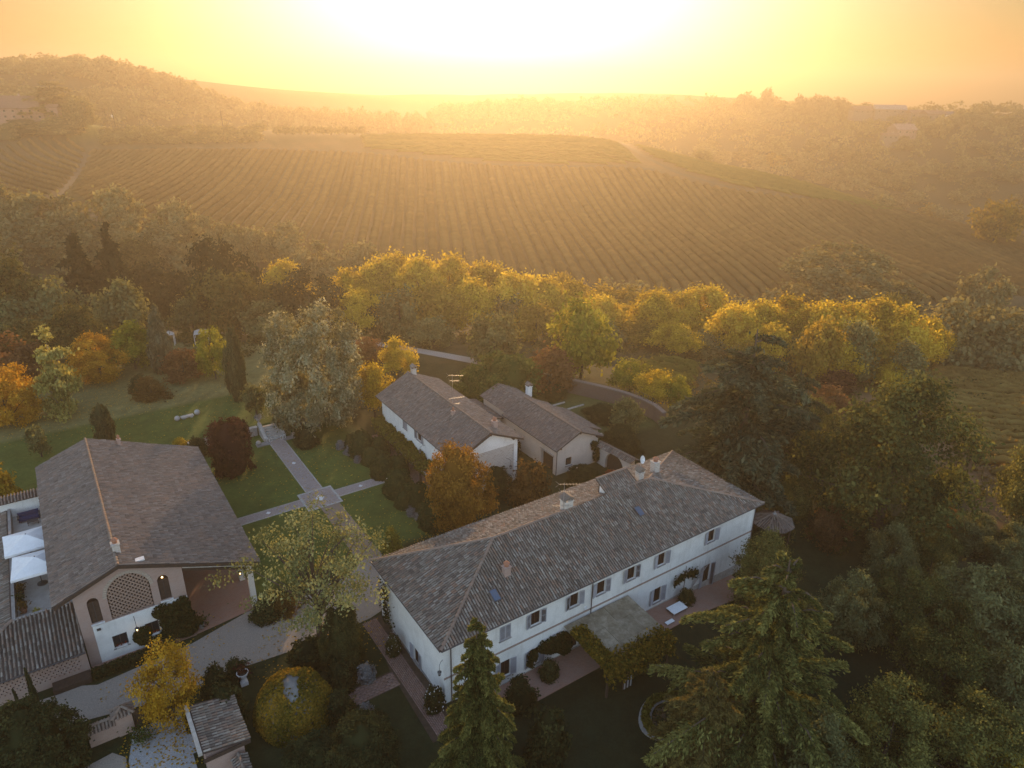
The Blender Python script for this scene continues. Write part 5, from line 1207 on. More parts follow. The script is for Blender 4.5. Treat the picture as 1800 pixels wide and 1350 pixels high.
 ('locust', 60.2, 125, -5.04, 9.1, 11.4, 'shaded tree in front of the golden valley row, sixteenth from the left', 'tree', 'shaded trees in front of the golden row'),
 ('olive', 65.6, 127, -5.68, 13.0, 9.7, 'shaded tree in front of the golden valley row, seventeenth from the left', 'tree', 'shaded trees in front of the golden row'),
 ('locustdark', 70.0, 129, -6.2, 10.1, 11.7, 'shaded tree in front of the golden valley row, eighteenth from the left', 'tree', 'shaded trees in front of the golden row'),
 ('locust', 70.7, 122, -5.44, 5.7, 7.0, 'shaded tree in front of the golden valley row, nineteenth from the left', 'tree', 'shaded trees in front of the golden row'),
 ('olive', 73.4, 124, -5.8, 9.9, 9.5, 'shaded tree in front of the golden valley row, twentieth from the left', 'tree', 'shaded trees in front of the golden row'),
 ('hazygold', 12.2, 172, -11.09, 14.4, 10.2, 'paler tree behind the golden valley row, first from the left', 'tree', 'paler trees behind the golden row'),
 ('hazygold', 20.8, 172, -10.93, 11.5, 11.6, 'paler tree behind the golden valley row, second from the left', 'tree', 'paler trees behind the golden row'),
 ('hazygold', 27.2, 172, -10.97, 11.0, 13.1, 'paler tree behind the golden valley row, third from the left', 'tree', 'paler trees behind the golden row'),
 ('hazygold', 36.4, 172, -11.36, 11.5, 11.6, 'paler tree behind the golden valley row, fourth from the left', 'tree', 'paler trees behind the golden row'),
 ('hazygold', 96.1, 172, -15.55, 14.6, 10.3, 'paler tree behind the golden valley row, fifth from the left', 'tree', 'paler trees behind the golden row'),
 ('hazy', 96.4, 150, -11.5, 16.0, 12.9, 'paler tree behind the golden valley row, sixth from the left', 'tree', 'paler trees behind the golden row'),
 ('hazy', 100.0, 150, -11.72, 12.1, 14.2, 'paler tree behind the golden valley row, seventh from the left', 'tree', 'paler trees behind the golden row'),
 ('hazy', 103.6, 150, -11.96, 15.0, 12.3, 'paler tree behind the golden valley row, eighth from the left', 'tree', 'paler trees behind the golden row'),
 ('hazy', 109.5, 150, -12.4, 10.3, 14.2, 'paler tree behind the golden valley row, ninth from the left', 'tree', 'paler trees behind the golden row'),
 ('hazy', 110.1, 150, -12.45, 14.6, 12.3, 'paler tree behind the golden valley row, tenth from the left', 'tree', 'paler trees behind the golden row'),
 ('hazybig', 93.9, 200.5, -13.88, 19.7, 31.7, 'large hazy round tree standing before the vineyard slope', 'tree', None),
 ('hazy', 135.5, 198.4, -14.87, 15.1, 12.4, 'slender hazy tree right of the large round one at the vineyard foot', 'tree', None),
 ('hazy', 110.9, 199.0, -14.6, 10.9, 13.3, 'small hazy tree between the two larger ones at the vineyard foot', 'tree', None),
 ('hazygold', 207.3, 308.0, -16.23, 19.4, 21.0, 'yellowish hazy tree at the right where the vineyard ends', 'tree', None),
 ('olive', 32.7, 53.9, -2.35, 8.5, 6.1, 'grey-green shrubby tree below the small lawn tree', 'tree', None),
 ('oak', 38.3, 52.7, -2.47, 9.3, 7.1, 'dark leafy tree in the middle of the right undergrowth', 'tree', None),
 ('olive', 44.7, 54.3, -2.68, 10.0, 8.4, 'pale green willow-like tree in the right undergrowth', 'tree', None),
 ('olive', 48.8, 53.2, -2.76, 9.4, 7.2, 'grey-green tree at the right edge below the bushy oak', 'tree', None),
 ('oak', 36.9, 45.2, -2.35, 9.1, 7.4, 'shadowed tree low in the right undergrowth', 'tree', None),
 ('olive', 41.3, 43.5, -2.37, 9.9, 7.2, 'dull olive tree near the bottom right edge', 'tree', None),
 ('oak', 29.2, 39.0, -1.38, 8.7, 7.1, 'very dark tree right of the big cedar foot', 'tree', None),
 ('oak', 35.3, 38.3, -1.89, 8.4, 7.5, 'very dark tree in the bottom right corner', 'tree', None),
 ('olive', 22.8, 36.8, -1.35, 8.1, 6.4, 'dark shrubby tree under the big cedar at the bottom edge', 'tree', None),
 ('goldbush', 39.4, 38.7, -2.29, 4.1, 5.3, 'yellow-green bush in the bottom right corner', 'tree', None),
 ('rust', 37.7, 70.1, -2.79, 5.2, 5.1, 'reddish brown shrub right of the gazebo', 'tree', None),
 ('olive', 55.1, 70.5, -3.04, 5.5, 5.8, 'tangled grey-green shrub below the bushy oak', 'tree', None),
 ('oak', 47.1, 65.1, -2.95, 6.2, 5.8, 'dark bush under the broad oak right side', 'tree', None),
 ('olive', 56.5, 66.7, -3.01, 6.2, 5.9, 'olive shrub at the right edge below the oak', 'tree', None),
 ('rust', 52.4, 73.8, -3.11, 5.0, 4.2, 'brownish thicket between the two oaks', 'tree', None),
 ('lime', 56.4, 79.7, -3.13, 4.7, 4.5, 'yellow-green bush between the two oaks', 'tree', None),
 ('oak', 42.6, 89.8, -1.5, 9.1, 6.5, 'dark small tree between the leaning cedar and the broad oak', 'tree', None),
 ('rust', 50.1, 102.4, -1.12, 5.0, 7.3, 'brown shrub on the field edge above the small lawn patch', 'tree', None),
 ('purplebush', 59.1, 118.6, -4.19, 4.5, 6.2, 'dark plum-coloured bush below the golden row', 'tree', None),
 ('purplebush', 48.2, 125.2, -3.9, 5.3, 6.0, 'plum-brown bush between the cedar tops', 'tree', None),
 ('oak', 23.8, 70.4, -0.98, 4.8, 4.7, 'dark shrub behind the right end of the farmhouse roof', 'tree', None),
 ('oak', 34.8, 74.5, -1.53, 5.4, 5.6, 'dark bush behind the gazebo', 'tree', None),
 ('hedge', -34.3, 36.3, -0.15, 7.1, 6.9, 'big dark hedge clump at the bottom left corner', 'bush', None),
 ('pencil', -37.6, 41.7, -0.15, 5.1, 0.7, 'slender pointed cypress in the gravel, the taller one', 'bush', None),
 ('pencil', -38.2, 40.7, -0.15, 4.0, 0.6, 'slender pointed cypress in the gravel, the shorter one', 'bush', None),
 ('bush', -24.1, 43.9, -0.15, 3.2, 2.6, 'dark bush left of the white pedestal urn', 'bush', None),
 ('bush', -22.5, 41.7, -0.15, 3.7, 3.2, 'rounded dark bush below the white pedestal urn', 'bush', None),
 ('bush', -23.2, 46.0, -0.15, 2.0, 2.2, 'small dark bush above the white pedestal urn', 'bush', None),
 ('bush', -17.5, 47.7, -0.15, 2.8, 3.3, 'dark clipped bush behind the creeper-covered mound', 'bush', None),
 ('bush', -14.4, 47.7, -0.15, 6.9, 3.8, 'dark bush round the foot of the pale spreading tree', 'bush', None),
 ('bush', -14.1, 45.0, -0.15, 3.0, 2.7, 'dark bush right of the creeper-covered mound', 'bush', None),
 ('greybush', -12.1, 46.1, -0.15, 1.9, 1.6, 'silvery shrub by the cross path, far side', 'bush', None),
 ('bush', -13.5, 42.3, -0.15, 2.7, 2.5, 'dark low bush on the near side of the cross path', 'bush', None),
 ('greybush', -10.7, 40.7, -0.15, 1.8, 1.4, 'silvery white shrub at the lawn edge below the cross path', 'bush', None),
 ('greybush', -11.4, 42.3, -0.15, 1.5, 1.2, 'small grey shrub at the corner of the cross path', 'bush', None),
 ('bush', -10.6, 37.5, -0.15, 4.8, 6.4, 'large dark dome bush at the bottom edge', 'bush', None),
 ('bush', -13.9, 36.7, -0.15, 3.9, 5.5, 'dark shrub left of the dome bush at the bottom edge', 'bush', None),
 ('flower', -10.2, 48.9, -0.15, 2.5, 1.3, 'white flowering bush against the left wall of the farmhouse, the far one', 'bush', None),
 ('flower', -5.9, 42.9, -0.15, 2.8, 1.6, 'white flowering bush against the left wall of the farmhouse, the near one', 'bush', None),
 ('upright', -12.4, 62.0, -0.15, 5.0, 2.9, 'upright yellow-green shrub at the farmhouse roof edge', 'bush', None),
 ('bush', 3.2, 39.7, -1.35, 5.3, 3.4, 'brownish dark shrub right of the drooping spruce', 'bush', None),
 ('bush', 1.2, 44.5, -1.35, 3.1, 2.9, 'dark shrub at the foot of the farmhouse front by the spruce', 'bush', None),
 ('bush', 18.2, 58.1, -1.51, 1.9, 1.8, 'dark clipped ball shrub by the farmhouse door', 'bush', None),
 ('bush', 12.1, 48.9, -1.35, 3.8, 2.3, 'dark shrub at the right side of the pergola', 'bush', None),
 ('bush', 3.8, 47.8, -1.35, 2.1, 1.9, 'dark shrub at the foot of the pergola vine', 'bush', None),
 ('weep', -61.3, 81.0, 1.1, 4.4, 3.3, 'small weeping shrub on the lawn at the far left', 'bush', None),
 ('weep', -37.8, 94.7, 1.1, 4.7, 3.8, 'small weeping shrub beside the slim cypress', 'bush', None),
 ('rustbush', -55.6, 99.5, 1.1, 3.8, 4.8, 'mauve-grey shrub on the upper lawn', 'bush', None),
 ('bush', -58.6, 101.8, 1.11, 3.0, 3.1, 'pale grey-green shrub beside the mauve-grey one', 'bush', None),
 ('bush', -42.3, 84.4, -0.15, 2.9, 2.9, 'dark low bush at the left end of the retaining wall', 'bush', None),
 ('goldbush', -45.0, 85.0, 1.1, 1.1, 2.0, 'small golden bush behind the barn roof', 'bush', None),
 ('bush', -28.5, 87.6, -0.15, 3.3, 3.2, 'dark bush under the silvery poplar', 'bush', None),
 ('bush', -1.9, 76.1, -0.15, 4.4, 5.0, 'dark shrub left of the garden house stone gable', 'bush', None),
 ('rustbush', 2.4, 74.5, -0.15, 5.7, 6.3, 'brownish green spreading shrub at the garden house gable corner', 'bush', None),
 ('bush', 9.4, 78.9, -0.15, 2.6, 4.4, 'dark ivy-like bush at the foot of the outbuilding gable', 'bush', None),
 ('redbush', 13.0, 78.9, -0.15, 2.0, 2.9, 'small red shrub before the arched gateway', 'bush', None),
 ('bush', -0.2, 86.0, -0.15, 3.6, 3.1, 'dark bush between the two houses', 'bush', None),
 ('bush', 15.4, 88.1, -0.15, 3.7, 5.6, 'round dark bush at the kitchen garden corner behind the gateway', 'bush', None),
 ('bush', 7.0, 105.0, -0.12, 2.9, 3.7, 'leafy plant row in the kitchen garden far bed', 'bush', None),
 ('bush', 14.1, 98.0, -0.15, 2.0, 6.1, 'leafy vegetable row in the middle of the kitchen garden', 'bush', None),
 ('bush', -49.9, 70.1, -0.1, 3.0, 2.7, 'dark bush at the back corner of the roof terrace', 'bush', None),
 ('bush', 28.6, 67.9, -1.28, 2.2, 2.6, 'dark shrub at the gazebo foot', 'bush', None),
 ('rustbush', -21.7, 54.3, -0.15, 1.8, 3.3, 'russet ground shrub along the drive below the pale tree', 'bush', None),
 ('bush', -23.2, 53.7, -0.15, 1.6, 3.3, 'dark low planting at the porch corner', 'bush', None),
 ('topiary', -20.3, 85.4, -0.15, 3.9, 3.7, 'dark clipped dome shrub nearest the silvery poplar', 'shrub', 'clipped shrubs along the garden house'),
 ('topiary', -18.5, 83.2, -0.15, 2.6, 3.1, 'clipped shrub second along the house terrace', 'shrub', 'clipped shrubs along the garden house'),
 ('topiary', -17.9, 85.4, -0.15, 3.1, 2.7, 'small clipped ball beside the terrace bricks', 'shrub', 'clipped shrubs along the garden house'),
 ('topiary', -16.5, 79.9, -0.15, 3.6, 3.4, 'large clipped dome just beyond the two stone balls', 'shrub', 'clipped shrubs along the garden house'),
 ('topiary', -14.7, 80.4, -0.15, 2.9, 3.0, 'clipped shrub on the terrace side of the large dome', 'shrub', 'clipped shrubs along the garden house'),
 ('topiary', -13.8, 75.6, -0.15, 3.8, 4.0, 'big barrel-shaped clipped shrub next to the white stone balls', 'shrub', 'clipped shrubs along the garden house'),
 ('topiary', -12.2, 74.4, -0.15, 2.7, 2.5, 'small clipped shrub just past the barrel-shaped one', 'shrub', 'clipped shrubs along the garden house'),
 ('topiary', -10.8, 72.3, -0.15, 3.8, 3.3, 'tall clipped shrub midway to the orange tree', 'shrub', 'clipped shrubs along the garden house'),
 ('topiary', -12.7, 72.9, -0.15, 2.3, 2.5, 'low loose shrub on the lawn side of the tall clipped one', 'shrub', 'clipped shrubs along the garden house'),
 ('topiary', -8.6, 69.0, -0.15, 4.1, 4.0, 'big dark clipped dome beside the orange tree', 'shrub', 'clipped shrubs along the garden house'),
 ('topiary', -10.2, 71.2, -0.15, 2.0, 2.4, 'low dark shrub on the lawn side of the big dome', 'shrub', 'clipped shrubs along the garden house'),
 ('topiary', -22.0, 87.0, -0.15, 2.6, 2.4, 'low dark shrub at the far lawn corner', 'shrub', 'clipped shrubs along the garden house'),
 ('greybush', -21.9, 85.4, -0.15, 1.5, 1.9, 'silver shrub at the lawn edge near the poplar, the largest', 'shrub', 'silver shrubs along the lawn edge'),
 ('greybush', -20.5, 83.3, -0.15, 1.2, 1.1, 'tiny silver shrub halfway along the lawn edge', 'shrub', 'silver shrubs along the lawn edge'),
 ('greybush', -12.7, 72.3, -0.15, 0.8, 1.0, 'silver shrub at the lawn edge before the clipped domes, the farthest', 'shrub', 'silver shrubs along the lawn edge'),
 ('greybush', -11.4, 71.2, -0.15, 1.4, 1.6, 'silver shrub at the lawn edge before the clipped domes, the middle one', 'shrub', 'silver shrubs along the lawn edge'),
 ('greybush', -10.5, 70.1, -0.15, 1.2, 1.3, 'silver shrub at the lawn edge before the clipped domes, the nearest', 'shrub', 'silver shrubs along the lawn edge'),
 ('greybush', -23.6, 87.0, -0.15, 1.5, 1.4, 'pale low shrub at the far lawn corner', 'shrub', 'silver shrubs along the lawn edge'),
 ('cedar_far', -268.2, 440, 18.37, 22.4, 39.9, 'dark tiered cedar beside the pink hill house', 'tree', None),
 ('hazy', -245.0, 425, 14.8, 18.8, 16.1, 'round pale-trunked tree right of the tiered cedar', 'tree', None),
 ('hazybush', -273.0, 415, 14.55, 7.3, 28.4, 'hazy hedge below the pink hill house, left part', 'hedge', None),
 ('hazybush', -255.6, 418, 14.0, 9.4, 28.6, 'hazy hedge below the pink hill house, right part', 'hedge', None),
 ('hazybush', -275.3, 405, 11.7, 8.6, 15.4, 'dull bush at the left edge below the pink hill house', 'bush', None),
 ('farolive', -229.7, 419.6, 12.49, 5.4, 8.6, 'small round olive tree in the hilltop orchard', 'tree', 'olive trees in the hilltop orchard'),
 ('farolive', -222.7, 420.8, 12.44, 4.8, 8.6, 'small round olive tree in the hilltop orchard', 'tree', 'olive trees in the hilltop orchard'),
 ('farolive', -217.6, 423.7, 12.84, 5.8, 8.7, 'small round olive tree in the hilltop orchard', 'tree', 'olive trees in the hilltop orchard'),
 ('farolive', -210.2, 426.5, 13.1, 5.3, 8.8, 'small round olive tree in the hilltop orchard', 'tree', 'olive trees in the hilltop orchard'),
 ('farolive', -202.2, 427.6, 13.11, 5.1, 8.8, 'small round olive tree in the hilltop orchard', 'tree', 'olive trees in the hilltop orchard'),
 ('farolive', -195.8, 430.4, 13.33, 5.3, 8.8, 'small round olive tree in the hilltop orchard', 'tree', 'olive trees in the hilltop orchard'),
 ('farolive', -189.3, 430.9, 13.3, 5.6, 8.8, 'small round olive tree in the hilltop orchard', 'tree', 'olive trees in the hilltop orchard'),
 ('farolive', -180.6, 432.6, 13.41, 5.8, 8.9, 'small round olive tree in the hilltop orchard', 'tree', 'olive trees in the hilltop orchard'),
 ('farolive', -173.2, 432.7, 13.48, 5.6, 8.9, 'small round olive tree in the hilltop orchard', 'tree', 'olive trees in the hilltop orchard'),
 ('farolive', -167.2, 435.0, 13.81, 4.8, 8.9, 'small round olive tree in the hilltop orchard', 'tree', 'olive trees in the hilltop orchard'),
 ('farolive', -155.7, 431.9, 14.22, 4.9, 8.9, 'small round olive tree in the hilltop orchard', 'tree', 'olive trees in the hilltop orchard'),
 ('farolive', -148.1, 431.6, 14.66, 5.9, 8.8, 'small round olive tree in the hilltop orchard', 'tree', 'olive trees in the hilltop orchard'),
 ('farolive', -226.1, 412.9, 10.79, 5.2, 8.5, 'small round olive tree in the hilltop orchard', 'tree', 'olive trees in the hilltop orchard'),
 ('farolive', -220.2, 413.6, 10.87, 5.3, 8.5, 'small round olive tree in the hilltop orchard', 'tree', 'olive trees in the hilltop orchard'),
 ('farolive', -213.3, 415.3, 11.21, 5.2, 8.5, 'small round olive tree in the hilltop orchard', 'tree', 'olive trees in the hilltop orchard'),
 ('farolive', -203.9, 415.3, 11.27, 5.5, 8.5, 'small round olive tree in the hilltop orchard', 'tree', 'olive trees in the hilltop orchard'),
 ('farolive', -198.6, 416.5, 11.51, 5.5, 8.6, 'small round olive tree in the hilltop orchard', 'tree', 'olive trees in the hilltop orchard'),
 ('farolive', -191.5, 417.1, 11.67, 5.7, 8.6, 'small round olive tree in the hilltop orchard', 'tree', 'olive trees in the hilltop orchard'),
 ('farolive', -183.4, 418.3, 11.95, 4.9, 8.6, 'small round olive tree in the hilltop orchard', 'tree', 'olive trees in the hilltop orchard'),
 ('farolive', -174.7, 417.9, 12.1, 5.0, 8.6, 'small round olive tree in the hilltop orchard', 'tree', 'olive trees in the hilltop orchard'),
 ('farolive', -168.0, 417.4, 12.3, 5.4, 8.6, 'small round olive tree in the hilltop orchard', 'tree', 'olive trees in the hilltop orchard'),
 ('farolive', -160.0, 418.2, 12.8, 5.3, 8.6, 'small round olive tree in the hilltop orchard', 'tree', 'olive trees in the hilltop orchard'),
 ('farolive', -153.6, 417.2, 13.11, 4.6, 8.6, 'small round olive tree in the hilltop orchard', 'tree', 'olive trees in the hilltop orchard'),
 ('farolive', -144.3, 414.1, 13.4, 5.0, 8.5, 'small round olive tree in the hilltop orchard', 'tree', 'olive trees in the hilltop orchard'),
 ('farolive', -222.4, 405.6, 9.07, 4.9, 8.4, 'small round olive tree in the hilltop orchard', 'tree', 'olive trees in the hilltop orchard'),
 ('farolive', -217.6, 406.9, 9.43, 5.4, 8.4, 'small round olive tree in the hilltop orchard', 'tree', 'olive trees in the hilltop orchard'),
 ('farolive', -209.9, 407.0, 9.63, 5.5, 8.4, 'small round olive tree in the hilltop orchard', 'tree', 'olive trees in the hilltop orchard'),
 ('farolive', -201.2, 407.1, 9.9, 4.5, 8.4, 'small round olive tree in the hilltop orchard', 'tree', 'olive trees in the hilltop orchard'),
 ('farolive', -192.8, 406.1, 10.01, 4.8, 8.4, 'small round olive tree in the hilltop orchard', 'tree', 'olive trees in the hilltop orchard'),
 ('farolive', -186.2, 405.0, 10.11, 4.7, 8.4, 'small round olive tree in the hilltop orchard', 'tree', 'olive trees in the hilltop orchard'),
 ('farolive', -177.5, 405.8, 10.58, 4.7, 8.4, 'small round olive tree in the hilltop orchard', 'tree', 'olive trees in the hilltop orchard'),
 ('farolive', -169.6, 404.8, 10.85, 4.6, 8.3, 'small round olive tree in the hilltop orchard', 'tree', 'olive trees in the hilltop orchard'),
 ('farolive', -162.5, 405.0, 11.27, 5.0, 8.3, 'small round olive tree in the hilltop orchard', 'tree', 'olive trees in the hilltop orchard'),
 ('farolive', -156.3, 404.6, 11.62, 4.8, 8.3, 'small round olive tree in the hilltop orchard', 'tree', 'olive trees in the hilltop orchard'),
 ('farolive', -145.5, 400.3, 11.83, 4.7, 8.2, 'small round olive tree in the hilltop orchard', 'tree', 'olive trees in the hilltop orchard'),
 ('farolive', -139.5, 402.2, 12.43, 5.1, 8.3, 'small round olive tree in the hilltop orchard', 'tree', 'olive trees in the hilltop orchard'),
 ('farolive', -134.9, 423.4, 14.75, 4.7, 4.8, 'small round tree in the line along the hill crest, first from the left', 'tree', 'line of round trees on the hill crest'),
 ('farolive', -130.2, 422.4, 14.89, 4.7, 4.8, 'small round tree in the line along the hill crest, second from the left', 'tree', 'line of round trees on the hill crest'),
 ('farolive', -125.7, 421.9, 15.03, 4.6, 4.8, 'small round tree in the line along the hill crest, third from the left', 'tree', 'line of round trees on the hill crest'),
 ('farolive', -121.3, 421.4, 15.16, 4.6, 4.8, 'small round tree in the line along the hill crest, fourth from the left', 'tree', 'line of round trees on the hill crest'),
 ('farolive', -116.8, 420.9, 15.28, 4.6, 4.8, 'small round tree in the line along the hill crest, fifth from the left', 'tree', 'line of round trees on the hill crest'),
 ('farolive', -112.3, 420.4, 15.38, 4.6, 4.8, 'small round tree in the line along the hill crest, sixth from the left', 'tree', 'line of round trees on the hill crest'),
 ('farolive', -107.9, 419.9, 15.48, 4.6, 4.8, 'small round tree in the line along the hill crest, seventh from the left', 'tree', 'line of round trees on the hill crest'),
 ('farolive', -103.5, 419.4, 15.56, 4.6, 4.8, 'small round tree in the line along the hill crest, eighth from the left', 'tree', 'line of round trees on the hill crest'),
 ('farolive', -99.2, 419.4, 15.66, 4.6, 4.8, 'small round tree in the line along the hill crest, ninth from the left', 'tree', 'line of round trees on the hill crest'),
 ('farolive', -94.9, 419.5, 15.74, 4.6, 4.8, 'small round tree in the line along the hill crest, tenth from the left', 'tree', 'line of round trees on the hill crest'),
 ('farolive', -90.6, 419.5, 15.79, 4.6, 4.8, 'small round tree in the line along the hill crest, eleventh from the left', 'tree', 'line of round trees on the hill crest'),
 ('farolive', -86.3, 419.5, 15.82, 4.6, 4.8, 'small round tree in the line along the hill crest, twelfth from the left', 'tree', 'line of round trees on the hill crest'),
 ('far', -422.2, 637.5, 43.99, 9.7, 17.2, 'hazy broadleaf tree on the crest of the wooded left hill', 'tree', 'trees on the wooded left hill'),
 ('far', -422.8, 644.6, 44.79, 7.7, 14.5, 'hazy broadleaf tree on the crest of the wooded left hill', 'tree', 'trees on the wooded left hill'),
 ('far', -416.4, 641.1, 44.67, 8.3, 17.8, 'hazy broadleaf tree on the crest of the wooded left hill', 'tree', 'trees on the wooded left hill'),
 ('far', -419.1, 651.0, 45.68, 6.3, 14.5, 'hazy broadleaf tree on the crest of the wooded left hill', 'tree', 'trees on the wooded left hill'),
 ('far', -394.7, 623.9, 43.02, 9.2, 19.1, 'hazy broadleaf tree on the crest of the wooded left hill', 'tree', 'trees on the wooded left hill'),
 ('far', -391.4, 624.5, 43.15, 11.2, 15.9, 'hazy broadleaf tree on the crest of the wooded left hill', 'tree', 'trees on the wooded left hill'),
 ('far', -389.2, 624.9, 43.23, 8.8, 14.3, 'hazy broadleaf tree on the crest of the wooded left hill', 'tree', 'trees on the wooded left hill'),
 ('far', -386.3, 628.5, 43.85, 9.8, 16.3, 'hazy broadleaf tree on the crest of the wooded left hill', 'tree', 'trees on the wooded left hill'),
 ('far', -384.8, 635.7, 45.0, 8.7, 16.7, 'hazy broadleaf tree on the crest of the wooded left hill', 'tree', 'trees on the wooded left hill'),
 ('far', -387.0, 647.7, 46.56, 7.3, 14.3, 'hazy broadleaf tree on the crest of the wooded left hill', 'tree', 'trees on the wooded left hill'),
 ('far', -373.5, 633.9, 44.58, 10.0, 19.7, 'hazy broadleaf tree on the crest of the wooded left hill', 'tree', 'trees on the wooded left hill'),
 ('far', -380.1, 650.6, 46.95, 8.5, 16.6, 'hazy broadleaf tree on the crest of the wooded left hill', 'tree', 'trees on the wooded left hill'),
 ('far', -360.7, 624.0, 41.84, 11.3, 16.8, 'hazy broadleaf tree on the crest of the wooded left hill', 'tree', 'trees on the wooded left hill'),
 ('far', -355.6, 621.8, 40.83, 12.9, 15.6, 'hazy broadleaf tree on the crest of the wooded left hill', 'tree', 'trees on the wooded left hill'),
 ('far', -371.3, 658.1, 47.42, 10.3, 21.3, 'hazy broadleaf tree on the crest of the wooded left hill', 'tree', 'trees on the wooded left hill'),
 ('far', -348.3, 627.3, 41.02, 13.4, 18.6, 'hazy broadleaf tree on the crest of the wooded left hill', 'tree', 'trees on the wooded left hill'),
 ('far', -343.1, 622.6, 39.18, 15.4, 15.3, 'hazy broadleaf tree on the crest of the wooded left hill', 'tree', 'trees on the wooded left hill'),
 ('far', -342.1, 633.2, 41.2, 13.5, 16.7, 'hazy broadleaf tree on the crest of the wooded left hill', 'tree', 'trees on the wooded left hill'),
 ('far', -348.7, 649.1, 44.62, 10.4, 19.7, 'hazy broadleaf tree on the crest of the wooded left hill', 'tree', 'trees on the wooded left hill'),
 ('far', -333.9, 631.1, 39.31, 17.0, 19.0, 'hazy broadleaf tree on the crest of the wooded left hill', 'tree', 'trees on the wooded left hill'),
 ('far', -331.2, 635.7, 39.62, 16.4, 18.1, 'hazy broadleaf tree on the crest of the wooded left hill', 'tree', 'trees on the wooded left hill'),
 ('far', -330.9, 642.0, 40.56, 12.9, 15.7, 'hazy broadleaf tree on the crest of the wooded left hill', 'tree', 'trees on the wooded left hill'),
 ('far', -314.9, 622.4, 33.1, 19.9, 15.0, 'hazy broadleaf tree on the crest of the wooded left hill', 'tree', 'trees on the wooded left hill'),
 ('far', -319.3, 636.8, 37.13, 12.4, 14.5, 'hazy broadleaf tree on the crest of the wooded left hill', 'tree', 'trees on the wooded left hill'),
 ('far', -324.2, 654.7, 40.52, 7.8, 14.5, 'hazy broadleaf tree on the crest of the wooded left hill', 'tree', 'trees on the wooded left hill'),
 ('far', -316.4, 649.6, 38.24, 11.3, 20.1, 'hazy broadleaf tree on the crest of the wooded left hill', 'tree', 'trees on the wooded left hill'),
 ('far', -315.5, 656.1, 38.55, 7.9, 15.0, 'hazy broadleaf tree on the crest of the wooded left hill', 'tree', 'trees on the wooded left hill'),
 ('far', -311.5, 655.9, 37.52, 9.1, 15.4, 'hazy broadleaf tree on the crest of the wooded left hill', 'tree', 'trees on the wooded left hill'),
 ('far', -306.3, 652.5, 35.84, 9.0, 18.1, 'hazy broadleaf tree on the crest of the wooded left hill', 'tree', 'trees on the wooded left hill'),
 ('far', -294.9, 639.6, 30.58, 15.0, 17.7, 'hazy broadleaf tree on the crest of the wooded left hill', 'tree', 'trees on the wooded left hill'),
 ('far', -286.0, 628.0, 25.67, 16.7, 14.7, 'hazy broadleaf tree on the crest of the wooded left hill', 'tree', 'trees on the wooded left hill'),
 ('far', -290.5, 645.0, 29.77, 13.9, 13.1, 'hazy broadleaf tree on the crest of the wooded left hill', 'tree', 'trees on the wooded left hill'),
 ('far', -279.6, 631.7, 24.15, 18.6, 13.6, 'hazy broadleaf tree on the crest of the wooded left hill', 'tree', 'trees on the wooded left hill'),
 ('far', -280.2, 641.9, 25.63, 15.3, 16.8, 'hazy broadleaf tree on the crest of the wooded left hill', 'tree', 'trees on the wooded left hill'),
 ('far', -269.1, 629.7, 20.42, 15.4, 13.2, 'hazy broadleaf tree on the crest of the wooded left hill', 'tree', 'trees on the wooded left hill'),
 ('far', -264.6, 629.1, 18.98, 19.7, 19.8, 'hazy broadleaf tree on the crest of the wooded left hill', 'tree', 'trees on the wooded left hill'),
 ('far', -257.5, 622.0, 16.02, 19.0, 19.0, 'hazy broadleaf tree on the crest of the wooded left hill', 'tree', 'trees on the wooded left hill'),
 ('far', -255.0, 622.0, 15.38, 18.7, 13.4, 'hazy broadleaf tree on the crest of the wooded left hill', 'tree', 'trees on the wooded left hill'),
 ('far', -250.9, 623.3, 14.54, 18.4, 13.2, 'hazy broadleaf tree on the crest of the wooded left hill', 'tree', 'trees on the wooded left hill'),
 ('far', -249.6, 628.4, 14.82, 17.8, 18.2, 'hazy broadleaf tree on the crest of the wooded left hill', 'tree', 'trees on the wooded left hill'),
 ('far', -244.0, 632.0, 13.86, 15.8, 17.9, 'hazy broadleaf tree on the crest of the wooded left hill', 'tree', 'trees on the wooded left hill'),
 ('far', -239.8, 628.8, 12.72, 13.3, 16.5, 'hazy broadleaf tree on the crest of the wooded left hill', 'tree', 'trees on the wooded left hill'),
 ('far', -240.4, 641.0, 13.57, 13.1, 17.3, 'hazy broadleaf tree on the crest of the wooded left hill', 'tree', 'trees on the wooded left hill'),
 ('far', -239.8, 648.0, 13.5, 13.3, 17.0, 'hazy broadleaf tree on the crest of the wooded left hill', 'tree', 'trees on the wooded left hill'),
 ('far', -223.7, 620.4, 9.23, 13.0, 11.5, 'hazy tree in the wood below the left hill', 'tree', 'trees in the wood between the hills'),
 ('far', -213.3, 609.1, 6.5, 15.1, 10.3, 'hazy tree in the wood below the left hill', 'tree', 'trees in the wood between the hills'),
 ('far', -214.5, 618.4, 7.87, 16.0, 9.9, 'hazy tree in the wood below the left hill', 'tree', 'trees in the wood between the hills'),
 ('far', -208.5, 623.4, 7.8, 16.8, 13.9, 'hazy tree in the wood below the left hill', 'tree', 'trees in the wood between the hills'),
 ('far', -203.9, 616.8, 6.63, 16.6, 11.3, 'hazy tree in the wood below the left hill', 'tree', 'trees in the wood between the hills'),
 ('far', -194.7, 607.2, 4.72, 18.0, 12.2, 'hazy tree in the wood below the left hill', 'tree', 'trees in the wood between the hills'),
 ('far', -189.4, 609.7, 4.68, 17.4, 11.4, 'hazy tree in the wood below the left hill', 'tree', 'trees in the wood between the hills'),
 ('far', -190.2, 626.4, 6.54, 13.7, 15.8, 'hazy tree in the wood below the left hill', 'tree', 'trees in the wood between the hills'),
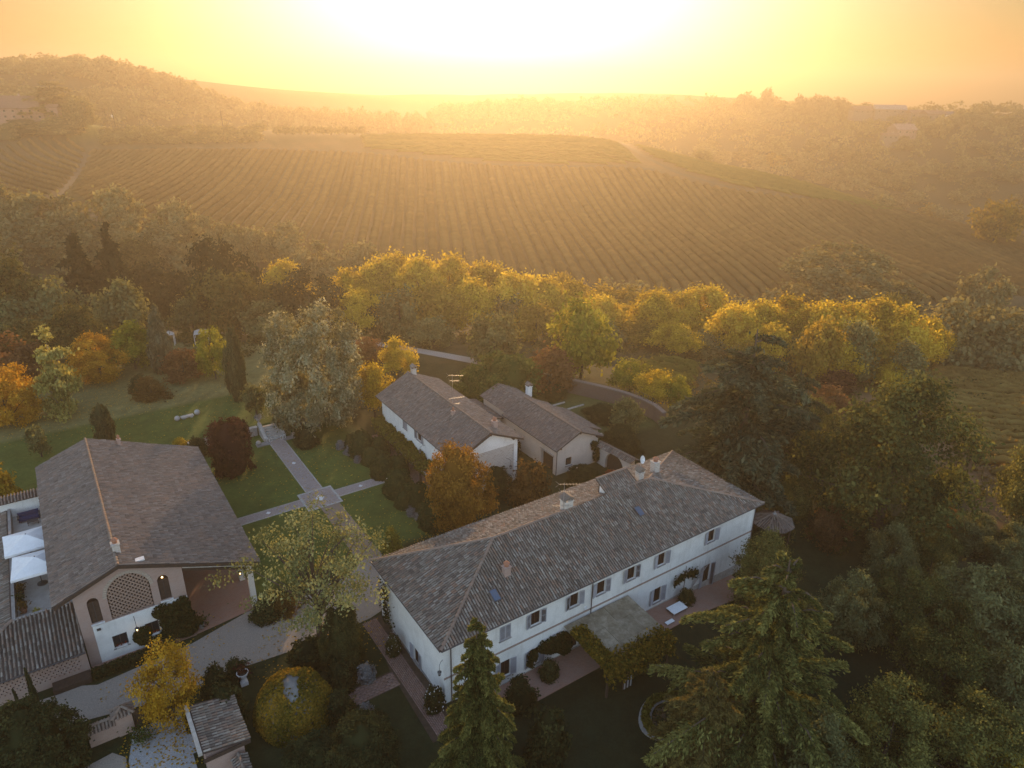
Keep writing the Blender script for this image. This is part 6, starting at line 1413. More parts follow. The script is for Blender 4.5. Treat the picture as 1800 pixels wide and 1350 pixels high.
 ('far', -176.5, 604.8, 3.4, 17.3, 11.8, 'hazy tree in the wood below the left hill', 'tree', 'trees in the wood between the hills'),
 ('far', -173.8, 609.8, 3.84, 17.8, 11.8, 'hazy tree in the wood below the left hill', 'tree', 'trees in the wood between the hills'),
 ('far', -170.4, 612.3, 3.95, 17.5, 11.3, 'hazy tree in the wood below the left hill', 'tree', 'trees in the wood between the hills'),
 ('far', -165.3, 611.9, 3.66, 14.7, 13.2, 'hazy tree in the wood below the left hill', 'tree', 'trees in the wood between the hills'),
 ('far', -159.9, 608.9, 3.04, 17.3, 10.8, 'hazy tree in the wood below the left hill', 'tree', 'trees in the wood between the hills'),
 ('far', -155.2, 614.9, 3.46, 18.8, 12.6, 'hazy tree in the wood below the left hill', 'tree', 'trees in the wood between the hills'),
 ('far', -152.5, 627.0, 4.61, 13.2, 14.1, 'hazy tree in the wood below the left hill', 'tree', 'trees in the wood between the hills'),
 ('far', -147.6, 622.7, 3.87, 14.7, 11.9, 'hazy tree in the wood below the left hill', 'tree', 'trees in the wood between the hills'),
 ('far', -139.7, 610.4, 2.02, 18.5, 10.0, 'hazy tree in the wood below the left hill', 'tree', 'trees in the wood between the hills'),
 ('far', -135.1, 625.6, 3.29, 18.0, 14.1, 'hazy tree in the wood below the left hill', 'tree', 'trees in the wood between the hills'),
 ('far', -126.5, 603.9, 0.42, 20.3, 13.1, 'hazy tree in the wood below the left hill', 'tree', 'trees in the wood between the hills'),
 ('far', -124.2, 605.1, 0.38, 21.9, 10.5, 'hazy tree in the wood below the left hill', 'tree', 'trees in the wood between the hills'),
 ('far', -125.3, 636.8, 3.49, 15.2, 11.2, 'hazy tree in the wood below the left hill', 'tree', 'trees in the wood between the hills'),
 ('far', -112.9, 611.2, 0.15, 19.8, 13.9, 'hazy tree in the wood below the left hill', 'tree', 'trees in the wood between the hills'),
 ('far', -108.3, 619.3, 0.57, 17.1, 14.2, 'hazy tree in the wood below the left hill', 'tree', 'trees in the wood between the hills'),
 ('far', -106.1, 635.4, 1.84, 15.6, 14.1, 'hazy tree in the wood below the left hill', 'tree', 'trees in the wood between the hills'),
 ('far', -97.3, 608.7, -1.15, 22.1, 12.9, 'hazy tree in the wood below the left hill', 'tree', 'trees in the wood between the hills'),
 ('far', -98.6, 637.6, 1.46, 15.9, 15.0, 'hazy tree in the wood below the left hill', 'tree', 'trees in the wood between the hills'),
 ('far', -87.9, 619.6, -0.8, 19.4, 10.3, 'hazy tree in the wood below the left hill', 'tree', 'trees in the wood between the hills'),
 ('far', -82.3, 618.3, -1.24, 18.0, 12.7, 'hazy tree in the wood below the left hill', 'tree', 'trees in the wood between the hills'),
 ('far', -82.0, 634.6, 0.13, 19.4, 10.5, 'hazy tree in the wood below the left hill', 'tree', 'trees in the wood between the hills'),
 ('far', -71.2, 603.2, -2.96, 23.5, 12.0, 'hazy tree in the wood below the left hill', 'tree', 'trees in the wood between the hills'),
 ('far', -76.8, 769.8, 10.24, 7.8, 22.3, 'hazy tree on the crest of the middle ridge', 'tree', 'trees on the middle ridge'),
 ('far', -68.6, 737.5, 7.57, 14.0, 21.4, 'hazy tree on the crest of the middle ridge', 'tree', 'trees on the middle ridge'),
 ('far', -65.4, 746.2, 8.25, 12.8, 20.0, 'hazy tree on the crest of the middle ridge', 'tree', 'trees on the middle ridge'),
 ('far', -57.3, 764.4, 9.75, 9.4, 15.2, 'hazy tree on the crest of the middle ridge', 'tree', 'trees on the middle ridge'),
 ('far', -56.4, 780.8, 11.18, 10.2, 14.4, 'hazy tree on the crest of the middle ridge', 'tree', 'trees on the middle ridge'),
 ('far', -47.4, 776.7, 10.85, 8.6, 20.8, 'hazy tree on the crest of the middle ridge', 'tree', 'trees on the middle ridge'),
 ('far', -40.4, 744.9, 8.09, 16.7, 18.5, 'hazy tree on the crest of the middle ridge', 'tree', 'trees on the middle ridge'),
 ('far', -32.8, 780.0, 11.29, 11.8, 18.7, 'hazy tree on the crest of the middle ridge', 'tree', 'trees on the middle ridge'),
 ('far', -26.7, 762.1, 9.73, 15.8, 15.1, 'hazy tree on the crest of the middle ridge', 'tree', 'trees on the middle ridge'),
 ('far', -20.4, 766.8, 10.27, 13.5, 17.3, 'hazy tree on the crest of the middle ridge', 'tree', 'trees on the middle ridge'),
 ('far', -14.1, 745.4, 8.47, 16.7, 19.9, 'hazy tree on the crest of the middle ridge', 'tree', 'trees on the middle ridge'),
 ('far', -8.0, 748.8, 8.94, 17.3, 19.3, 'hazy tree on the crest of the middle ridge', 'tree', 'trees on the middle ridge'),
 ('far', -0.8, 753.7, 9.64, 16.6, 21.2, 'hazy tree on the crest of the middle ridge', 'tree', 'trees on the middle ridge'),
 ('far', 5.9, 745.5, 9.17, 19.7, 17.6, 'hazy tree on the crest of the middle ridge', 'tree', 'trees on the middle ridge'),
 ('far', 13.8, 756.2, 10.55, 17.4, 20.7, 'hazy tree on the crest of the middle ridge', 'tree', 'trees on the middle ridge'),
 ('far', 20.3, 763.3, 11.61, 16.0, 16.6, 'hazy tree on the crest of the middle ridge', 'tree', 'trees on the middle ridge'),
 ('far', 25.7, 741.1, 9.84, 16.2, 18.3, 'hazy tree on the crest of the middle ridge', 'tree', 'trees on the middle ridge'),
 ('far', 32.2, 778.0, 13.96, 13.6, 20.4, 'hazy tree on the crest of the middle ridge', 'tree', 'trees on the middle ridge'),
 ('far', 37.6, 761.8, 12.78, 12.5, 14.3, 'hazy tree on the crest of the middle ridge', 'tree', 'trees on the middle ridge'),
 ('far', 42.6, 772.2, 14.27, 9.7, 17.0, 'hazy tree on the crest of the middle ridge', 'tree', 'trees on the middle ridge'),
 ('far', 48.0, 760.7, 13.55, 11.8, 19.5, 'hazy tree on the crest of the middle ridge', 'tree', 'trees on the middle ridge'),
 ('far', 58.3, 774.1, 15.91, 4.8, 18.1, 'hazy tree on the crest of the middle ridge', 'tree', 'trees on the middle ridge'),
 ('far', 62.1, 744.0, 12.93, 8.2, 19.0, 'hazy tree on the crest of the middle ridge', 'tree', 'trees on the middle ridge'),
 ('far', 67.8, 745.8, 13.62, 7.5, 16.3, 'hazy tree on the crest of the middle ridge', 'tree', 'trees on the middle ridge'),
 ('far', 75.7, 757.1, 15.61, 6.8, 18.8, 'hazy tree on the crest of the middle ridge', 'tree', 'trees on the middle ridge'),
 ('far', 83.3, 778.4, 18.63, 2.8, 17.6, 'hazy tree on the crest of the middle ridge', 'tree', 'trees on the middle ridge'),
 ('far', 278.9, 758.6, 15.8, 9.8, 14.3, 'hazy tree beside the ridge houses', 'tree', 'trees beside the ridge houses'),
 ('far', 279.1, 740.8, 13.77, 15.3, 18.4, 'hazy tree beside the ridge houses', 'tree', 'trees beside the ridge houses'),
 ('far', 287.2, 750.6, 14.92, 17.4, 13.2, 'hazy tree beside the ridge houses', 'tree', 'trees beside the ridge houses'),
 ('far', 285.6, 730.0, 12.7, 21.5, 19.0, 'hazy tree beside the ridge houses', 'tree', 'trees beside the ridge houses'),
 ('far', 296.7, 743.5, 14.31, 20.0, 17.4, 'hazy tree beside the ridge houses', 'tree', 'trees beside the ridge houses'),
 ('far', 297.7, 729.1, 12.9, 21.1, 14.4, 'hazy tree beside the ridge houses', 'tree', 'trees beside the ridge houses'),
 ('far', 315.4, 760.6, 17.04, 16.3, 14.0, 'hazy tree beside the ridge houses', 'tree', 'trees beside the ridge houses'),
 ('far', 310.5, 726.9, 13.29, 18.9, 12.4, 'hazy tree beside the ridge houses', 'tree', 'trees beside the ridge houses'),
 ('far', 323.2, 743.4, 15.67, 12.0, 12.6, 'hazy tree beside the ridge houses', 'tree', 'trees beside the ridge houses'),
 ('far', 333.5, 761.6, 18.24, 10.1, 17.8, 'hazy tree beside the ridge houses', 'tree', 'trees beside the ridge houses'),
 ('far', 340.1, 758.8, 18.41, 7.8, 19.6, 'hazy tree beside the ridge houses', 'tree', 'trees beside the ridge houses'),
 ('far', 334.1, 735.5, 15.7, 12.9, 19.9, 'hazy tree beside the ridge houses', 'tree', 'trees beside the ridge houses'),
 ('far', 348.8, 622.4, 5.74, 17.8, 14.8, 'hazy tree on the right end of the ridge', 'tree', 'trees on the right end of the ridge'),
 ('far', 359.0, 636.9, 8.59, 13.7, 13.3, 'hazy tree on the right end of the ridge', 'tree', 'trees on the right end of the ridge'),
 ('far', 371.5, 649.1, 11.24, 12.4, 12.9, 'hazy tree on the right end of the ridge', 'tree', 'trees on the right end of the ridge'),
 ('far', 382.5, 658.8, 13.37, 12.2, 14.4, 'hazy tree on the right end of the ridge', 'tree', 'trees on the right end of the ridge'),
 ('far', 384.5, 652.4, 12.88, 15.6, 15.8, 'hazy tree on the right end of the ridge', 'tree', 'trees on the right end of the ridge'),
 ('far', 385.0, 649.1, 12.56, 14.2, 15.2, 'hazy tree on the right end of the ridge', 'tree', 'trees on the right end of the ridge'),
 ('far', 398.1, 657.6, 14.71, 11.5, 11.1, 'hazy tree on the right end of the ridge', 'tree', 'trees on the right end of the ridge'),
 ('far', 402.7, 659.0, 15.26, 12.0, 14.9, 'hazy tree on the right end of the ridge', 'tree', 'trees on the right end of the ridge'),
 ('far', 401.6, 648.3, 14.0, 10.7, 13.9, 'hazy tree on the right end of the ridge', 'tree', 'trees on the right end of the ridge'),
 ('far', 401.8, 636.3, 12.51, 13.1, 11.5, 'hazy tree on the right end of the ridge', 'tree', 'trees on the right end of the ridge'),
 ('far', 421.2, 658.8, 16.73, 5.5, 12.9, 'hazy tree on the right end of the ridge', 'tree', 'trees on the right end of the ridge'),
 ('far', 402.4, 624.0, 10.8, 14.0, 14.1, 'hazy tree on the right end of the ridge', 'tree', 'trees on the right end of the ridge'),
 ('far', 413.0, 631.7, 12.79, 9.1, 14.6, 'hazy tree on the right end of the ridge', 'tree', 'trees on the right end of the ridge'),
 ('far', 428.4, 649.0, 16.15, 5.9, 12.2, 'hazy tree on the right end of the ridge', 'tree', 'trees on the right end of the ridge'),
 ('far', 221.4, 745, 15.36, 21.0, 19.0, 'dark hazy tree on the ridge left of a taller one', 'tree', None),
 ('far', 243.5, 745, 14.66, 24.6, 16.7, 'tall hazy tree on the ridge with leaning crown', 'tree', None),
 ('far', 231.0, 740, 14.45, 17.1, 22.2, 'low hazy tree between two ridge trees', 'tree', None),
 ('far', 257.2, 735, 13.27, 15.8, 27.5, 'hazy bushy tree right of the tall ridge tree', 'tree', None),
 ('far', 276.1, 742, 13.89, 21.4, 14.4, 'hazy narrow tree left of the ridge clump', 'tree', None),
 ('far', 313.7, 490.6, -22.4, 8.9, 13.8, 'hazy tree on the far wooded slope at the right', 'tree', 'trees on the far wooded slope'),
 ('far', 100.7, 398.0, 6.36, 7.1, 11.0, 'hazy tree on the far wooded slope at the right', 'tree', 'trees on the far wooded slope'),
 ('far', 258.3, 536.8, -19.03, 9.6, 15.0, 'hazy tree on the far wooded slope at the right', 'tree', 'trees on the far wooded slope'),
 ('far', 246.5, 496.6, -27.48, 9.1, 14.0, 'hazy tree on the far wooded slope at the right', 'tree', 'trees on the far wooded slope'),
 ('far', 278.6, 532.0, -17.73, 9.6, 14.8, 'hazy tree on the far wooded slope at the right', 'tree', 'trees on the far wooded slope'),
 ('far', 345.8, 508.7, -14.77, 9.2, 14.2, 'hazy tree on the far wooded slope at the right', 'tree', 'trees on the far wooded slope'),
 ('far', 174.8, 576.0, -10.53, 10.1, 15.9, 'hazy tree on the far wooded slope at the right', 'tree', 'trees on the far wooded slope'),
 ('fargold', 197.1, 568.0, -13.72, 10.0, 15.7, 'hazy tree on the far wooded slope at the right', 'tree', 'trees on the far wooded slope'),
 ('far', 149.6, 575.1, -9.9, 10.0, 15.9, 'hazy tree on the far wooded slope at the right', 'tree', 'trees on the far wooded slope'),
 ('far', 218.2, 559.9, -16.06, 10.0, 15.5, 'hazy tree on the far wooded slope at the right', 'tree', 'trees on the far wooded slope'),
 ('far', 295.8, 483.6, -25.9, 8.8, 13.6, 'hazy tree on the far wooded slope at the right', 'tree', 'trees on the far wooded slope'),
 ('far', 254.0, 484.0, -28.89, 8.9, 13.7, 'hazy tree on the far wooded slope at the right', 'tree', 'trees on the far wooded slope'),
 ('far', 328.8, 472.5, -25.35, 8.7, 13.3, 'hazy tree on the far wooded slope at the right', 'tree', 'trees on the far wooded slope'),
 ('far', 257.5, 582.6, -9.23, 10.3, 16.1, 'hazy tree on the far wooded slope at the right', 'tree', 'trees on the far wooded slope'),
 ('far', 202.5, 594.9, -6.99, 10.4, 16.4, 'hazy tree on the far wooded slope at the right', 'tree', 'trees on the far wooded slope'),
 ('far', 223.9, 537.5, -21.24, 9.6, 15.0, 'hazy tree on the far wooded slope at the right', 'tree', 'trees on the far wooded slope'),
 ('far', 256.4, 539.1, -18.72, 9.6, 15.0, 'hazy tree on the far wooded slope at the right', 'tree', 'trees on the far wooded slope'),
 ('far', 157.6, 567.0, -12.3, 10.0, 15.7, 'hazy tree on the far wooded slope at the right', 'tree', 'trees on the far wooded slope'),
 ('far', 183.9, 555.3, -16.63, 9.9, 15.4, 'hazy tree on the far wooded slope at the right', 'tree', 'trees on the far wooded slope'),
 ('far', 303.7, 536.6, -13.27, 9.6, 14.9, 'hazy tree on the far wooded slope at the right', 'tree', 'trees on the far wooded slope'),
 ('far', 302.3, 487.6, -24.35, 9.0, 13.7, 'hazy tree on the far wooded slope at the right', 'tree', 'trees on the far wooded slope'),
 ('far', 265.9, 457.8, -31.54, 8.6, 13.0, 'hazy tree on the far wooded slope at the right', 'tree', 'trees on the far wooded slope'),
 ('far', 211.8, 556.2, -17.02, 10.0, 15.4, 'hazy tree on the far wooded slope at the right', 'tree', 'trees on the far wooded slope'),
 ('far', 252.7, 479.4, -29.47, 8.9, 13.6, 'hazy tree on the far wooded slope at the right', 'tree', 'trees on the far wooded slope'),
 ('far', 309.9, 456.9, -29.79, 8.4, 13.0, 'hazy tree on the far wooded slope at the right', 'tree', 'trees on the far wooded slope'),
 ('far', 271.1, 514.7, -22.25, 9.2, 14.4, 'hazy tree on the far wooded slope at the right', 'tree', 'trees on the far wooded slope'),
 ('far', 318.9, 528.1, -12.8, 9.3, 14.7, 'hazy tree on the far wooded slope at the right', 'tree', 'trees on the far wooded slope'),
 ('far', 310.6, 596.1, -1.85, 10.4, 16.3, 'hazy tree on the far wooded slope at the right', 'tree', 'trees on the far wooded slope'),
 ('fargold', 358.2, 526.5, -10.03, 9.3, 14.6, 'hazy tree on the far wooded slope at the right', 'tree', 'trees on the far wooded slope'),
 ('far', 324.7, 536.8, -10.3, 9.6, 14.9, 'hazy tree on the far wooded slope at the right', 'tree', 'trees on the far wooded slope'),
 ('far', 314.2, 451.2, -30.43, 8.5, 12.8, 'hazy tree on the far wooded slope at the right', 'tree', 'trees on the far wooded slope'),
 ('far', 254.8, 540.9, -18.49, 9.8, 15.1, 'hazy tree on the far wooded slope at the right', 'tree', 'trees on the far wooded slope'),
 ('far', 254.2, 557.1, -14.99, 9.9, 15.4, 'hazy tree on the far wooded slope at the right', 'tree', 'trees on the far wooded slope'),
 ('far', 184.8, 364.0, -10.37, 6.8, 10.3, 'hazy tree on the far wooded slope at the right', 'tree', 'trees on the far wooded slope'),
 ('far', 272.0, 523.7, -20.27, 9.4, 14.6, 'hazy tree on the far wooded slope at the right', 'tree', 'trees on the far wooded slope'),
 ('far', 359.1, 570.7, -1.36, 9.9, 15.7, 'hazy tree on the far wooded slope at the right', 'tree', 'trees on the far wooded slope'),
 ('far', 318.8, 497.0, -20.24, 8.9, 13.9, 'hazy tree on the far wooded slope at the right', 'tree', 'trees on the far wooded slope'),
 ('far', 213.2, 608.7, -4.28, 10.6, 16.7, 'hazy tree on the far wooded slope at the right', 'tree', 'trees on the far wooded slope'),
 ('far', 261.8, 526.2, -20.9, 9.4, 14.7, 'hazy tree on the far wooded slope at the right', 'tree', 'trees on the far wooded slope'),
 ('far', 314.2, 501.1, -19.76, 9.1, 14.0, 'hazy tree on the far wooded slope at the right', 'tree', 'trees on the far wooded slope'),
 ('far', 310.2, 520.8, -15.61, 9.2, 14.5, 'hazy tree on the far wooded slope at the right', 'tree', 'trees on the far wooded slope'),
 ('far', 209.1, 584.5, -9.82, 10.3, 16.1, 'hazy tree on the far wooded slope at the right', 'tree', 'trees on the far wooded slope'),
 ('far', 145.5, 581.3, -8.21, 10.2, 16.0, 'hazy tree on the far wooded slope at the right', 'tree', 'trees on the far wooded slope'),
 ('far', 236.3, 540.2, -20.04, 9.8, 15.1, 'hazy tree on the far wooded slope at the right', 'tree', 'trees on the far wooded slope'),
 ('far', 338.6, 512.8, -14.07, 9.1, 14.3, 'hazy tree on the far wooded slope at the right', 'tree', 'trees on the far wooded slope'),
 ('far', 243.1, 525.4, -22.72, 9.4, 14.7, 'hazy tree on the far wooded slope at the right', 'tree', 'trees on the far wooded slope'),
 ('far', 151.9, 586.9, -6.7, 10.3, 16.1, 'hazy tree on the far wooded slope at the right', 'tree', 'trees on the far wooded slope'),
 ('far', 234.5, 526.9, -22.96, 9.5, 14.7, 'hazy tree on the far wooded slope at the right', 'tree', 'trees on the far wooded slope'),
 ('far', 284.1, 544.2, -14.47, 9.6, 15.1, 'hazy tree on the far wooded slope at the right', 'tree', 'trees on the far wooded slope'),
 ('far', 268.3, 489.0, -27.35, 9.0, 13.8, 'hazy tree on the far wooded slope at the right', 'tree', 'trees on the far wooded slope'),
 ('far', 270.7, 446.0, -32.35, 8.5, 12.7, 'hazy tree on the far wooded slope at the right', 'tree', 'trees on the far wooded slope'),
 ('fargold', 263.5, 460.1, -31.34, 8.7, 13.1, 'hazy tree on the far wooded slope at the right', 'tree', 'trees on the far wooded slope'),
 ('far', 242.0, 606.8, -4.87, 10.6, 16.6, 'hazy tree on the far wooded slope at the right', 'tree', 'trees on the far wooded slope'),
 ('far', 184.4, 570.8, -12.45, 10.1, 15.8, 'hazy tree on the far wooded slope at the right', 'tree', 'trees on the far wooded slope'),
 ('far', 322.4, 727.3, 14.09, 11.2, 16.3, 'hazy tree in front of the houses on the right ridge, first from the left', 'tree', 'trees before the ridge houses'),
 ('far', 335.2, 707.4, 13.35, 11.0, 15.9, 'hazy tree in front of the houses on the right ridge, second from the left', 'tree', 'trees before the ridge houses'),
 ('far', 344.9, 689.1, 12.62, 10.7, 15.5, 'hazy tree in front of the houses on the right ridge, third from the left', 'tree', 'trees before the ridge houses'),
 ('far', 325.2, 628.2, 4.27, 9.9, 14.3, 'hazy tree in front of the houses on the right ridge, fourth from the left', 'tree', 'trees before the ridge houses'),
 ('far', 299.0, 609.6, -0.82, 9.7, 13.9, 'hazy tree in front of the houses on the right ridge, fifth from the left', 'tree', 'trees before the ridge houses'),
 ('far', 303.9, 601.1, -1.74, 9.6, 13.7, 'hazy tree in front of the houses on the right ridge, sixth from the left', 'tree', 'trees before the ridge houses'),
 ('far', 327.4, 619.0, 3.24, 9.8, 14.1, 'hazy tree in front of the houses on the right ridge, seventh from the left', 'tree', 'trees before the ridge houses'),
 ('far', 353.7, 660.5, 10.74, 10.3, 14.9, 'hazy tree in front of the houses on the right ridge, eighth from the left', 'tree', 'trees before the ridge houses'),
 ('far', 363.3, 650.6, 10.62, 10.1, 14.7, 'hazy tree in front of the houses on the right ridge, ninth from the left', 'tree', 'trees before the ridge houses'),
 ('far', 197.6, 668.5, 6.73, 10.4, 15.1, 'hazy tree in front of the houses on the right ridge, tenth from the left', 'tree', 'trees before the ridge houses'),
 ('far', 221.9, 673.5, 6.73, 10.6, 15.2, 'hazy tree in front of the houses on the right ridge, eleventh from the left', 'tree', 'trees before the ridge houses'),
 ('far', 204.5, 656.8, 4.82, 10.3, 14.9, 'hazy tree in front of the houses on the right ridge, twelfth from the left', 'tree', 'trees before the ridge houses'),
 ('far', -361.9, 534.6, 23.46, 7.5, 13.6, 'hazy tree on the slope of the wooded left hill', 'tree', 'trees on the slope of the left hill'),
 ('far', -310.4, 593.5, 24.7, 8.4, 15.1, 'hazy tree on the slope of the wooded left hill', 'tree', 'trees on the slope of the left hill'),
 ('far', -357.6, 564.9, 28.06, 7.8, 14.3, 'hazy tree on the slope of the wooded left hill', 'tree', 'trees on the slope of the left hill'),
 ('far', -318.9, 582.2, 24.02, 8.1, 14.8, 'hazy tree on the slope of the wooded left hill', 'tree', 'trees on the slope of the left hill'),
 ('far', -360.1, 552.0, 25.98, 7.7, 14.0, 'hazy tree on the slope of the wooded left hill', 'tree', 'trees on the slope of the left hill'),
 ('far', -326.4, 516.4, 15.6, 7.3, 13.2, 'hazy tree on the slope of the wooded left hill', 'tree', 'trees on the slope of the left hill'),
 ('far', -257.9, 676.5, 16.35, 9.6, 17.2, 'hazy tree on the slope of the wooded left hill', 'tree', 'trees on the slope of the left hill'),
 ('far', -275.3, 596.1, 15.6, 8.5, 15.2, 'hazy tree on the slope of the wooded left hill', 'tree', 'trees on the slope of the left hill'),
 ('far', -246.3, 616.5, 12.57, 8.7, 15.8, 'hazy tree on the slope of the wooded left hill', 'tree', 'trees on the slope of the left hill'),
 ('far', -293.2, 574.6, 15.22, 8.2, 14.7, 'hazy tree on the slope of the wooded left hill', 'tree', 'trees on the slope of the left hill'),
 ('far', -312.6, 557.3, 16.83, 7.8, 14.2, 'hazy tree on the slope of the wooded left hill', 'tree', 'trees on the slope of the left hill'),
 ('far', -259.5, 615.1, 15.44, 8.7, 15.7, 'hazy tree on the slope of the wooded left hill', 'tree', 'trees on the slope of the left hill'),
 ('far', -238.2, 616.4, 10.96, 8.7, 15.8, 'hazy tree on the slope of the wooded left hill', 'tree', 'trees on the slope of the left hill'),
 ('far', -251.8, 677.8, 14.31, 9.6, 17.3, 'hazy tree on the slope of the wooded left hill', 'tree', 'trees on the slope of the left hill'),
 ('far', -292.1, 561.7, 12.03, 7.9, 14.4, 'hazy tree on the slope of the wooded left hill', 'tree', 'trees on the slope of the left hill'),
 ('far', -277.7, 579.9, 12.27, 8.3, 14.9, 'hazy tree on the slope of the wooded left hill', 'tree', 'trees on the slope of the left hill'),
 ('far', -249.5, 664.5, 14.97, 9.4, 16.9, 'hazy tree on the slope of the wooded left hill', 'tree', 'trees on the slope of the left hill'),
 ('far', -320.7, 527.6, 14.99, 7.6, 13.5, 'hazy tree on the slope of the wooded left hill', 'tree', 'trees on the slope of the left hill'),
 ('far', -243.9, 613.9, 11.66, 8.6, 15.7, 'hazy tree on the slope of the wooded left hill', 'tree', 'trees on the slope of the left hill'),
 ('far', -323.0, 565.1, 21.09, 7.9, 14.4, 'hazy tree on the slope of the wooded left hill', 'tree', 'trees on the slope of the left hill'),
 ('far', -288.6, 589.9, 17.73, 8.2, 15.1, 'hazy tree on the slope of the wooded left hill', 'tree', 'trees on the slope of the left hill'),
 ('far', -307.1, 578.9, 20.11, 8.1, 14.8, 'hazy tree on the slope of the wooded left hill', 'tree', 'trees on the slope of the left hill'),
 ('far', -258.1, 634.6, 17.62, 9.0, 16.2, 'hazy tree on the slope of the wooded left hill', 'tree', 'trees on the slope of the left hill'),
 ('far', -275.2, 590.5, 14.21, 8.2, 15.1, 'hazy tree on the slope of the wooded left hill', 'tree', 'trees on the slope of the left hill'),
 ('far', -257.0, 660.1, 17.5, 9.3, 16.8, 'hazy tree on the slope of the wooded left hill', 'tree', 'trees on the slope of the left hill'),
 ('far', -281.5, 588.3, 15.37, 8.3, 15.0, 'hazy tree on the slope of the wooded left hill', 'tree', 'trees on the slope of the left hill'),
 ('far', -317.0, 594.9, 26.78, 8.2, 15.1, 'hazy tree on the slope of the wooded left hill', 'tree', 'trees on the slope of the left hill'),
 ('far', -374.8, 564.2, 30.27, 7.8, 14.3, 'hazy tree on the slope of the wooded left hill', 'tree', 'trees on the slope of the left hill'),
 ('far', -268.5, 623.9, 19.4, 8.8, 15.9, 'hazy tree on the slope of the wooded left hill', 'tree', 'trees on the slope of the left hill'),
 ('far', -352.6, 555.0, 25.31, 7.7, 14.1, 'hazy tree on the slope of the wooded left hill', 'tree', 'trees on the slope of the left hill'),
 ('far', -301.0, 567.8, 15.83, 8.1, 14.5, 'hazy tree on the slope of the wooded left hill', 'tree', 'trees on the slope of the left hill'),
 ('far', -266.0, 620.6, 18.14, 8.7, 15.8, 'hazy tree on the slope of the wooded left hill', 'tree', 'trees on the slope of the left hill'),
 ('far', -258.4, 655.5, 18.17, 9.2, 16.7, 'hazy tree on the slope of the wooded left hill', 'tree', 'trees on the slope of the left hill'),
 ('far', -325.9, 581.2, 25.5, 8.0, 14.8, 'hazy tree on the slope of the wooded left hill', 'tree', 'trees on the slope of the left hill'),
 ('far', -324.1, 565.9, 21.5, 7.9, 14.4, 'hazy tree on the slope of the wooded left hill', 'tree', 'trees on the slope of the left hill'),
 ('far', -304.8, 581.7, 20.18, 8.2, 14.8, 'hazy tree on the slope of the wooded left hill', 'tree', 'trees on the slope of the left hill'),
 ('far', -347.4, 568.9, 27.17, 7.9, 14.4, 'hazy tree on the slope of the wooded left hill', 'tree', 'trees on the slope of the left hill'),
 ('far', -327.7, 537.4, 17.53, 7.5, 13.7, 'hazy tree on the slope of the wooded left hill', 'tree', 'trees on the slope of the left hill'),
 ('far', -311.6, 565.6, 18.24, 8.1, 14.4, 'hazy tree on the slope of the wooded left hill', 'tree', 'trees on the slope of the left hill'),
 ('far', -304.9, 580.5, 19.92, 8.2, 14.8, 'hazy tree on the slope of the wooded left hill', 'tree', 'trees on the slope of the left hill'),
]
# ------------------------------------------------------------------ trees and shrubs
def unit(a): return a / np.maximum(np.linalg.norm(a, axis=-1, keepdims=True), 1e-9)
def leaves_at(C, size, rs, up=.6, asp=1.5, out=None, dirs=None):
    """rhombic leaf sprays centred at C; returns verts, quads"""
    n = len(C); N = rs.standard_normal((n, 3)); N[:, 2] += up
    if out is not None: N += out
    N = unit(N)
    D = rs.standard_normal((n, 3)) if dirs is None else dirs + .35 * rs.standard_normal((n, 3))
    T = unit(D - N * (D * N).sum(1, keepdims=True)); B = np.cross(N, T)
    s = size * rs.uniform(.6, 1.25, (n, 1))
    V = np.stack([C + T * s * asp / 2, C + B * s / 2, C - T * s * asp / 2, C - B * s / 2], 1).reshape(-1, 3)
    return V, np.arange(n * 4).reshape(n, 4)
def core_shell(prof, cb, k, n=10, m=8):
    V = []; F = []
    for i in range(m + 1):
        t = i / m; r = max(.5 * prof(t) * k, .004) if i < m else .004
        for j in range(n): V.append((r * math.cos(2 * math.pi * j / n), r * math.sin(2 * math.pi * j / n), cb + (1 - cb) * (t * .94 + .01)))
    F = [(i * n + j, i * n + (j + 1) % n, (i + 1) * n + (j + 1) % n, (i + 1) * n + j) for i in range(m) for j in range(n)]
    return np.array(V), np.array(F)
PROF = {
 'round': lambda t: math.sqrt(max(0, 1 - (2 * t - .9) ** 2 / 1.22)) if t < 1 else .1,
 'spread': lambda t: (.55 + .45 * math.sin(math.pi * min(1, t * 1.1 + .12))) * (1 if t < .75 else max(.12, 1 - (t - .75) * 3.0)),
 'oval': lambda t: max(.06, math.sin(math.pi * (.12 + .83 * t)) ** .75),
 'flame': lambda t: max(.05, (1 - t) ** .7 * (.45 + 1.4 * min(t, .38))),
 'column': lambda t: max(.05, min(1, .55 + 1.6 * t, 1.9 * (1 - t) ** .8)),
 'dome': lambda t: math.sqrt(max(.01, 1 - t * t * .98)),
 'barrel': lambda t: min(1, .75 + t * 1.2) * (1 if t < .7 else math.sqrt(max(.02, 1 - ((t - .7) / .32) ** 2))),
 'hill': lambda t: (.55 + 1.2 * t if t < .36 else max(.05, (1.03 - t) ** .62 * 1.29)),
 'upright': lambda t: max(.08, (1 - t) ** .6),
 'layer': lambda t: max(.08, (1 - t ** 1.6) * (.62 + .38 * math.cos(t * 19))),
 'weep': lambda t: .55 + .5 * t if t < .75 else max(.1, 1 - (t - .75) * 3.2),
}
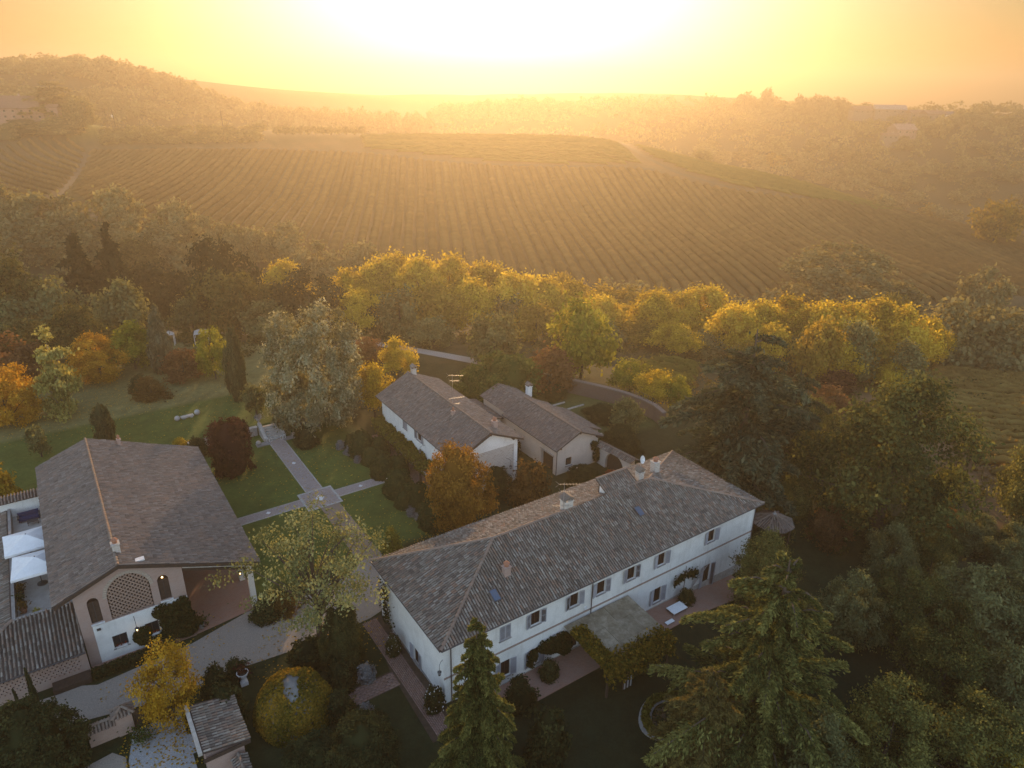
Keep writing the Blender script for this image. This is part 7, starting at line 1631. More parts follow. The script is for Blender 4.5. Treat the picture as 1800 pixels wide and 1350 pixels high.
def broad(seed, prof, cb, ncl, nl, ls, sig, inner=.45, up=.6, asp=1.5, core=0.0, zf=.8, lob=.2, sx=1.0):
    rs = np.random.RandomState(seed); P = PROF[prof]
    t = rs.uniform(0.02, .99, ncl * 3); wgt = np.array([P(x) for x in t]); keep = rs.uniform(0, 1, len(t)) < (wgt / wgt.max()) ** 1.1
    t = t[keep][:ncl]; n = len(t)
    a = rs.uniform(0, 2 * np.pi, n); rho = inner + (1 - inner) * rs.uniform(0, 1, n) ** .6
    ph = rs.uniform(0, 6.28, 4)
    lump = 1 + lob * (np.sin(2 * a + ph[0] + 3 * t) + np.sin(3 * a + ph[1] - 5 * t)) / 2
    r = .5 * np.array([P(x) for x in t]) * rho * lump * (1 - sig)
    C = np.stack([r * np.cos(a), r * np.sin(a), cb + (1 - cb) * t * (1 - .4 * sig)], 1)
    tone_c = np.clip(rs.normal(.5, .25, n), 0, 1)
    k = rs.randint(0, n, ncl * nl); L = C[k] + rs.standard_normal((len(k), 3)) * sig * np.array([1, 1, zf]) * .5
    out = unit(L - np.array([0, 0, cb + (1 - cb) * .45])) * 1.1
    V, Q = leaves_at(L, ls, rs, up, asp, out)
    tone = np.repeat(np.clip(tone_c[k] + rs.normal(0, .12, len(k)), 0, 1), 4)
    if core:
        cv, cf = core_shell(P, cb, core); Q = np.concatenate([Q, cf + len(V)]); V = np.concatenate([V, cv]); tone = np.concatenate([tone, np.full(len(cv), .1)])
    return V, Q, tone, C
def conifer(seed, levels, per, prof, base, up0, droop, nspray, ls, asp_wh, lat=.16, hang=.25):
    rs = np.random.RandomState(seed); Ls, Ds, Ts = [], [], []; br = []
    for i in range(levels):
        t = (i + rs.uniform(-.3, .3)) / levels; t = min(max(t, 0), .99); z = base + (1 - base) * t
        for j in range(per if t < .85 else max(3, per - 2)):
            a = 2 * np.pi * (j + rs.uniform(-.35, .35)) / per + i * 2.4; L = .5 * prof(t) * rs.choice([rs.uniform(.35, .7), rs.uniform(.75, 1.0), rs.uniform(.95, 1.25)], p=[.28, .47, .25]); z = base + (1 - base) * min(.985, max(0, t + rs.normal(0, .45) / levels)); dr = droop * rs.uniform(.55, 1.5); up_ = up0 * rs.uniform(.6, 1.4)
            n = max(6, int(nspray * L * 2)); s = rs.uniform(.08, 1, n) ** .8
            off = rs.normal(0, 1, n) * lat * L * (1.15 - s) + rs.normal(0, .004, n)
            zz = z + (up_ * L * s - dr * L * s * s) * asp_wh - np.abs(off) * hang * asp_wh - rs.uniform(0, .02, n) * asp_wh
            rad = L * s; ca, sa = math.cos(a), math.sin(a)
            Ls.append(np.stack([rad * ca - off * sa, rad * sa + off * ca, zz], 1))
            sg = np.sign(off); Ds.append(np.stack([ca * .9 - sg * sa * .7, sa * .9 + sg * ca * .7, np.full(n, (up_ - 2 * dr * .7) * asp_wh * .5)], 1))
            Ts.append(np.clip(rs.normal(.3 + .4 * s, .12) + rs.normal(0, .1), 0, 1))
            br.append([(0, 0, z - .01), (L * .55 * ca, L * .55 * sa, z + (up_ * .55 - dr * .3) * L * asp_wh), (L * .95 * ca, L * .95 * sa, z + (up_ * .95 - dr * .9) * L * asp_wh)])
    L = np.concatenate(Ls); V, Q = leaves_at(L, ls, rs, 1.6, 2.8, None, np.concatenate(Ds))
    return V, Q, np.repeat(np.concatenate(Ts), 4), br
def trunk_mesh(name, C, cb, r0, mat, nlimb, seed, top=.72, lean=.03, fork=.5, n=6):
    rs = np.random.RandomState(seed + 77); b = MB(); w = r0
    px, py = rs.normal(0, lean, 2)
    zt = cb + (top - cb) if top > cb else cb + .1
    pts = [(0, 0, 0), (px * .3, py * .3, zt * .33), (px * .7, py * .7, zt * .66), (px, py, zt)]
    b.tube(pts, [w * 1.35, w, w * .7, w * .18], n)
    if nlimb and len(C):
        for c in C[rs.choice(len(C), min(nlimb, len(C)), False)]:
            h = rs.uniform(fork * cb + .02, max(fork * cb + .05, min(c[2] * .8, zt * .9))); k = h / zt
            s = (px * k, py * k, h); mid = (s[0] * .45 + c[0] * .55 , s[1] * .45 + c[1] * .55, h * .4 + c[2] * .6)
            b.tube([s, mid, tuple(c)], [w * .42 * (1.1 - k), w * .24, w * .06], 4)
    return b.mesh(name, mat)
LM = {}
def lm(name, *a, **k): LM[name] = leafmat(name + ' leaf', *a, **k)
lm('locust', (.19, .135, .015), (.48, .355, .034), (.70, .55, .075), trans=.55)
lm('locustdark', (.11, .085, .018), (.25, .185, .03), (.42, .30, .045), trans=.52)
lm('oak', (.022, .024, .009), (.068, .066, .022), (.17, .15, .045), trans=.4)
lm('olive', (.06, .066, .028), (.145, .15, .062), (.26, .25, .105), trans=.42)
lm('hazy', (.085, .077, .035), (.20, .178, .078), (.33, .285, .125), trans=.42)  # leaf colours lightened to imitate haze over the farther trees
lm('fargold', (.18, .12, .02), (.32, .21, .03), (.42, .30, .05))
lm('orange', (.12, .058, .012), (.25, .125, .020), (.38, .215, .035), trans=.35, w_obj=.15)
lm('rust', (.085, .042, .022), (.17, .088, .04), (.25, .14, .06))
lm('lime', (.09, .10, .012), (.22, .22, .025), (.36, .33, .05), trans=.5)
lm('silver', (.10, .10, .05), (.225, .215, .115), (.42, .395, .25), trans=.42, w_obj=0)
lm('fiery', (.24, .125, .014), (.48, .27, .025), (.66, .43, .06), trans=.45)
lm('ragged', (.045, .045, .026), (.10, .098, .056), (.19, .18, .10), trans=.25)
lm('birch', (.14, .135, .035), (.29, .265, .075), (.44, .39, .13), trans=.4, w_obj=0)
lm('pale', (.095, .10, .04), (.19, .195, .075), (.33, .32, .135), trans=.3, w_obj=0)
lm('maple', (.22, .12, .012), (.42, .25, .022), (.52, .36, .05), trans=.45, w_obj=0)
lm('purple', (.025, .008, .008), (.055, .018, .015), (.09, .032, .022), trans=.3, w_obj=.1)
lm('cypress', (.02, .024, .011), (.05, .055, .024), (.095, .095, .04), trans=.25)
lm('oaknear', (.03, .036, .013), (.095, .10, .032), (.24, .225, .065), trans=.4)
lm('magnolia', (.022, .034, .01), (.06, .08, .02), (.13, .14, .035), trans=.25)
lm('spruce_near', (.02, .025, .009), (.08, .085, .024), (.23, .215, .06), trans=.3, w_obj=0)
lm('cedar_near', (.018, .023, .009), (.085, .09, .026), (.28, .26, .075), trans=.3, w_obj=0)
lm('cedar_dark', (.012, .017, .010), (.05, .062, .034), (.16, .165, .085), trans=.25, w_obj=.05)
lm('larch', (.055, .045, .018), (.13, .105, .035), (.24, .19, .055), trans=.35)
lm('goldcone', (.10, .075, .01), (.24, .17, .018), (.38, .28, .035), trans=.35)
lm('topiary', (.022, .030, .011), (.045, .056, .018), (.08, .09, .028), trans=.2)
lm('bush', (.014, .018, .008), (.036, .041, .016), (.085, .085, .03), trans=.25)
lm('greybush', (.09, .09, .085), (.17, .17, .165), (.28, .28, .275), trans=.2)
lm('rustbush', (.05, .03, .012), (.11, .065, .022), (.17, .11, .03))
lm('redbush', (.12, .02, .012), (.22, .04, .02), (.3, .07, .03))
lm('ivy', (.010, .015, .006), (.028, .036, .012), (.06, .066, .02), trans=.2)
lm('creeper', (.045, .05, .010), (.16, .115, .018), (.32, .19, .026), trans=.35, w_obj=0)
lm('vine', (.10, .062, .024), (.17, .108, .038), (.26, .175, .058), trans=.35)
lm('vinefield', (.11, .065, .02), (.22, .145, .042), (.34, .25, .075))
lm('darkfir', (.012, .015, .008), (.030, .034, .016), (.065, .065, .03), trans=.2)
lm('hillgreen', (.10, .10, .022), (.16, .15, .033), (.22, .20, .045))
lm('vinegreen', (.07, .065, .015), (.15, .135, .028), (.24, .21, .045))
lm('upright', (.10, .10, .02), (.2, .19, .035), (.32, .3, .06))
KIND = {}
BK, PB = 'bark', 'palebark'
def K(name, lmat, variants, trunk, r0, nlimb, **p): KIND[name] = (lmat, variants, trunk, r0, nlimb, p)
K('locust', 'locust', 4, BK, .022, 9, prof='spread', cb=.30, ncl=56, nl=150, ls=.032, sig=.13, lob=.3, inner=.3)
K('locustdark', 'locustdark', 2, BK, .022, 6, prof='spread', cb=.22, ncl=40, nl=95, ls=.048, sig=.17, lob=.25, inner=.3)
K('hazygold', 'locustdark', 2, BK, .022, 5, prof='round', cb=.2, ncl=40, nl=60, ls=.055, sig=.17)
K('oak', 'oak', 4, BK, .028, 6, prof='round', cb=.12, ncl=46, nl=105, ls=.044, sig=.15, lob=.25)
K('olive', 'olive', 4, BK, .025, 7, prof='spread', cb=.14, ncl=46, nl=95, ls=.046, sig=.16, lob=.3)
K('hazybig', 'hazy', 1, BK, .02, 6, prof='round', cb=.03, ncl=130, nl=70, ls=.03, sig=.09, lob=.12, inner=.5)
K('hazy', 'hazy', 4, BK, .025, 4, prof='round', cb=.1, ncl=42, nl=60, ls=.06, sig=.16, lob=.3)
K('oak_near', 'oaknear', 3, BK, .026, 12, prof='hill', cb=.10, ncl=130, nl=200, ls=.016, sig=.085, lob=.35, inner=.3)
K('garden_pale', 'pale', 1, BK, .022, 34, prof='spread', cb=.36, ncl=95, nl=90, ls=.0125, sig=.07, lob=.6, inner=.2, up=1.0, zf=.6)
K('maple', 'maple', 1, BK, .016, 14, prof='oval', cb=.18, ncl=80, nl=120, ls=.021, sig=.10, lob=.4, inner=.2)
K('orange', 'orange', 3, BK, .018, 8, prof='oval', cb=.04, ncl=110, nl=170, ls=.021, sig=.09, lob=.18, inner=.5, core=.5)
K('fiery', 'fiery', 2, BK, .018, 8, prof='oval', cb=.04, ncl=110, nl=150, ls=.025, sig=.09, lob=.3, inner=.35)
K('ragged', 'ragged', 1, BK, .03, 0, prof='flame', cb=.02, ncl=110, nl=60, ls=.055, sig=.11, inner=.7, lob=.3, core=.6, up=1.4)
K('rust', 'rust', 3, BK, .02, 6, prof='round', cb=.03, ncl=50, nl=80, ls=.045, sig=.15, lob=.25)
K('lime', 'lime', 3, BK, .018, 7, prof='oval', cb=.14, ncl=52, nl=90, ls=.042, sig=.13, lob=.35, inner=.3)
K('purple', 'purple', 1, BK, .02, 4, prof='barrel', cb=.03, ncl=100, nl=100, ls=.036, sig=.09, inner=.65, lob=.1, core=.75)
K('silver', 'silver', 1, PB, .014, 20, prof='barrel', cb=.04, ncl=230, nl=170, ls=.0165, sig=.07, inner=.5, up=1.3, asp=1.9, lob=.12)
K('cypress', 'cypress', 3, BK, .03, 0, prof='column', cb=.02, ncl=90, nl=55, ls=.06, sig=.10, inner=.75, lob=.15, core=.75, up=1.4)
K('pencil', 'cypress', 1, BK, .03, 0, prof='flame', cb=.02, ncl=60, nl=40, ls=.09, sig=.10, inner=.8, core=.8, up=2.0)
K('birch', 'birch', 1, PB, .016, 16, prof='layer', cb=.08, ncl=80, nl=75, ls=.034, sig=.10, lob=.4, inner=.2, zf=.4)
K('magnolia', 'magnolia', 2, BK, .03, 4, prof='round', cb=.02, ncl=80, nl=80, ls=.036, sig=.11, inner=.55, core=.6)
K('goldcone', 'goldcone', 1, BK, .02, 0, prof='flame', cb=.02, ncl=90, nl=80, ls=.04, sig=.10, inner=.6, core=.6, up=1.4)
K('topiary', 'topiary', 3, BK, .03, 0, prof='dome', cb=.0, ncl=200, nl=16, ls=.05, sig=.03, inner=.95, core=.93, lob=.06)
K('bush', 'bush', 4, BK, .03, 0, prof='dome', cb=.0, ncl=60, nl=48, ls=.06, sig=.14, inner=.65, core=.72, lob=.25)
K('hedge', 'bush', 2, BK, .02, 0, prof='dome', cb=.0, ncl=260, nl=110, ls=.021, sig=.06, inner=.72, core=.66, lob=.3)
K('oakdark', 'darkfir', 1, BK, .028, 6, prof='round', cb=.1, ncl=60, nl=120, ls=.036, sig=.12, lob=.25)
K('oak_n', 'oaknear', 2, BK, .026, 9, prof='round', cb=.06, ncl=120, nl=170, ls=.019, sig=.09, lob=.35, inner=.35)
K('olive_n', 'olive', 2, BK, .022, 12, prof='spread', cb=.05, ncl=120, nl=150, ls=.019, sig=.085, lob=.4, inner=.3, asp=2.2, up=.9)
K('rust_n', 'rust', 1, BK, .02, 8, prof='round', cb=.03, ncl=90, nl=110, ls=.025, sig=.10, lob=.35, inner=.3)
K('lime_n', 'lime', 1, BK, .02, 8, prof='round', cb=.03, ncl=90, nl=110, ls=.025, sig=.10, lob=.35, inner=.3)
K('greybush', 'greybush', 2, BK, .03, 0, prof='dome', cb=.0, ncl=50, nl=36, ls=.075, sig=.12, inner=.7, core=.75, lob=.25)
K('rustbush', 'rustbush', 2, BK, .03, 5, prof='dome', cb=.0, ncl=60, nl=50, ls=.05, sig=.16, inner=.4, lob=.35)
K('redbush', 'redbush', 1, BK, .03, 0, prof='dome', cb=.0, ncl=40, nl=40, ls=.07, sig=.14, inner=.5, lob=.35)
K('goldbush', 'locust', 2, BK, .03, 5, prof='dome', cb=.0, ncl=60, nl=60, ls=.05, sig=.15, inner=.4, lob=.35)
K('purplebush', 'purple', 1, BK, .03, 4, prof='dome', cb=.0, ncl=50, nl=60, ls=.06, sig=.16, inner=.4, lob=.3)
K('flower', 'bush', 1, BK, .03, 0, prof='dome', cb=.0, ncl=60, nl=40, ls=.09, sig=.14, inner=.6, core=.7)
K('upright', 'upright', 1, BK, .03, 5, prof='upright', cb=.0, ncl=70, nl=60, ls=.045, sig=.10, inner=.4, up=2.0, lob=.4)
K('weep', 'olive', 2, BK, .03, 6, prof='weep', cb=.25, ncl=40, nl=50, ls=.06, sig=.14, inner=.5, up=.2)
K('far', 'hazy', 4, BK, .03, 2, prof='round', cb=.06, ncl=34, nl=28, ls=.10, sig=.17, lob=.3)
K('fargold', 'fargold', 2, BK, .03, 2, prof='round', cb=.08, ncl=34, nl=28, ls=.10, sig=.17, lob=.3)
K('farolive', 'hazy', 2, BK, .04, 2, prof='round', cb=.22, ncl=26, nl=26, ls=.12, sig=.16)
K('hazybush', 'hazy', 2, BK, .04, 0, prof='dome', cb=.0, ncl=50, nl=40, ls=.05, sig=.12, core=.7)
CON = {
 'spruce_near': ('spruce_near', dict(levels=21, per=8, prof=lambda t: (1 - t) ** .85 * (1 if t > .05 else .8) + .05, base=.03, up0=.22, droop=.75, nspray=1250, ls=.0135, asp_wh=.53, lat=.115, hang=1.3)),
 'cedar_near': ('cedar_near', dict(levels=14, per=8, prof=lambda t: (1 - t ** 1.25) ** .85 * (.88 + .25 * math.sin(t * 23)) + .07, base=.04, up0=.42, droop=.62, nspray=2100, ls=.0078, asp_wh=.97, lat=.10, hang=.75)),
 'cedar_dark': ('cedar_dark', dict(levels=10, per=7, prof=lambda t: min(1, (1 - t) ** .6 * (.78 + .3 * math.sin(t * 31)) + .12), base=.10, up0=.30, droop=.40, nspray=900, ls=.0135, asp_wh=1.0, lat=.17, hang=.12)),
 'larch': ('larch', dict(levels=20, per=8, prof=lambda t: (1 - t) ** .7 * .95 + .08, base=.03, up0=.35, droop=.5, nspray=700, ls=.016, asp_wh=.8, lat=.22, hang=.6)),
 'spruce': ('darkfir', dict(levels=18, per=7, prof=lambda t: (1 - t) ** .9 * (.85 + .2 * math.sin(t * 29)) + .04, base=.05, up0=.15, droop=.4, nspray=110, ls=.045, asp_wh=.75, lat=.2, hang=.3)),
 'cedar_far': ('hazy', dict(levels=9, per=7, prof=lambda t: min(1, (1 - t) ** .8 * (.85 + .3 * math.sin(t * 30)) + .1), base=.22, up0=.12, droop=.1, nspray=110, ls=.045, asp_wh=1.6, lat=.22, hang=.1)),
}
_cache = {}
def tree_meshes(kind, var):
    key = (kind, var)
    if key in _cache: return _cache[key]
    if kind in CON:
        lmk, p = CON[kind]; V, Q, tone, br = conifer(100 + var * 13 + len(kind), **p)
        cm = quads_mesh('crown', V, Q, LM[lmk], tone)
        b = MB().tube([(0, 0, 0), (.008, 0, .5), (0, .006, .985)], [.03, .018, .003], 7)
        for q in br[::2]: b.tube(q, [.006, .004, .0015], 3, cap=False)
        tm = b.mesh('trunk', MAT['bark'])
    else:
        lmk, nvar, tk, r0, nl, p = KIND[kind]; V, Q, tone, C = broad(sum(map(ord, kind)) * 7 + var * 101, **p)
        cm = quads_mesh('crown', V, Q, LM[lmk], tone)
        tm = trunk_mesh('trunk', C, max(p['cb'], .06), r0, MAT[tk], nl, var, top=.8 if p['prof'] in ('oval', 'layer', 'barrel', 'column', 'flame') else .62) if (p['cb'] > 0 or nl) else None
    _cache[key] = (cm, tm)
    return cm, tm
NAMES = {'spruce_near': 'drooping_spruce', 'cedar_near': 'cedar', 'cedar_dark': 'cedar', 'cedar_far': 'cedar', 'larch': 'larch', 'spruce': 'spruce', 'locust': 'locust_tree', 'locustdark': 'locust_tree', 'hazygold': 'locust_tree', 'fargold': 'broadleaf_tree',
         'oak': 'oak_tree', 'oakdark': 'oak_tree', 'oak_near': 'oak_tree', 'olive': 'grey_green_tree', 'hazy': 'broadleaf_tree', 'hazybig': 'broadleaf_tree', 'far': 'broadleaf_tree', 'garden_pale': 'garden_tree', 'maple': 'maple_tree', 'orange': 'autumn_tree', 'rust': 'rust_tree', 'fiery': 'autumn_tree', 'ragged': 'cypress', 'lime': 'lime_tree', 'purple': 'purple_beech',
         'silver': 'poplar', 'cypress': 'cypress', 'pencil': 'cypress', 'birch': 'pale_tree', 'magnolia': 'magnolia', 'goldcone': 'golden_conifer', 'topiary': 'clipped_shrub', 'bush': 'bush', 'hedge': 'hedge', 'hazybush': 'hedge', 'greybush': 'silver_shrub', 'rustbush': 'bush', 'redbush': 'bush',
         'goldbush': 'bush', 'purplebush': 'bush', 'flower': 'flowering_bush', 'upright': 'upright_shrub', 'weep': 'weeping_shrub', 'farolive': 'olive_tree'}
trng = random.Random(4)
cnt = {}
def plant(kind, x, y, z, h, w_, label, cat, group):
    i = cnt.get(kind, 0); cnt[kind] = i + 1
    nv = 2 if kind in ('cedar_dark', 'spruce') else 1 if kind in CON else KIND[kind][1]
    mk = 'hedge' if kind == 'bush' and w_ > 3.6 else kind + '_n' if y < 90 and kind in ('oak', 'olive', 'rust', 'lime') else kind
    cm, tm = tree_meshes(mk, i % (nv if kind in CON else KIND[mk][1]))
    rzv = trng.uniform(0, 6.28)
    if tm is None:
        o = link(NAMES[kind], cm, None, (x, y, z), rzv); tag(o, label, cat, group)
    else:
        o = thing(NAMES[kind], label, cat, (x, y, z), rzv, group)
        link('trunk', tm, o); link('crown', cm, o)
    o.scale = (w_ * trng.uniform(.97, 1.05), w_ * trng.uniform(.97, 1.05), h)
    return o
for a in TREES: plant(*a)
# ------------------------------------------------------------------ climbers, flowers and other planting
def leaf_thing(name, label, cat, pts, tones, size, mat, seed=1, up=.6, group=None):
    rs = np.random.RandomState(seed); pts = np.asarray(pts, float); c = pts.mean(0); c[2] = pts[:, 2].min()
    V, Q = leaves_at(pts - c, size, rs, up)
    o = link(name, quads_mesh(name, V, Q, LM[mat], np.repeat(np.clip(tones, 0, 1), 4)), None, tuple(c)); return tag(o, label, cat, group)
def local(u, v, z): return np.stack([u * UX - v * UY, u * UY + v * UX, z], -1)
rs = np.random.RandomState(12)
def clump_wall(n, blobs, v0, thick, rs):
    """leaf points over a wall facing -v; blobs = (u, z, ru, rz)"""
    out = []
    wts = np.array([b[2] * b[3] for b in blobs]); k = rs.choice(len(blobs), n, p=wts / wts.sum())
    B = np.array(blobs)[k]; a = rs.uniform(0, 6.283, n); r = rs.uniform(0, 1, n) ** .5
    u = B[:, 0] + B[:, 2] * r * np.cos(a); z = B[:, 1] + B[:, 3] * r * np.sin(a)
    v = v0 - thick * np.sqrt(np.maximum(0, 1 - r * r)) * rs.uniform(.35, 1.1, n) - .02
    return u, v, z
u, v, z = clump_wall(7500, [(3.6, 2.9, 1.1, 1.0), (4.1, 1.6, 1.1, 1.6), (4.35, 3.3, .6, 1.0), (3.0, 2.2, .8, 1.0), (4.2, .8, 1.2, .9), (2.6, 3.4, .8, .7), (3.2, 1.0, 1.1, .7)], 59.05, 1.0, rs)
ok = z > .05; leaf_thing('ivy', 'dark ivy mass covering the right corner of the barn front', 'ivy', local(u, v, z)[ok], rs.uniform(.1, .9, ok.sum()), .19, 'ivy')
u, v, z = clump_wall(2600, [(.75, 1.65, .75, .8), (1.5, .75, 1.3, .28), (.3, 1.5, .4, .5), (2.4, .75, .6, .3)], 59.05, .55, rs)
leaf_thing('ivy', 'round ivy clump between the two small barn windows', 'ivy', local(u, v, z), rs.uniform(.1, .9, len(u)), .16, 'ivy', 2)
# low hedge along the barn kerb
n = 5200; t_ = rs.uniform(0, 1, n); u = -3.6 + 6.6 * t_; v = 57.5 + .25 * t_ + rs.uniform(-.5, .5, n); z = rs.uniform(.05, .75, n) ** .8
leaf_thing('kerb_hedge', 'low dark hedge along the brick kerb of the barn', 'hedge', local(u, v, z), rs.uniform(0, .8, n), .16, 'bush', 3)
# creeper canopy along the garden house
n = 7000; u = 35.85 - 1.9 * rs.uniform(0, 1, n) ** 1.1; v = rs.uniform(69.0, 84.8, n); z = 3.0 + .35 * rs.standard_normal(n) * .5 + .25 * np.sin(v * 2.1) + .12 * np.sin(v * 5)
z = np.where(rs.uniform(0, 1, n) < .25, z - rs.uniform(0, .9, n), z)
leaf_thing('creeper_canopy', 'green creeper canopy along the lawn front of the garden house', 'creeper', local(u, v, z), rs.uniform(0, 1, n), .24, 'vinegreen', 4)
# ivy on the dark gap between houses, on the outbuilding gable
u, v, z = clump_wall(1500, [(56.8, 2.6, .9, .6), (57.0, 1.3, .7, 1.1), (56.3, 3.2, .5, .4)], 63.1, .6, rs)
leaf_thing('ivy', 'ivy on the right edge of the outbuilding gable', 'ivy', local(u, v, z), rs.uniform(0, .9, len(u)), .18, 'ivy', 5)
# climbers on the south front of the farmhouse
u, v, z = clump_wall(3600, [(31.6, .9, 1.6, .95), (30.4, 1.2, .9, .6), (32.6, .3, .8, 1.2), (29.0, .9, .5, .5), (28.7, .2, .25, .5)], 38.75, .8, rs)
leaf_thing('climbing_rose', 'dark climber over the farmhouse windows left of the pergola', 'climber', local(u, v, z), rs.uniform(0, .8, len(u)), .18, 'ivy', 6)
cl = thing('espalier_tree', 'thin wall-trained climber between the shuttered window and the garden door', 'climber', W(48.2, 38.6, -1.5), TH)
MB().tube([(0, 0, 0), (.02, -.05, 2.0), (0, -.02, 4.0)], [.05, .035, .02], 5).build('stem', MAT['bark'], cl)
bb = MB()
for s, zz, L in ((-1, 2.6, 1.7), (-1, 3.0, 1.4), (1, 2.9, 1.3), (1, 3.4, 1.0), (-1, 3.4, .8)): bb.tube([(0, -.03, zz - .3), (s * L * .5, -.05, zz + .2), (s * L, -.08, zz - .25)], [.025, .018, .01], 4)
for k in range(22):
    x0 = 1.3 + .12 * k * .9; bb.tube([(1.2, -.03, .1 + .02 * k), (x0, -.03, 1.8 + .05 * k), (x0 + .2 * math.sin(k * 2.3), -.03, 3.3 + .5 * math.sin(k))], [.012, .008, .005], 3, cap=False)
bb.build('branch', MAT['greystone'], cl)
n = 520; s = rs.choice([-1, 1], n); a = rs.uniform(.1, 1.8, n); C_ = np.stack([s * a * .95, -.12 - .2 * rs.uniform(0, 1, n), 3.0 - .22 * a + .28 * rs.standard_normal(n)], 1)
V, Q = leaves_at(C_, .19, rs); link('leaves', quads_mesh('leaves', V, Q, LM['ivy'], np.repeat(rs.uniform(0, 1, n), 4)), cl)
lw = thing('wall_vine', 'thin vine with scattered leaves at the far end of the farmhouse left wall', 'climber', W(20.2, 49.3, .05), TH)
MB().tube([(0, 0, 0), (-.05, .2, 2.2), (-.03, .1, 4.6)], [.04, .025, .015], 5).build('stem', MAT['bark'], lw)
n = 420; C_ = np.stack([-.1 - .25 * rs.uniform(0, 1, n), .2 + .55 * rs.standard_normal(n), rs.uniform(.6, 5.2, n)], 1); V, Q = leaves_at(C_, .17, rs); link('leaves', quads_mesh('leaves', V, Q, LM['ivy'], np.repeat(rs.uniform(0, 1, n), 4)), lw)
# creeper on the pergola: along the left and front edges, hanging down
pts = []; ton = []
n = 9000; e = rs.uniform(0, 1, n)
u = np.where(e < .62, 32.5 + 7.6 * rs.uniform(0, 1, n), 32.4 + 1.5 * rs.uniform(0, 1, n) ** 1.5); v = np.where(e < .62, 32.6 + 1.7 * rs.uniform(-.35, 1, n) * rs.uniform(0, 1, n), 32.6 + 5.0 * rs.uniform(0, 1, n))
z = 2.0 + .08 * (v - 32.6) + .25 * np.abs(rs.standard_normal(n)); hang = (rs.uniform(0, 1, n) < .5) & (e < .62); z = np.where(hang, z - rs.uniform(0, 1.7, n) * (.5 + .5 * np.sin(u * 1.7) ** 2), z); v = np.where(hang, 32.45 + .35 * rs.standard_normal(n), v)
leaf_thing('pergola_vine', 'yellowing vine hanging over the front and left edge of the pergola', 'vine', local(u, v, z), np.clip(.35 + .3 * rs.standard_normal(n), 0, 1), .2, 'creeper', 7)
# creeper-covered mound with a bald pale top
mo = estate('creeper_arbour', 'rounded arbour smothered in orange and green creeper with a pale bald patch', 'arbour', 9.6, 44.6)
MB().lathe([(2.75, 0), (2.8, .9), (2.55, 2.0), (1.9, 2.9), (1.1, 3.35), (.1, 3.5)], 20).build('frame', plain('faded awning', (.20, .195, .18), (.13, .125, .115), 2), mo)
n = 13000; a = rs.uniform(0, 6.283, n); q = rs.uniform(0, 1, n)
zz = 3.55 * q ** .8; rr_ = 2.95 * np.sqrt(np.maximum(0, 1 - (zz / 3.62) ** 2.3)) + .18 * np.sin(5 * a + zz * 2) * .6
px_, py_ = rr_ * np.cos(a) * 1.05, rr_ * np.sin(a) * 1.05
bald = (((px_ + .25) / .55) ** 2 + ((py_ + .9) / .8) ** 2 < 1) & (zz > 2.2); kp = ~bald | (rs.uniform(0, 1, n) < .06)
C_ = np.stack([px_, py_, zz + .08 * rs.standard_normal(n)], 1)[kp]
tn = np.clip(.5 + .4 * np.sin(px_ * 1.3 + 1) * np.sin(py_ * 1.7) + .2 * rs.standard_normal(n), 0, 1)[kp]
V, Q = leaves_at(C_, .17, rs, .5, 1.4, unit(C_ - np.array([0, 0, .8])) * 1.6)
link('creeper', quads_mesh('creeper', V, Q, LM['creeper'], np.repeat(tn, 4)), mo)
# leaves in the pond rim bed and lily pads
n = 4200; a = rs.uniform(0, 6.283, n); k = rs.uniform(.69, .92, n)
C_ = np.stack([k * 2.9 * np.cos(a) * (1 + .12 * np.cos(2 * a)), k * 2.3 * np.sin(a) * (1 - .12 * np.cos(a)) + .3, rs.uniform(.05, .55, n)], 1)
V, Q = leaves_at(C_, .22, rs, 1.0); link('rim_plants', quads_mesh('rim_plants', V, Q, LM['vinegreen'], np.repeat(rs.uniform(0, 1, n), 4)), pd)
n = 420; a = rs.uniform(0, 6.283, n); k = .60 * rs.uniform(0, 1, n) ** .5
C_ = np.stack([k * 2.9 * np.cos(a) * (1 + .12 * np.cos(2 * a)), k * 2.3 * np.sin(a) * (1 - .12 * np.cos(a)) + .3, np.full(n, .015) + rs.uniform(0, .02, n)], 1)
V, Q = leaves_at(C_, .2, rs, 14.0, 1.1); stuff(link('lily_pads', quads_mesh('lily_pads', V, Q, LM['bush'], np.repeat(rs.uniform(0, 1, n), 4)), pd))
# blossoms on the two white flowering bushes
for o in [o for o in bpy.data.objects if o.name.startswith('flowering_bush')]:
    n = 70; a = rs.uniform(0, 6.283, n); t2 = rs.uniform(.15, 1, n); r2 = .5 * np.sqrt(1 - t2 * t2 * .9)
    V, Q = leaves_at(np.stack([r2 * np.cos(a), r2 * np.sin(a), t2], 1) * 1.04, .055, rs, .4, 1.0, None); link('blossoms', quads_mesh('blossoms', V, Q, MAT['whitestone']), o)
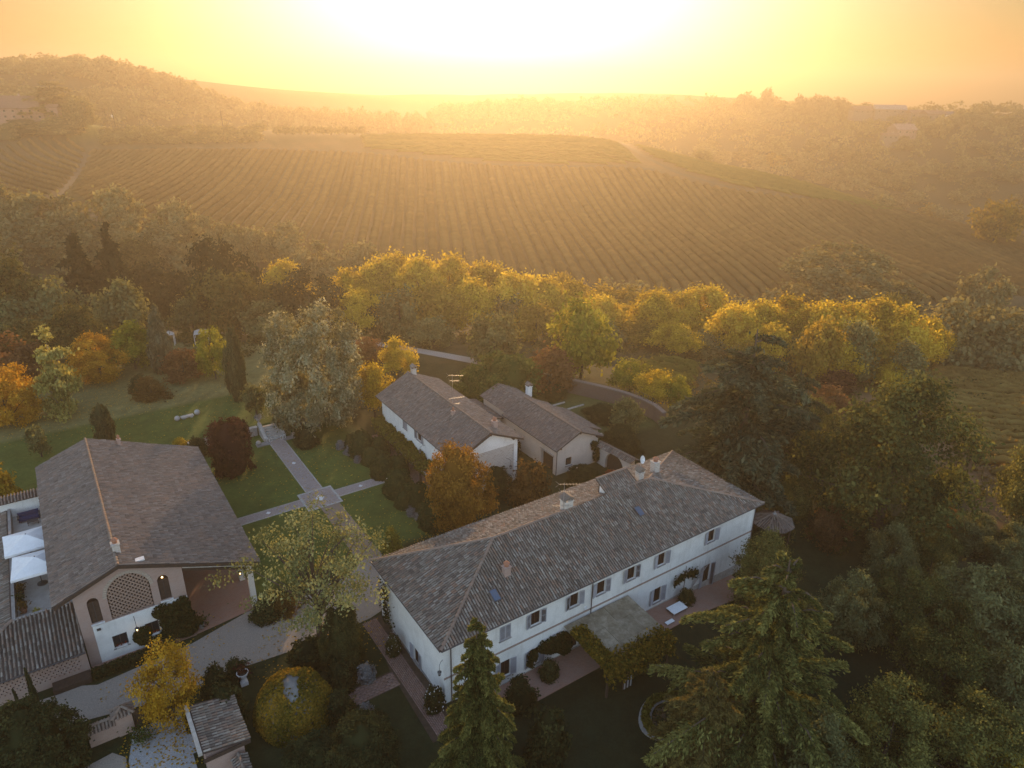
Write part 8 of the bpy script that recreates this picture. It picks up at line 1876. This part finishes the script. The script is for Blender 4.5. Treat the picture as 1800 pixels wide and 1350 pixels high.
# plants in pots
def pot_plant(pot_, h, r, mat, n=160, spiky=False):
    C_ = rs.standard_normal((n, 3)) * np.array([r * .5, r * .5, h * .25]) + np.array([0, 0, .45 + h * .5]); 
    V, Q = leaves_at(C_, .13, rs, .3, 3.0 if spiky else 1.5); stuff(link('plant', quads_mesh('plant', V, Q, LM[mat], np.repeat(rs.uniform(0, 1, n), 4)), pot_))
pot_plant(POTS[0], .8, .5, 'rustbush'); pot_plant(POTS[1], .7, .4, 'bush'); pot_plant(POTS[2], .7, .45, 'rustbush'); pot_plant(POTS[3], .35, .3, 'birch'); pot_plant(POTS2[0], .9, .6, 'bush', 160, True); pot_plant(POTS2[1], .8, 1.0, 'magnolia', 500)
for o in [o for o in bpy.data.objects if o.name.startswith('planted_urn')]: 
    V, Q = leaves_at(rs.standard_normal((260, 3)) * np.array([.32, .32, .2]) + np.array([0, 0, 1.0]), .13, rs); link('flowers', quads_mesh('flowers', V, Q, LM['greybush'], np.repeat(rs.uniform(0, 1, 260), 4)), o)
V, Q = leaves_at(rs.standard_normal((90, 3)) * np.array([.25, .25, .3]) + np.array([0, 0, 1.5]), .16, rs, .2, 3.0); link('plant', quads_mesh('plant', V, Q, LM['purple'], np.repeat(rs.uniform(0, 1, 90), 4)), ur)
for wnd in (wb1, wb2):
    V, Q = leaves_at(np.stack([rs.uniform(-.4, .4, 60), -.06 + .06 * rs.standard_normal(60), .27 + .06 * rs.standard_normal(60)], 1), .1, rs); link('flowers', quads_mesh('flowers', V, Q, LM['redbush'], np.repeat(rs.uniform(0, 1, 60), 4)), wnd)

# ------------------------------------------------------------------ vineyards
def vine_row(p0, p1, h, wd, mat, label, group, step=1.6, seed=0, leafy=0):
    rs = np.random.RandomState(seed); p0, p1 = np.array(p0), np.array(p1); L = np.hypot(*(p1 - p0)); n = max(3, int(L / step) + 1)
    s = np.linspace(0, 1, n); P = p0 + (p1 - p0) * s[:, None]; d = (p1 - p0) / L; nn = np.array([-d[1], d[0]]); P = P + nn * (rs.normal(0, .06, n) + .15 * np.sin(s * L * .05 + seed))[:, None]
    zg = ground_z(P[:, 0], P[:, 1]); hh = h * (1 + .10 * rs.standard_normal(n)); hh[[0, -1]] = .1; ww = wd * (1 + .08 * rs.standard_normal(n))
    sec = [(-.42, .25), (-.5, .7), (-.1, 1.0), (.12, .97), (.5, .68), (.42, .22)]; V = []
    for a, b_ in sec: V.append(np.column_stack([P + nn * (a * ww * (1 + .07 * rs.standard_normal(n)))[:, None], zg + hh * b_ * (1 + .08 * rs.standard_normal(n))]))
    V = np.stack(V, 1); c0 = V[0].mean(0); m_ = len(sec); V = V.reshape(-1, 3)
    i = np.arange(n - 1)[:, None] * m_; j = np.arange(m_)[None]; jn = (j + 1) % m_
    Q = np.stack([i + j, i + jn, i + m_ + jn, i + m_ + j], -1).reshape(-1, 4)
    tone = np.repeat(np.clip(.5 + .18 * rs.standard_normal(n), 0, 1), m_) 
    if leafy:
        k = int(L * leafy); t2 = rs.uniform(0, 1, k); C_ = p0 + (p1 - p0) * t2[:, None]; C_ = C_ + nn * rs.normal(0, wd * .42, k)[:, None]
        z2 = np.interp(t2, s, zg) + h * (.35 + .75 * rs.uniform(0, 1, k)); LV, LQ = leaves_at(np.column_stack([C_, z2]), .32, rs)
        tone = np.concatenate([tone, np.repeat(rs.uniform(0, 1, k), 4)]); Q = np.concatenate([Q, LQ + len(V)]); V = np.concatenate([V, LV])
    o = link('vine_row', quads_mesh('vine_row', V - c0, Q, LM[mat], tone), None, tuple(c0)); return tag(o, label, 'vine row', group)
ORD = 'first second third fourth fifth sixth seventh eighth ninth tenth eleventh twelfth thirteenth fourteenth fifteenth sixteenth seventeenth eighteenth nineteenth twentieth twenty-first twenty-second twenty-third twenty-fourth'.split()
def inside(poly, p0, d, smax=700):
    """entry and exit of the line p0+s*d through a polygon"""
    hits = []
    for i in range(len(poly)):
        a, b_ = np.array(poly[i]), np.array(poly[(i + 1) % len(poly)]); e = b_ - a; den = d[0] * e[1] - d[1] * e[0]
        if abs(den) < 1e-9: continue
        w_ = a - p0; s = (w_[0] * e[1] - w_[1] * e[0]) / den; t = (w_[0] * d[1] - w_[1] * d[0]) / den
        if 0 <= t <= 1: hits.append(s)
    hits.sort(); return [(hits[i], hits[i + 1]) for i in range(0, len(hits) - 1, 2)]
def block(poly, ang, space, h, wd, mat, label, group, seed0, step=1.6, leafy=0, minL=8):
    d = np.array([math.cos(R(ang)), math.sin(R(ang))]); nn = np.array([-d[1], d[0]]); pr = [np.dot(p, nn) for p in poly]; c = min(pr) + space * .5; k = 0
    while c < max(pr):
        for a, b_ in inside(poly, nn * c, d):
            if b_ - a > minL: vine_row(nn * c + d * a, nn * c + d * b_, h, wd, mat, label % ORD[k % 24] if '%s' in label else label, group, step, seed0 + k, leafy); k += 1
        c += space
    return k
def gp(px, py, Y): p = P_(px, py, Y); return (p[0], p[1])

# fallen leaves under the autumn trees
fl = []
for (x, y, r_, k) in ((-5.8, 67.9, 4.5, 900), (-25.9, 40.2, 4.0, 700), (-36, 79.9, 3, 120), (-14, 66, 9, 500), (-25, 82, 11, 500), (-17, 49.5, 6, 500), (-66, 95, 12, 900), (-30, 48, 6, 220), (-55, 98, 14, 600)):
    a = rs.uniform(0, 6.283, k); q = r_ * rs.uniform(0, 1, k) ** .6; fl.append(np.column_stack([x + q * np.cos(a), y + q * np.sin(a)]))
fl = np.concatenate(fl); V, Q = leaves_at(np.column_stack([fl, ground_z(fl[:, 0], fl[:, 1]) + .085]), .13, rs, 6.0)
stuff(link('fallen_leaves', quads_mesh('fallen_leaves', V, Q, LM['maple'], np.repeat(rs.uniform(0, 1, len(fl)), 4))))
BLK = {}
BLK['main'] = [(-171.8, 277.4), (-227.3, 396.5), (-182.5, 392.4), (-118.0, 378.4), (-72.8, 369.7), (-40.2, 355.8), (-7.2, 349.5), (25.2, 349.9), (51.6, 355.4), (66.7, 354.8), (91.3, 341.2), (131.0, 338.6), (173.0, 334.7), (224.1, 312.4), (168.9, 221.1), (126.6, 207.2), (102.8, 208.0), (67.4, 205.0), (33.8, 208.1), (-0.6, 213.1), (-36.2, 217.9), (-73.4, 224.0), (-105.0, 226.7), (-131.7, 233.7)]
BLK['upper'] = [(-86.5, 422.8), (-71.9, 642.8), (-2.4, 425.5), (41.1, 408.2), (54.6, 404.4), (62.4, 363.4), (42.2, 357.4), (14.5, 354.2), (-12.9, 357.2), (-41.4, 367.1), (-77.8, 380.7)]
BLK['flank'] = [(95.3, 618.8), (90.8, 404.7), (126.6, 387.4), (221.9, 524.3), (255.2, 473.7), (176.4, 341.8), (140.8, 343.3), (105.7, 344.6), (79.0, 361.4)]
BLK['left'] = [(-273.1, 392.5), (-263.9, 408.4), (-239.9, 409.4), (-232.2, 400.1), (-180.0, 284.5), (-176.6, 268.1), (-198.7, 278.8), (-219.4, 302.5)]
BLK['near'] = [(74.0, 119.1), (99.4, 156.6), (117.1, 166.7), (127.1, 164.4), (138.5, 160.4), (74.3, 78.6), (68.7, 81.4), (68.7, 94.3), (67.7, 101.9)]
BLK['garden'] = [(23.6, 125.0), (30.0, 129.6), (35.4, 124.2), (29.4, 106.1), (23.7, 108.3)]
BLK['track'] = [(55.3, 409.9), (64.7, 379.2), (78.1, 356.7), (104.9, 341.7), (141.8, 338.5), (182.6, 343.1)]
BLK['main'] = BLK['main'][:12] + [gp(1590, 379, 366), gp(1700, 400, 352), gp(1800, 420, 338), gp(1920, 442, 326), gp(1920, 520, 225)] + BLK['main'][15:]
BLK['upper'] = [(-86.5, 414), (-40, 424), (0, 424), (41, 409), (55, 403), (62.4, 365), (42.2, 357.4), (14.5, 354.2), (-12.9, 357.2), (-41.4, 367.1), (-77.8, 380.7)]
BLK['flank'] = [gp(1110, 254, 408)] + [gp(*a) for a in ((1200, 280, 402), (1330, 309, 392), (1450, 337, 382), (1592, 376, 366))] + [(176.4, 343.5), (140.8, 345), (105.7, 348), (84, 361.4), (70, 380)]
nrow = 0
nrow += block(BLK['main'], 97.0, 4.0, 1.6, 2.75, 'vine', 'russet vine row running straight up the broad vineyard hill', 'vine rows on the broad hill', 100)
nrow += block(BLK['upper'], -4.0, 4.2, 1.6, 3.1, 'hillgreen', 'greenish vine row across the hilltop, %s up from the russet rows', 'vine rows across the hilltop', 400)
nrow += block(BLK['flank'], -19.0, 4.2, 1.6, 3.1, 'hillgreen', 'greenish vine row along the hill shoulder, %s up from the track', 'vine rows along the hill shoulder', 500)
nrow += block(BLK['left'], -42.0, 5.2, 2.0, 1.5, 'vine', 'vine row below the pink hill house, %s from its lower left', 'vine rows below the pink house', 600)
nrow += block(BLK['near'], -7.0, 2.7, 1.5, 1.0, 'vinefield', 'orange-brown vine row in the sloping field at the right', 'vine rows in the right-hand field', 700, 1.0, 7)
nrow += block(BLK['garden'], -30.0, 2.6, 1.5, .8, 'vinegreen', 'short vine row beyond the curved garden wall, %s from the wall', 'short vine rows beyond the garden wall', 800, 1.0, 9)
strip('vineyard_track', BLK['track'], 3.0, plain('grassy track', (.12, .085, .048), (.10, .07, .04), .3))
strip('vineyard_track', [(-171.8, 277.4), (-200, 336), (-231, 402)], 7.0, bpy.data.materials['grassy track'])
strip('vineyard_track', [(-182, 396), (-118, 381), (-72.8, 372), (-40, 358), (-7, 352), (25, 352), (51.6, 357.5), (66.7, 357)], 3.0, bpy.data.materials['grassy track'])

# far woods: canopies that read as one mass, and the undergrowth of the near woods
def wood(name, polys, n, size, mat, seed, leaf, per, zlo=0.35):
    rs = np.random.RandomState(seed); P = []
    for x0, x1, y0, y1, k in polys: P.append(np.column_stack([rs.uniform(x0, x1, int(n * k)), rs.uniform(y0, y1, int(n * k))]))
    P = np.concatenate(P); z = ground_z(P[:, 0], P[:, 1]); s = size * rs.uniform(.6, 1.25, len(P))
    i = np.repeat(np.arange(len(P)), per); d = unit(rs.standard_normal((len(i), 3))); d[:, 2] = np.abs(d[:, 2]) * 1.1 - .15
    C_ = np.column_stack([P[i, 0], P[i, 1], z[i] + s[i] * zlo]) + d * (s[i] * rs.uniform(.35, .55, len(i)))[:, None]
    V, Q = leaves_at(C_, leaf, rs, .5, 1.3, d * 1.2); tone = np.repeat(np.clip(rs.uniform(0, 1, len(P))[i] * .7 + rs.uniform(0, .3, len(i)), 0, 1), 4)
    o = link(name, quads_mesh(name, V, Q, LM[mat], tone)); stuff(o); return o
wood('far_woodland', [(90, 480, 500, 740, .5), (-430, -120, 520, 690, .28), (-160, 90, 560, 660, .12), (-80, 300, 690, 800, .25)], 1050, 11.5, 'hazy', 31, 1.9, 46)
wood('undergrowth', [(28, 75, 62, 112, .25), (46, 76, 26, 62, .34), (24, 46, 24, 40, .10), (2, 30, 22, 33, .05), (-105, -75, 100, 150, .22), (-75, -45, 112, 135, .16), (-150, -45, 150, 200, .2), (-45, 45, 128, 150, .30), (45, 95, 118, 150, .12)], 560, 2.6, 'oak', 32, .42, 44, .2)
wood('valley_scrub', [(-190, -100, 190, 225, .2), (-100, 60, 165, 206, .4), (60, 180, 150, 205, .4)], 420, 5.0, 'hazy', 33, .95, 40, .25)
wood('field_weeds', [(52, 70, 80, 100, .25), (30, 62, 100, 132, .5)], 260, 1.4, 'vine', 34, .3, 26, .15)

# far houses
def far_house(name, label, px, base, Y, wpx, hpx, rpx, dpt, wall, roofm, yaw=0.0, wins=4, rows=1, hip=False, cat='house', chim=True):
    x, y, _ = P_(px, base, Y); z = P_(px, base, Y)[2] - 1.5; m_ = Y / 1150.0
    w2 = wpx * m_ / 2; h = hpx * m_ * (.75 if px > 1000 else 1); rh = rpx * m_
    t = thing(name, label, cat, (x, y, z), R(yaw))
    MB().box(-w2, w2, -dpt / 2, dpt / 2, -6, h).build('wall', wall, t)
    ov = .5; a, b_ = w2 + ov, dpt / 2 + ov; k = min(w2 * .8, dpt / 2) if hip else -.0
    V = [(-a, -b_, h), (a, -b_, h), (a, b_, h), (-a, b_, h), (-a + (k if hip else 0), 0, h + rh), (a - (k if hip else 0), 0, h + rh), (-a, -b_, h - .25), (a, -b_, h - .25), (a, b_, h - .25), (-a, b_, h - .25)]
    MB().add(V, [(0, 1, 5, 4), (2, 3, 4, 5), (1, 2, 5), (3, 0, 4), (9, 8, 7, 6), (0, 6, 7, 1), (1, 7, 8, 2), (2, 8, 9, 3), (3, 9, 6, 0)]).build('roof', roofm, t)
    for r_ in range(rows):
        for i in range(wins):
            cx = -w2 + 2 * w2 * (i + .5) / wins; wz_ = h * (r_ + .35) / rows; wh_ = h * .36 / rows
            o = MB().box(cx - .55, cx + .55, -dpt / 2 - .05, -dpt / 2 + .1, wz_, wz_ + wh_).build('window', MAT['glass'], t)
            MB().box(cx - .65, cx + .65, -dpt / 2 - .12, -dpt / 2 - .052, wz_ - .15, wz_ - .02).build('sill', MAT['stone'], o)
    if chim: MB().box(w2 * .3, w2 * .3 + .9, -.4, .5, h + rh * .3, h + rh + 1.0).build('chimney', MAT['brick'], t)
    return t
MAT['pinkwall'] = plaster('pink plaster', (.32, .20, .16), (.24, .15, .12)); MAT['farwall'] = plaster('far house plaster', (.20, .165, .135), (.15, .125, .1)); MAT['farroof'] = plain('far roof tiles', (.20, .12, .09), (.15, .09, .07), .6)
far_house('hill_house', 'long pink hill house with hipped roof at the left edge', 20, 204, 432, 108, 16, 17, 13, MAT['pinkwall'], MAT['farroof'], 8, 9, 2, True)
far_house('hill_outhouse', 'small pink outbuilding before the tiered cedar on the hill', 97, 204, 430, 15, 17, 4, 5, MAT['pinkwall'], MAT['farroof'], 8, 1, 1, False, 'outbuilding', False)
far_house('ridge_chalet', 'wide dark-roofed house on the right ridge with overhanging gable', 1562, 197, 690, 44, 9, 6, 12, MAT['farwall'], MAT['greystone'], -8, 4, 1)
far_house('ridge_house', 'long low house on the ridge left of the wide dark-roofed one', 1520, 197, 695, 42, 8, 5, 10, MAT['farwall'], MAT['farroof'], 5, 5, 1)
far_house('ridge_house', 'square dark house on the ridge with tall chimney', 1607, 206, 675, 20, 12, 4, 10, MAT['farwall'], MAT['farroof'], 0, 2, 1)
far_house('ridge_house', 'dark house with two chimneys on the ridge beside the greenhouse', 1638, 208, 668, 32, 12, 5, 12, MAT['farwall'], MAT['farroof'], 10, 3, 1)
far_house('greenhouse', 'pale glass-roofed building on the ridge right of the two-chimney house', 1662, 205, 668, 20, 8, 4, 9, MAT['whitestone'], MAT['skylight'], 0, 3, 1, False, 'greenhouse', False)
far_house('slope_house', 'pink gabled house half way down the right slope', 1585, 232, 610, 34, 9, 8, 12, MAT['pinkwall'], MAT['pinkwall'], 12, 3, 1)
far_house('slope_house', 'small pale house below the pink gabled one', 1563, 242, 600, 22, 9, 3, 8, MAT['farwall'], MAT['farroof'], -10, 3, 1)
far_house('slope_barn', 'long low white building on the far slope below the ridge trees', 1318, 216, 690, 60, 6, 5, 12, MAT['farwall'], MAT['farroof'], 3, 7, 1, False, 'barn', False)
# utility poles by the orchard
for px, top, base, lab in ((202, 193, 216, 'leaning utility pole with a transformer box by the orchard'), (392, 194, 220, 'thin utility pole standing behind the orchard')):
    x, y, z = P_(px, base, 445); zt = P_(px, top, 445)[2]
    t = thing('utility_pole', lab, 'pole', (x, y, z)); MB().tube([(0, 0, -2), (-.5, 0, zt - z)], [.28, .2], 6).build('shaft', MAT['wood'], t)
    MB().box(-1.3, .5, -.08, .08, zt - z - 1.2, zt - z - 1.0).build('crossarm', MAT['wood'], t)
    if px < 300: MB().box(-1.3, -.5, -.4, .4, zt - z - 4.2, zt - z - 2.8).build('transformer', MAT['whitestone'], t)
# white garden tables glimpsed among the trees of the bank
for i, (px, py, lab) in enumerate(((349, 568, 'white marquee canopy glimpsed among the trees of the left bank'), (308, 569, 'small white canopy half hidden behind the ragged cypress'))):
    x, y = (-59.8, 128.5) if i == 0 else (-65.0, 126.5); z = gz(x, y)
    t = thing('white_canopy', lab, 'canopy', (x, y, z), R(20)); s = 1.3 if i == 0 else .8
    MB().add([(-s, -s, 2.2), (s, -s, 2.2), (s, s, 2.2), (-s, s, 2.2), (0, 0, 2.9)], [(0, 1, 4), (1, 2, 4), (2, 3, 4), (3, 0, 4), (3, 2, 1, 0)]).build('roof', MAT['stone'], t)
    for sx in (-1, 1):
        for sy in (-1, 1): MB().tube([(sx * s * .95, sy * s * .95, -.2), (sx * s * .95, sy * s * .95, 2.2)], .05, 5).build('leg', MAT['canvas'], t)
# lattice fence post and wire by the pale road
for i, (x, y) in enumerate(((-24.5, 124.5), (-17.5, 121.0))):
    t = tag(MB().tube([(0, 0, -.2), (.03, 0, 2.6)], .06, 6).build('wooden_post', MAT['wood'], None, (x, y, gz(x, y))), ['thin post beside the pale road, the left one', 'thin post beside the pale road, the right one'][i], 'post')
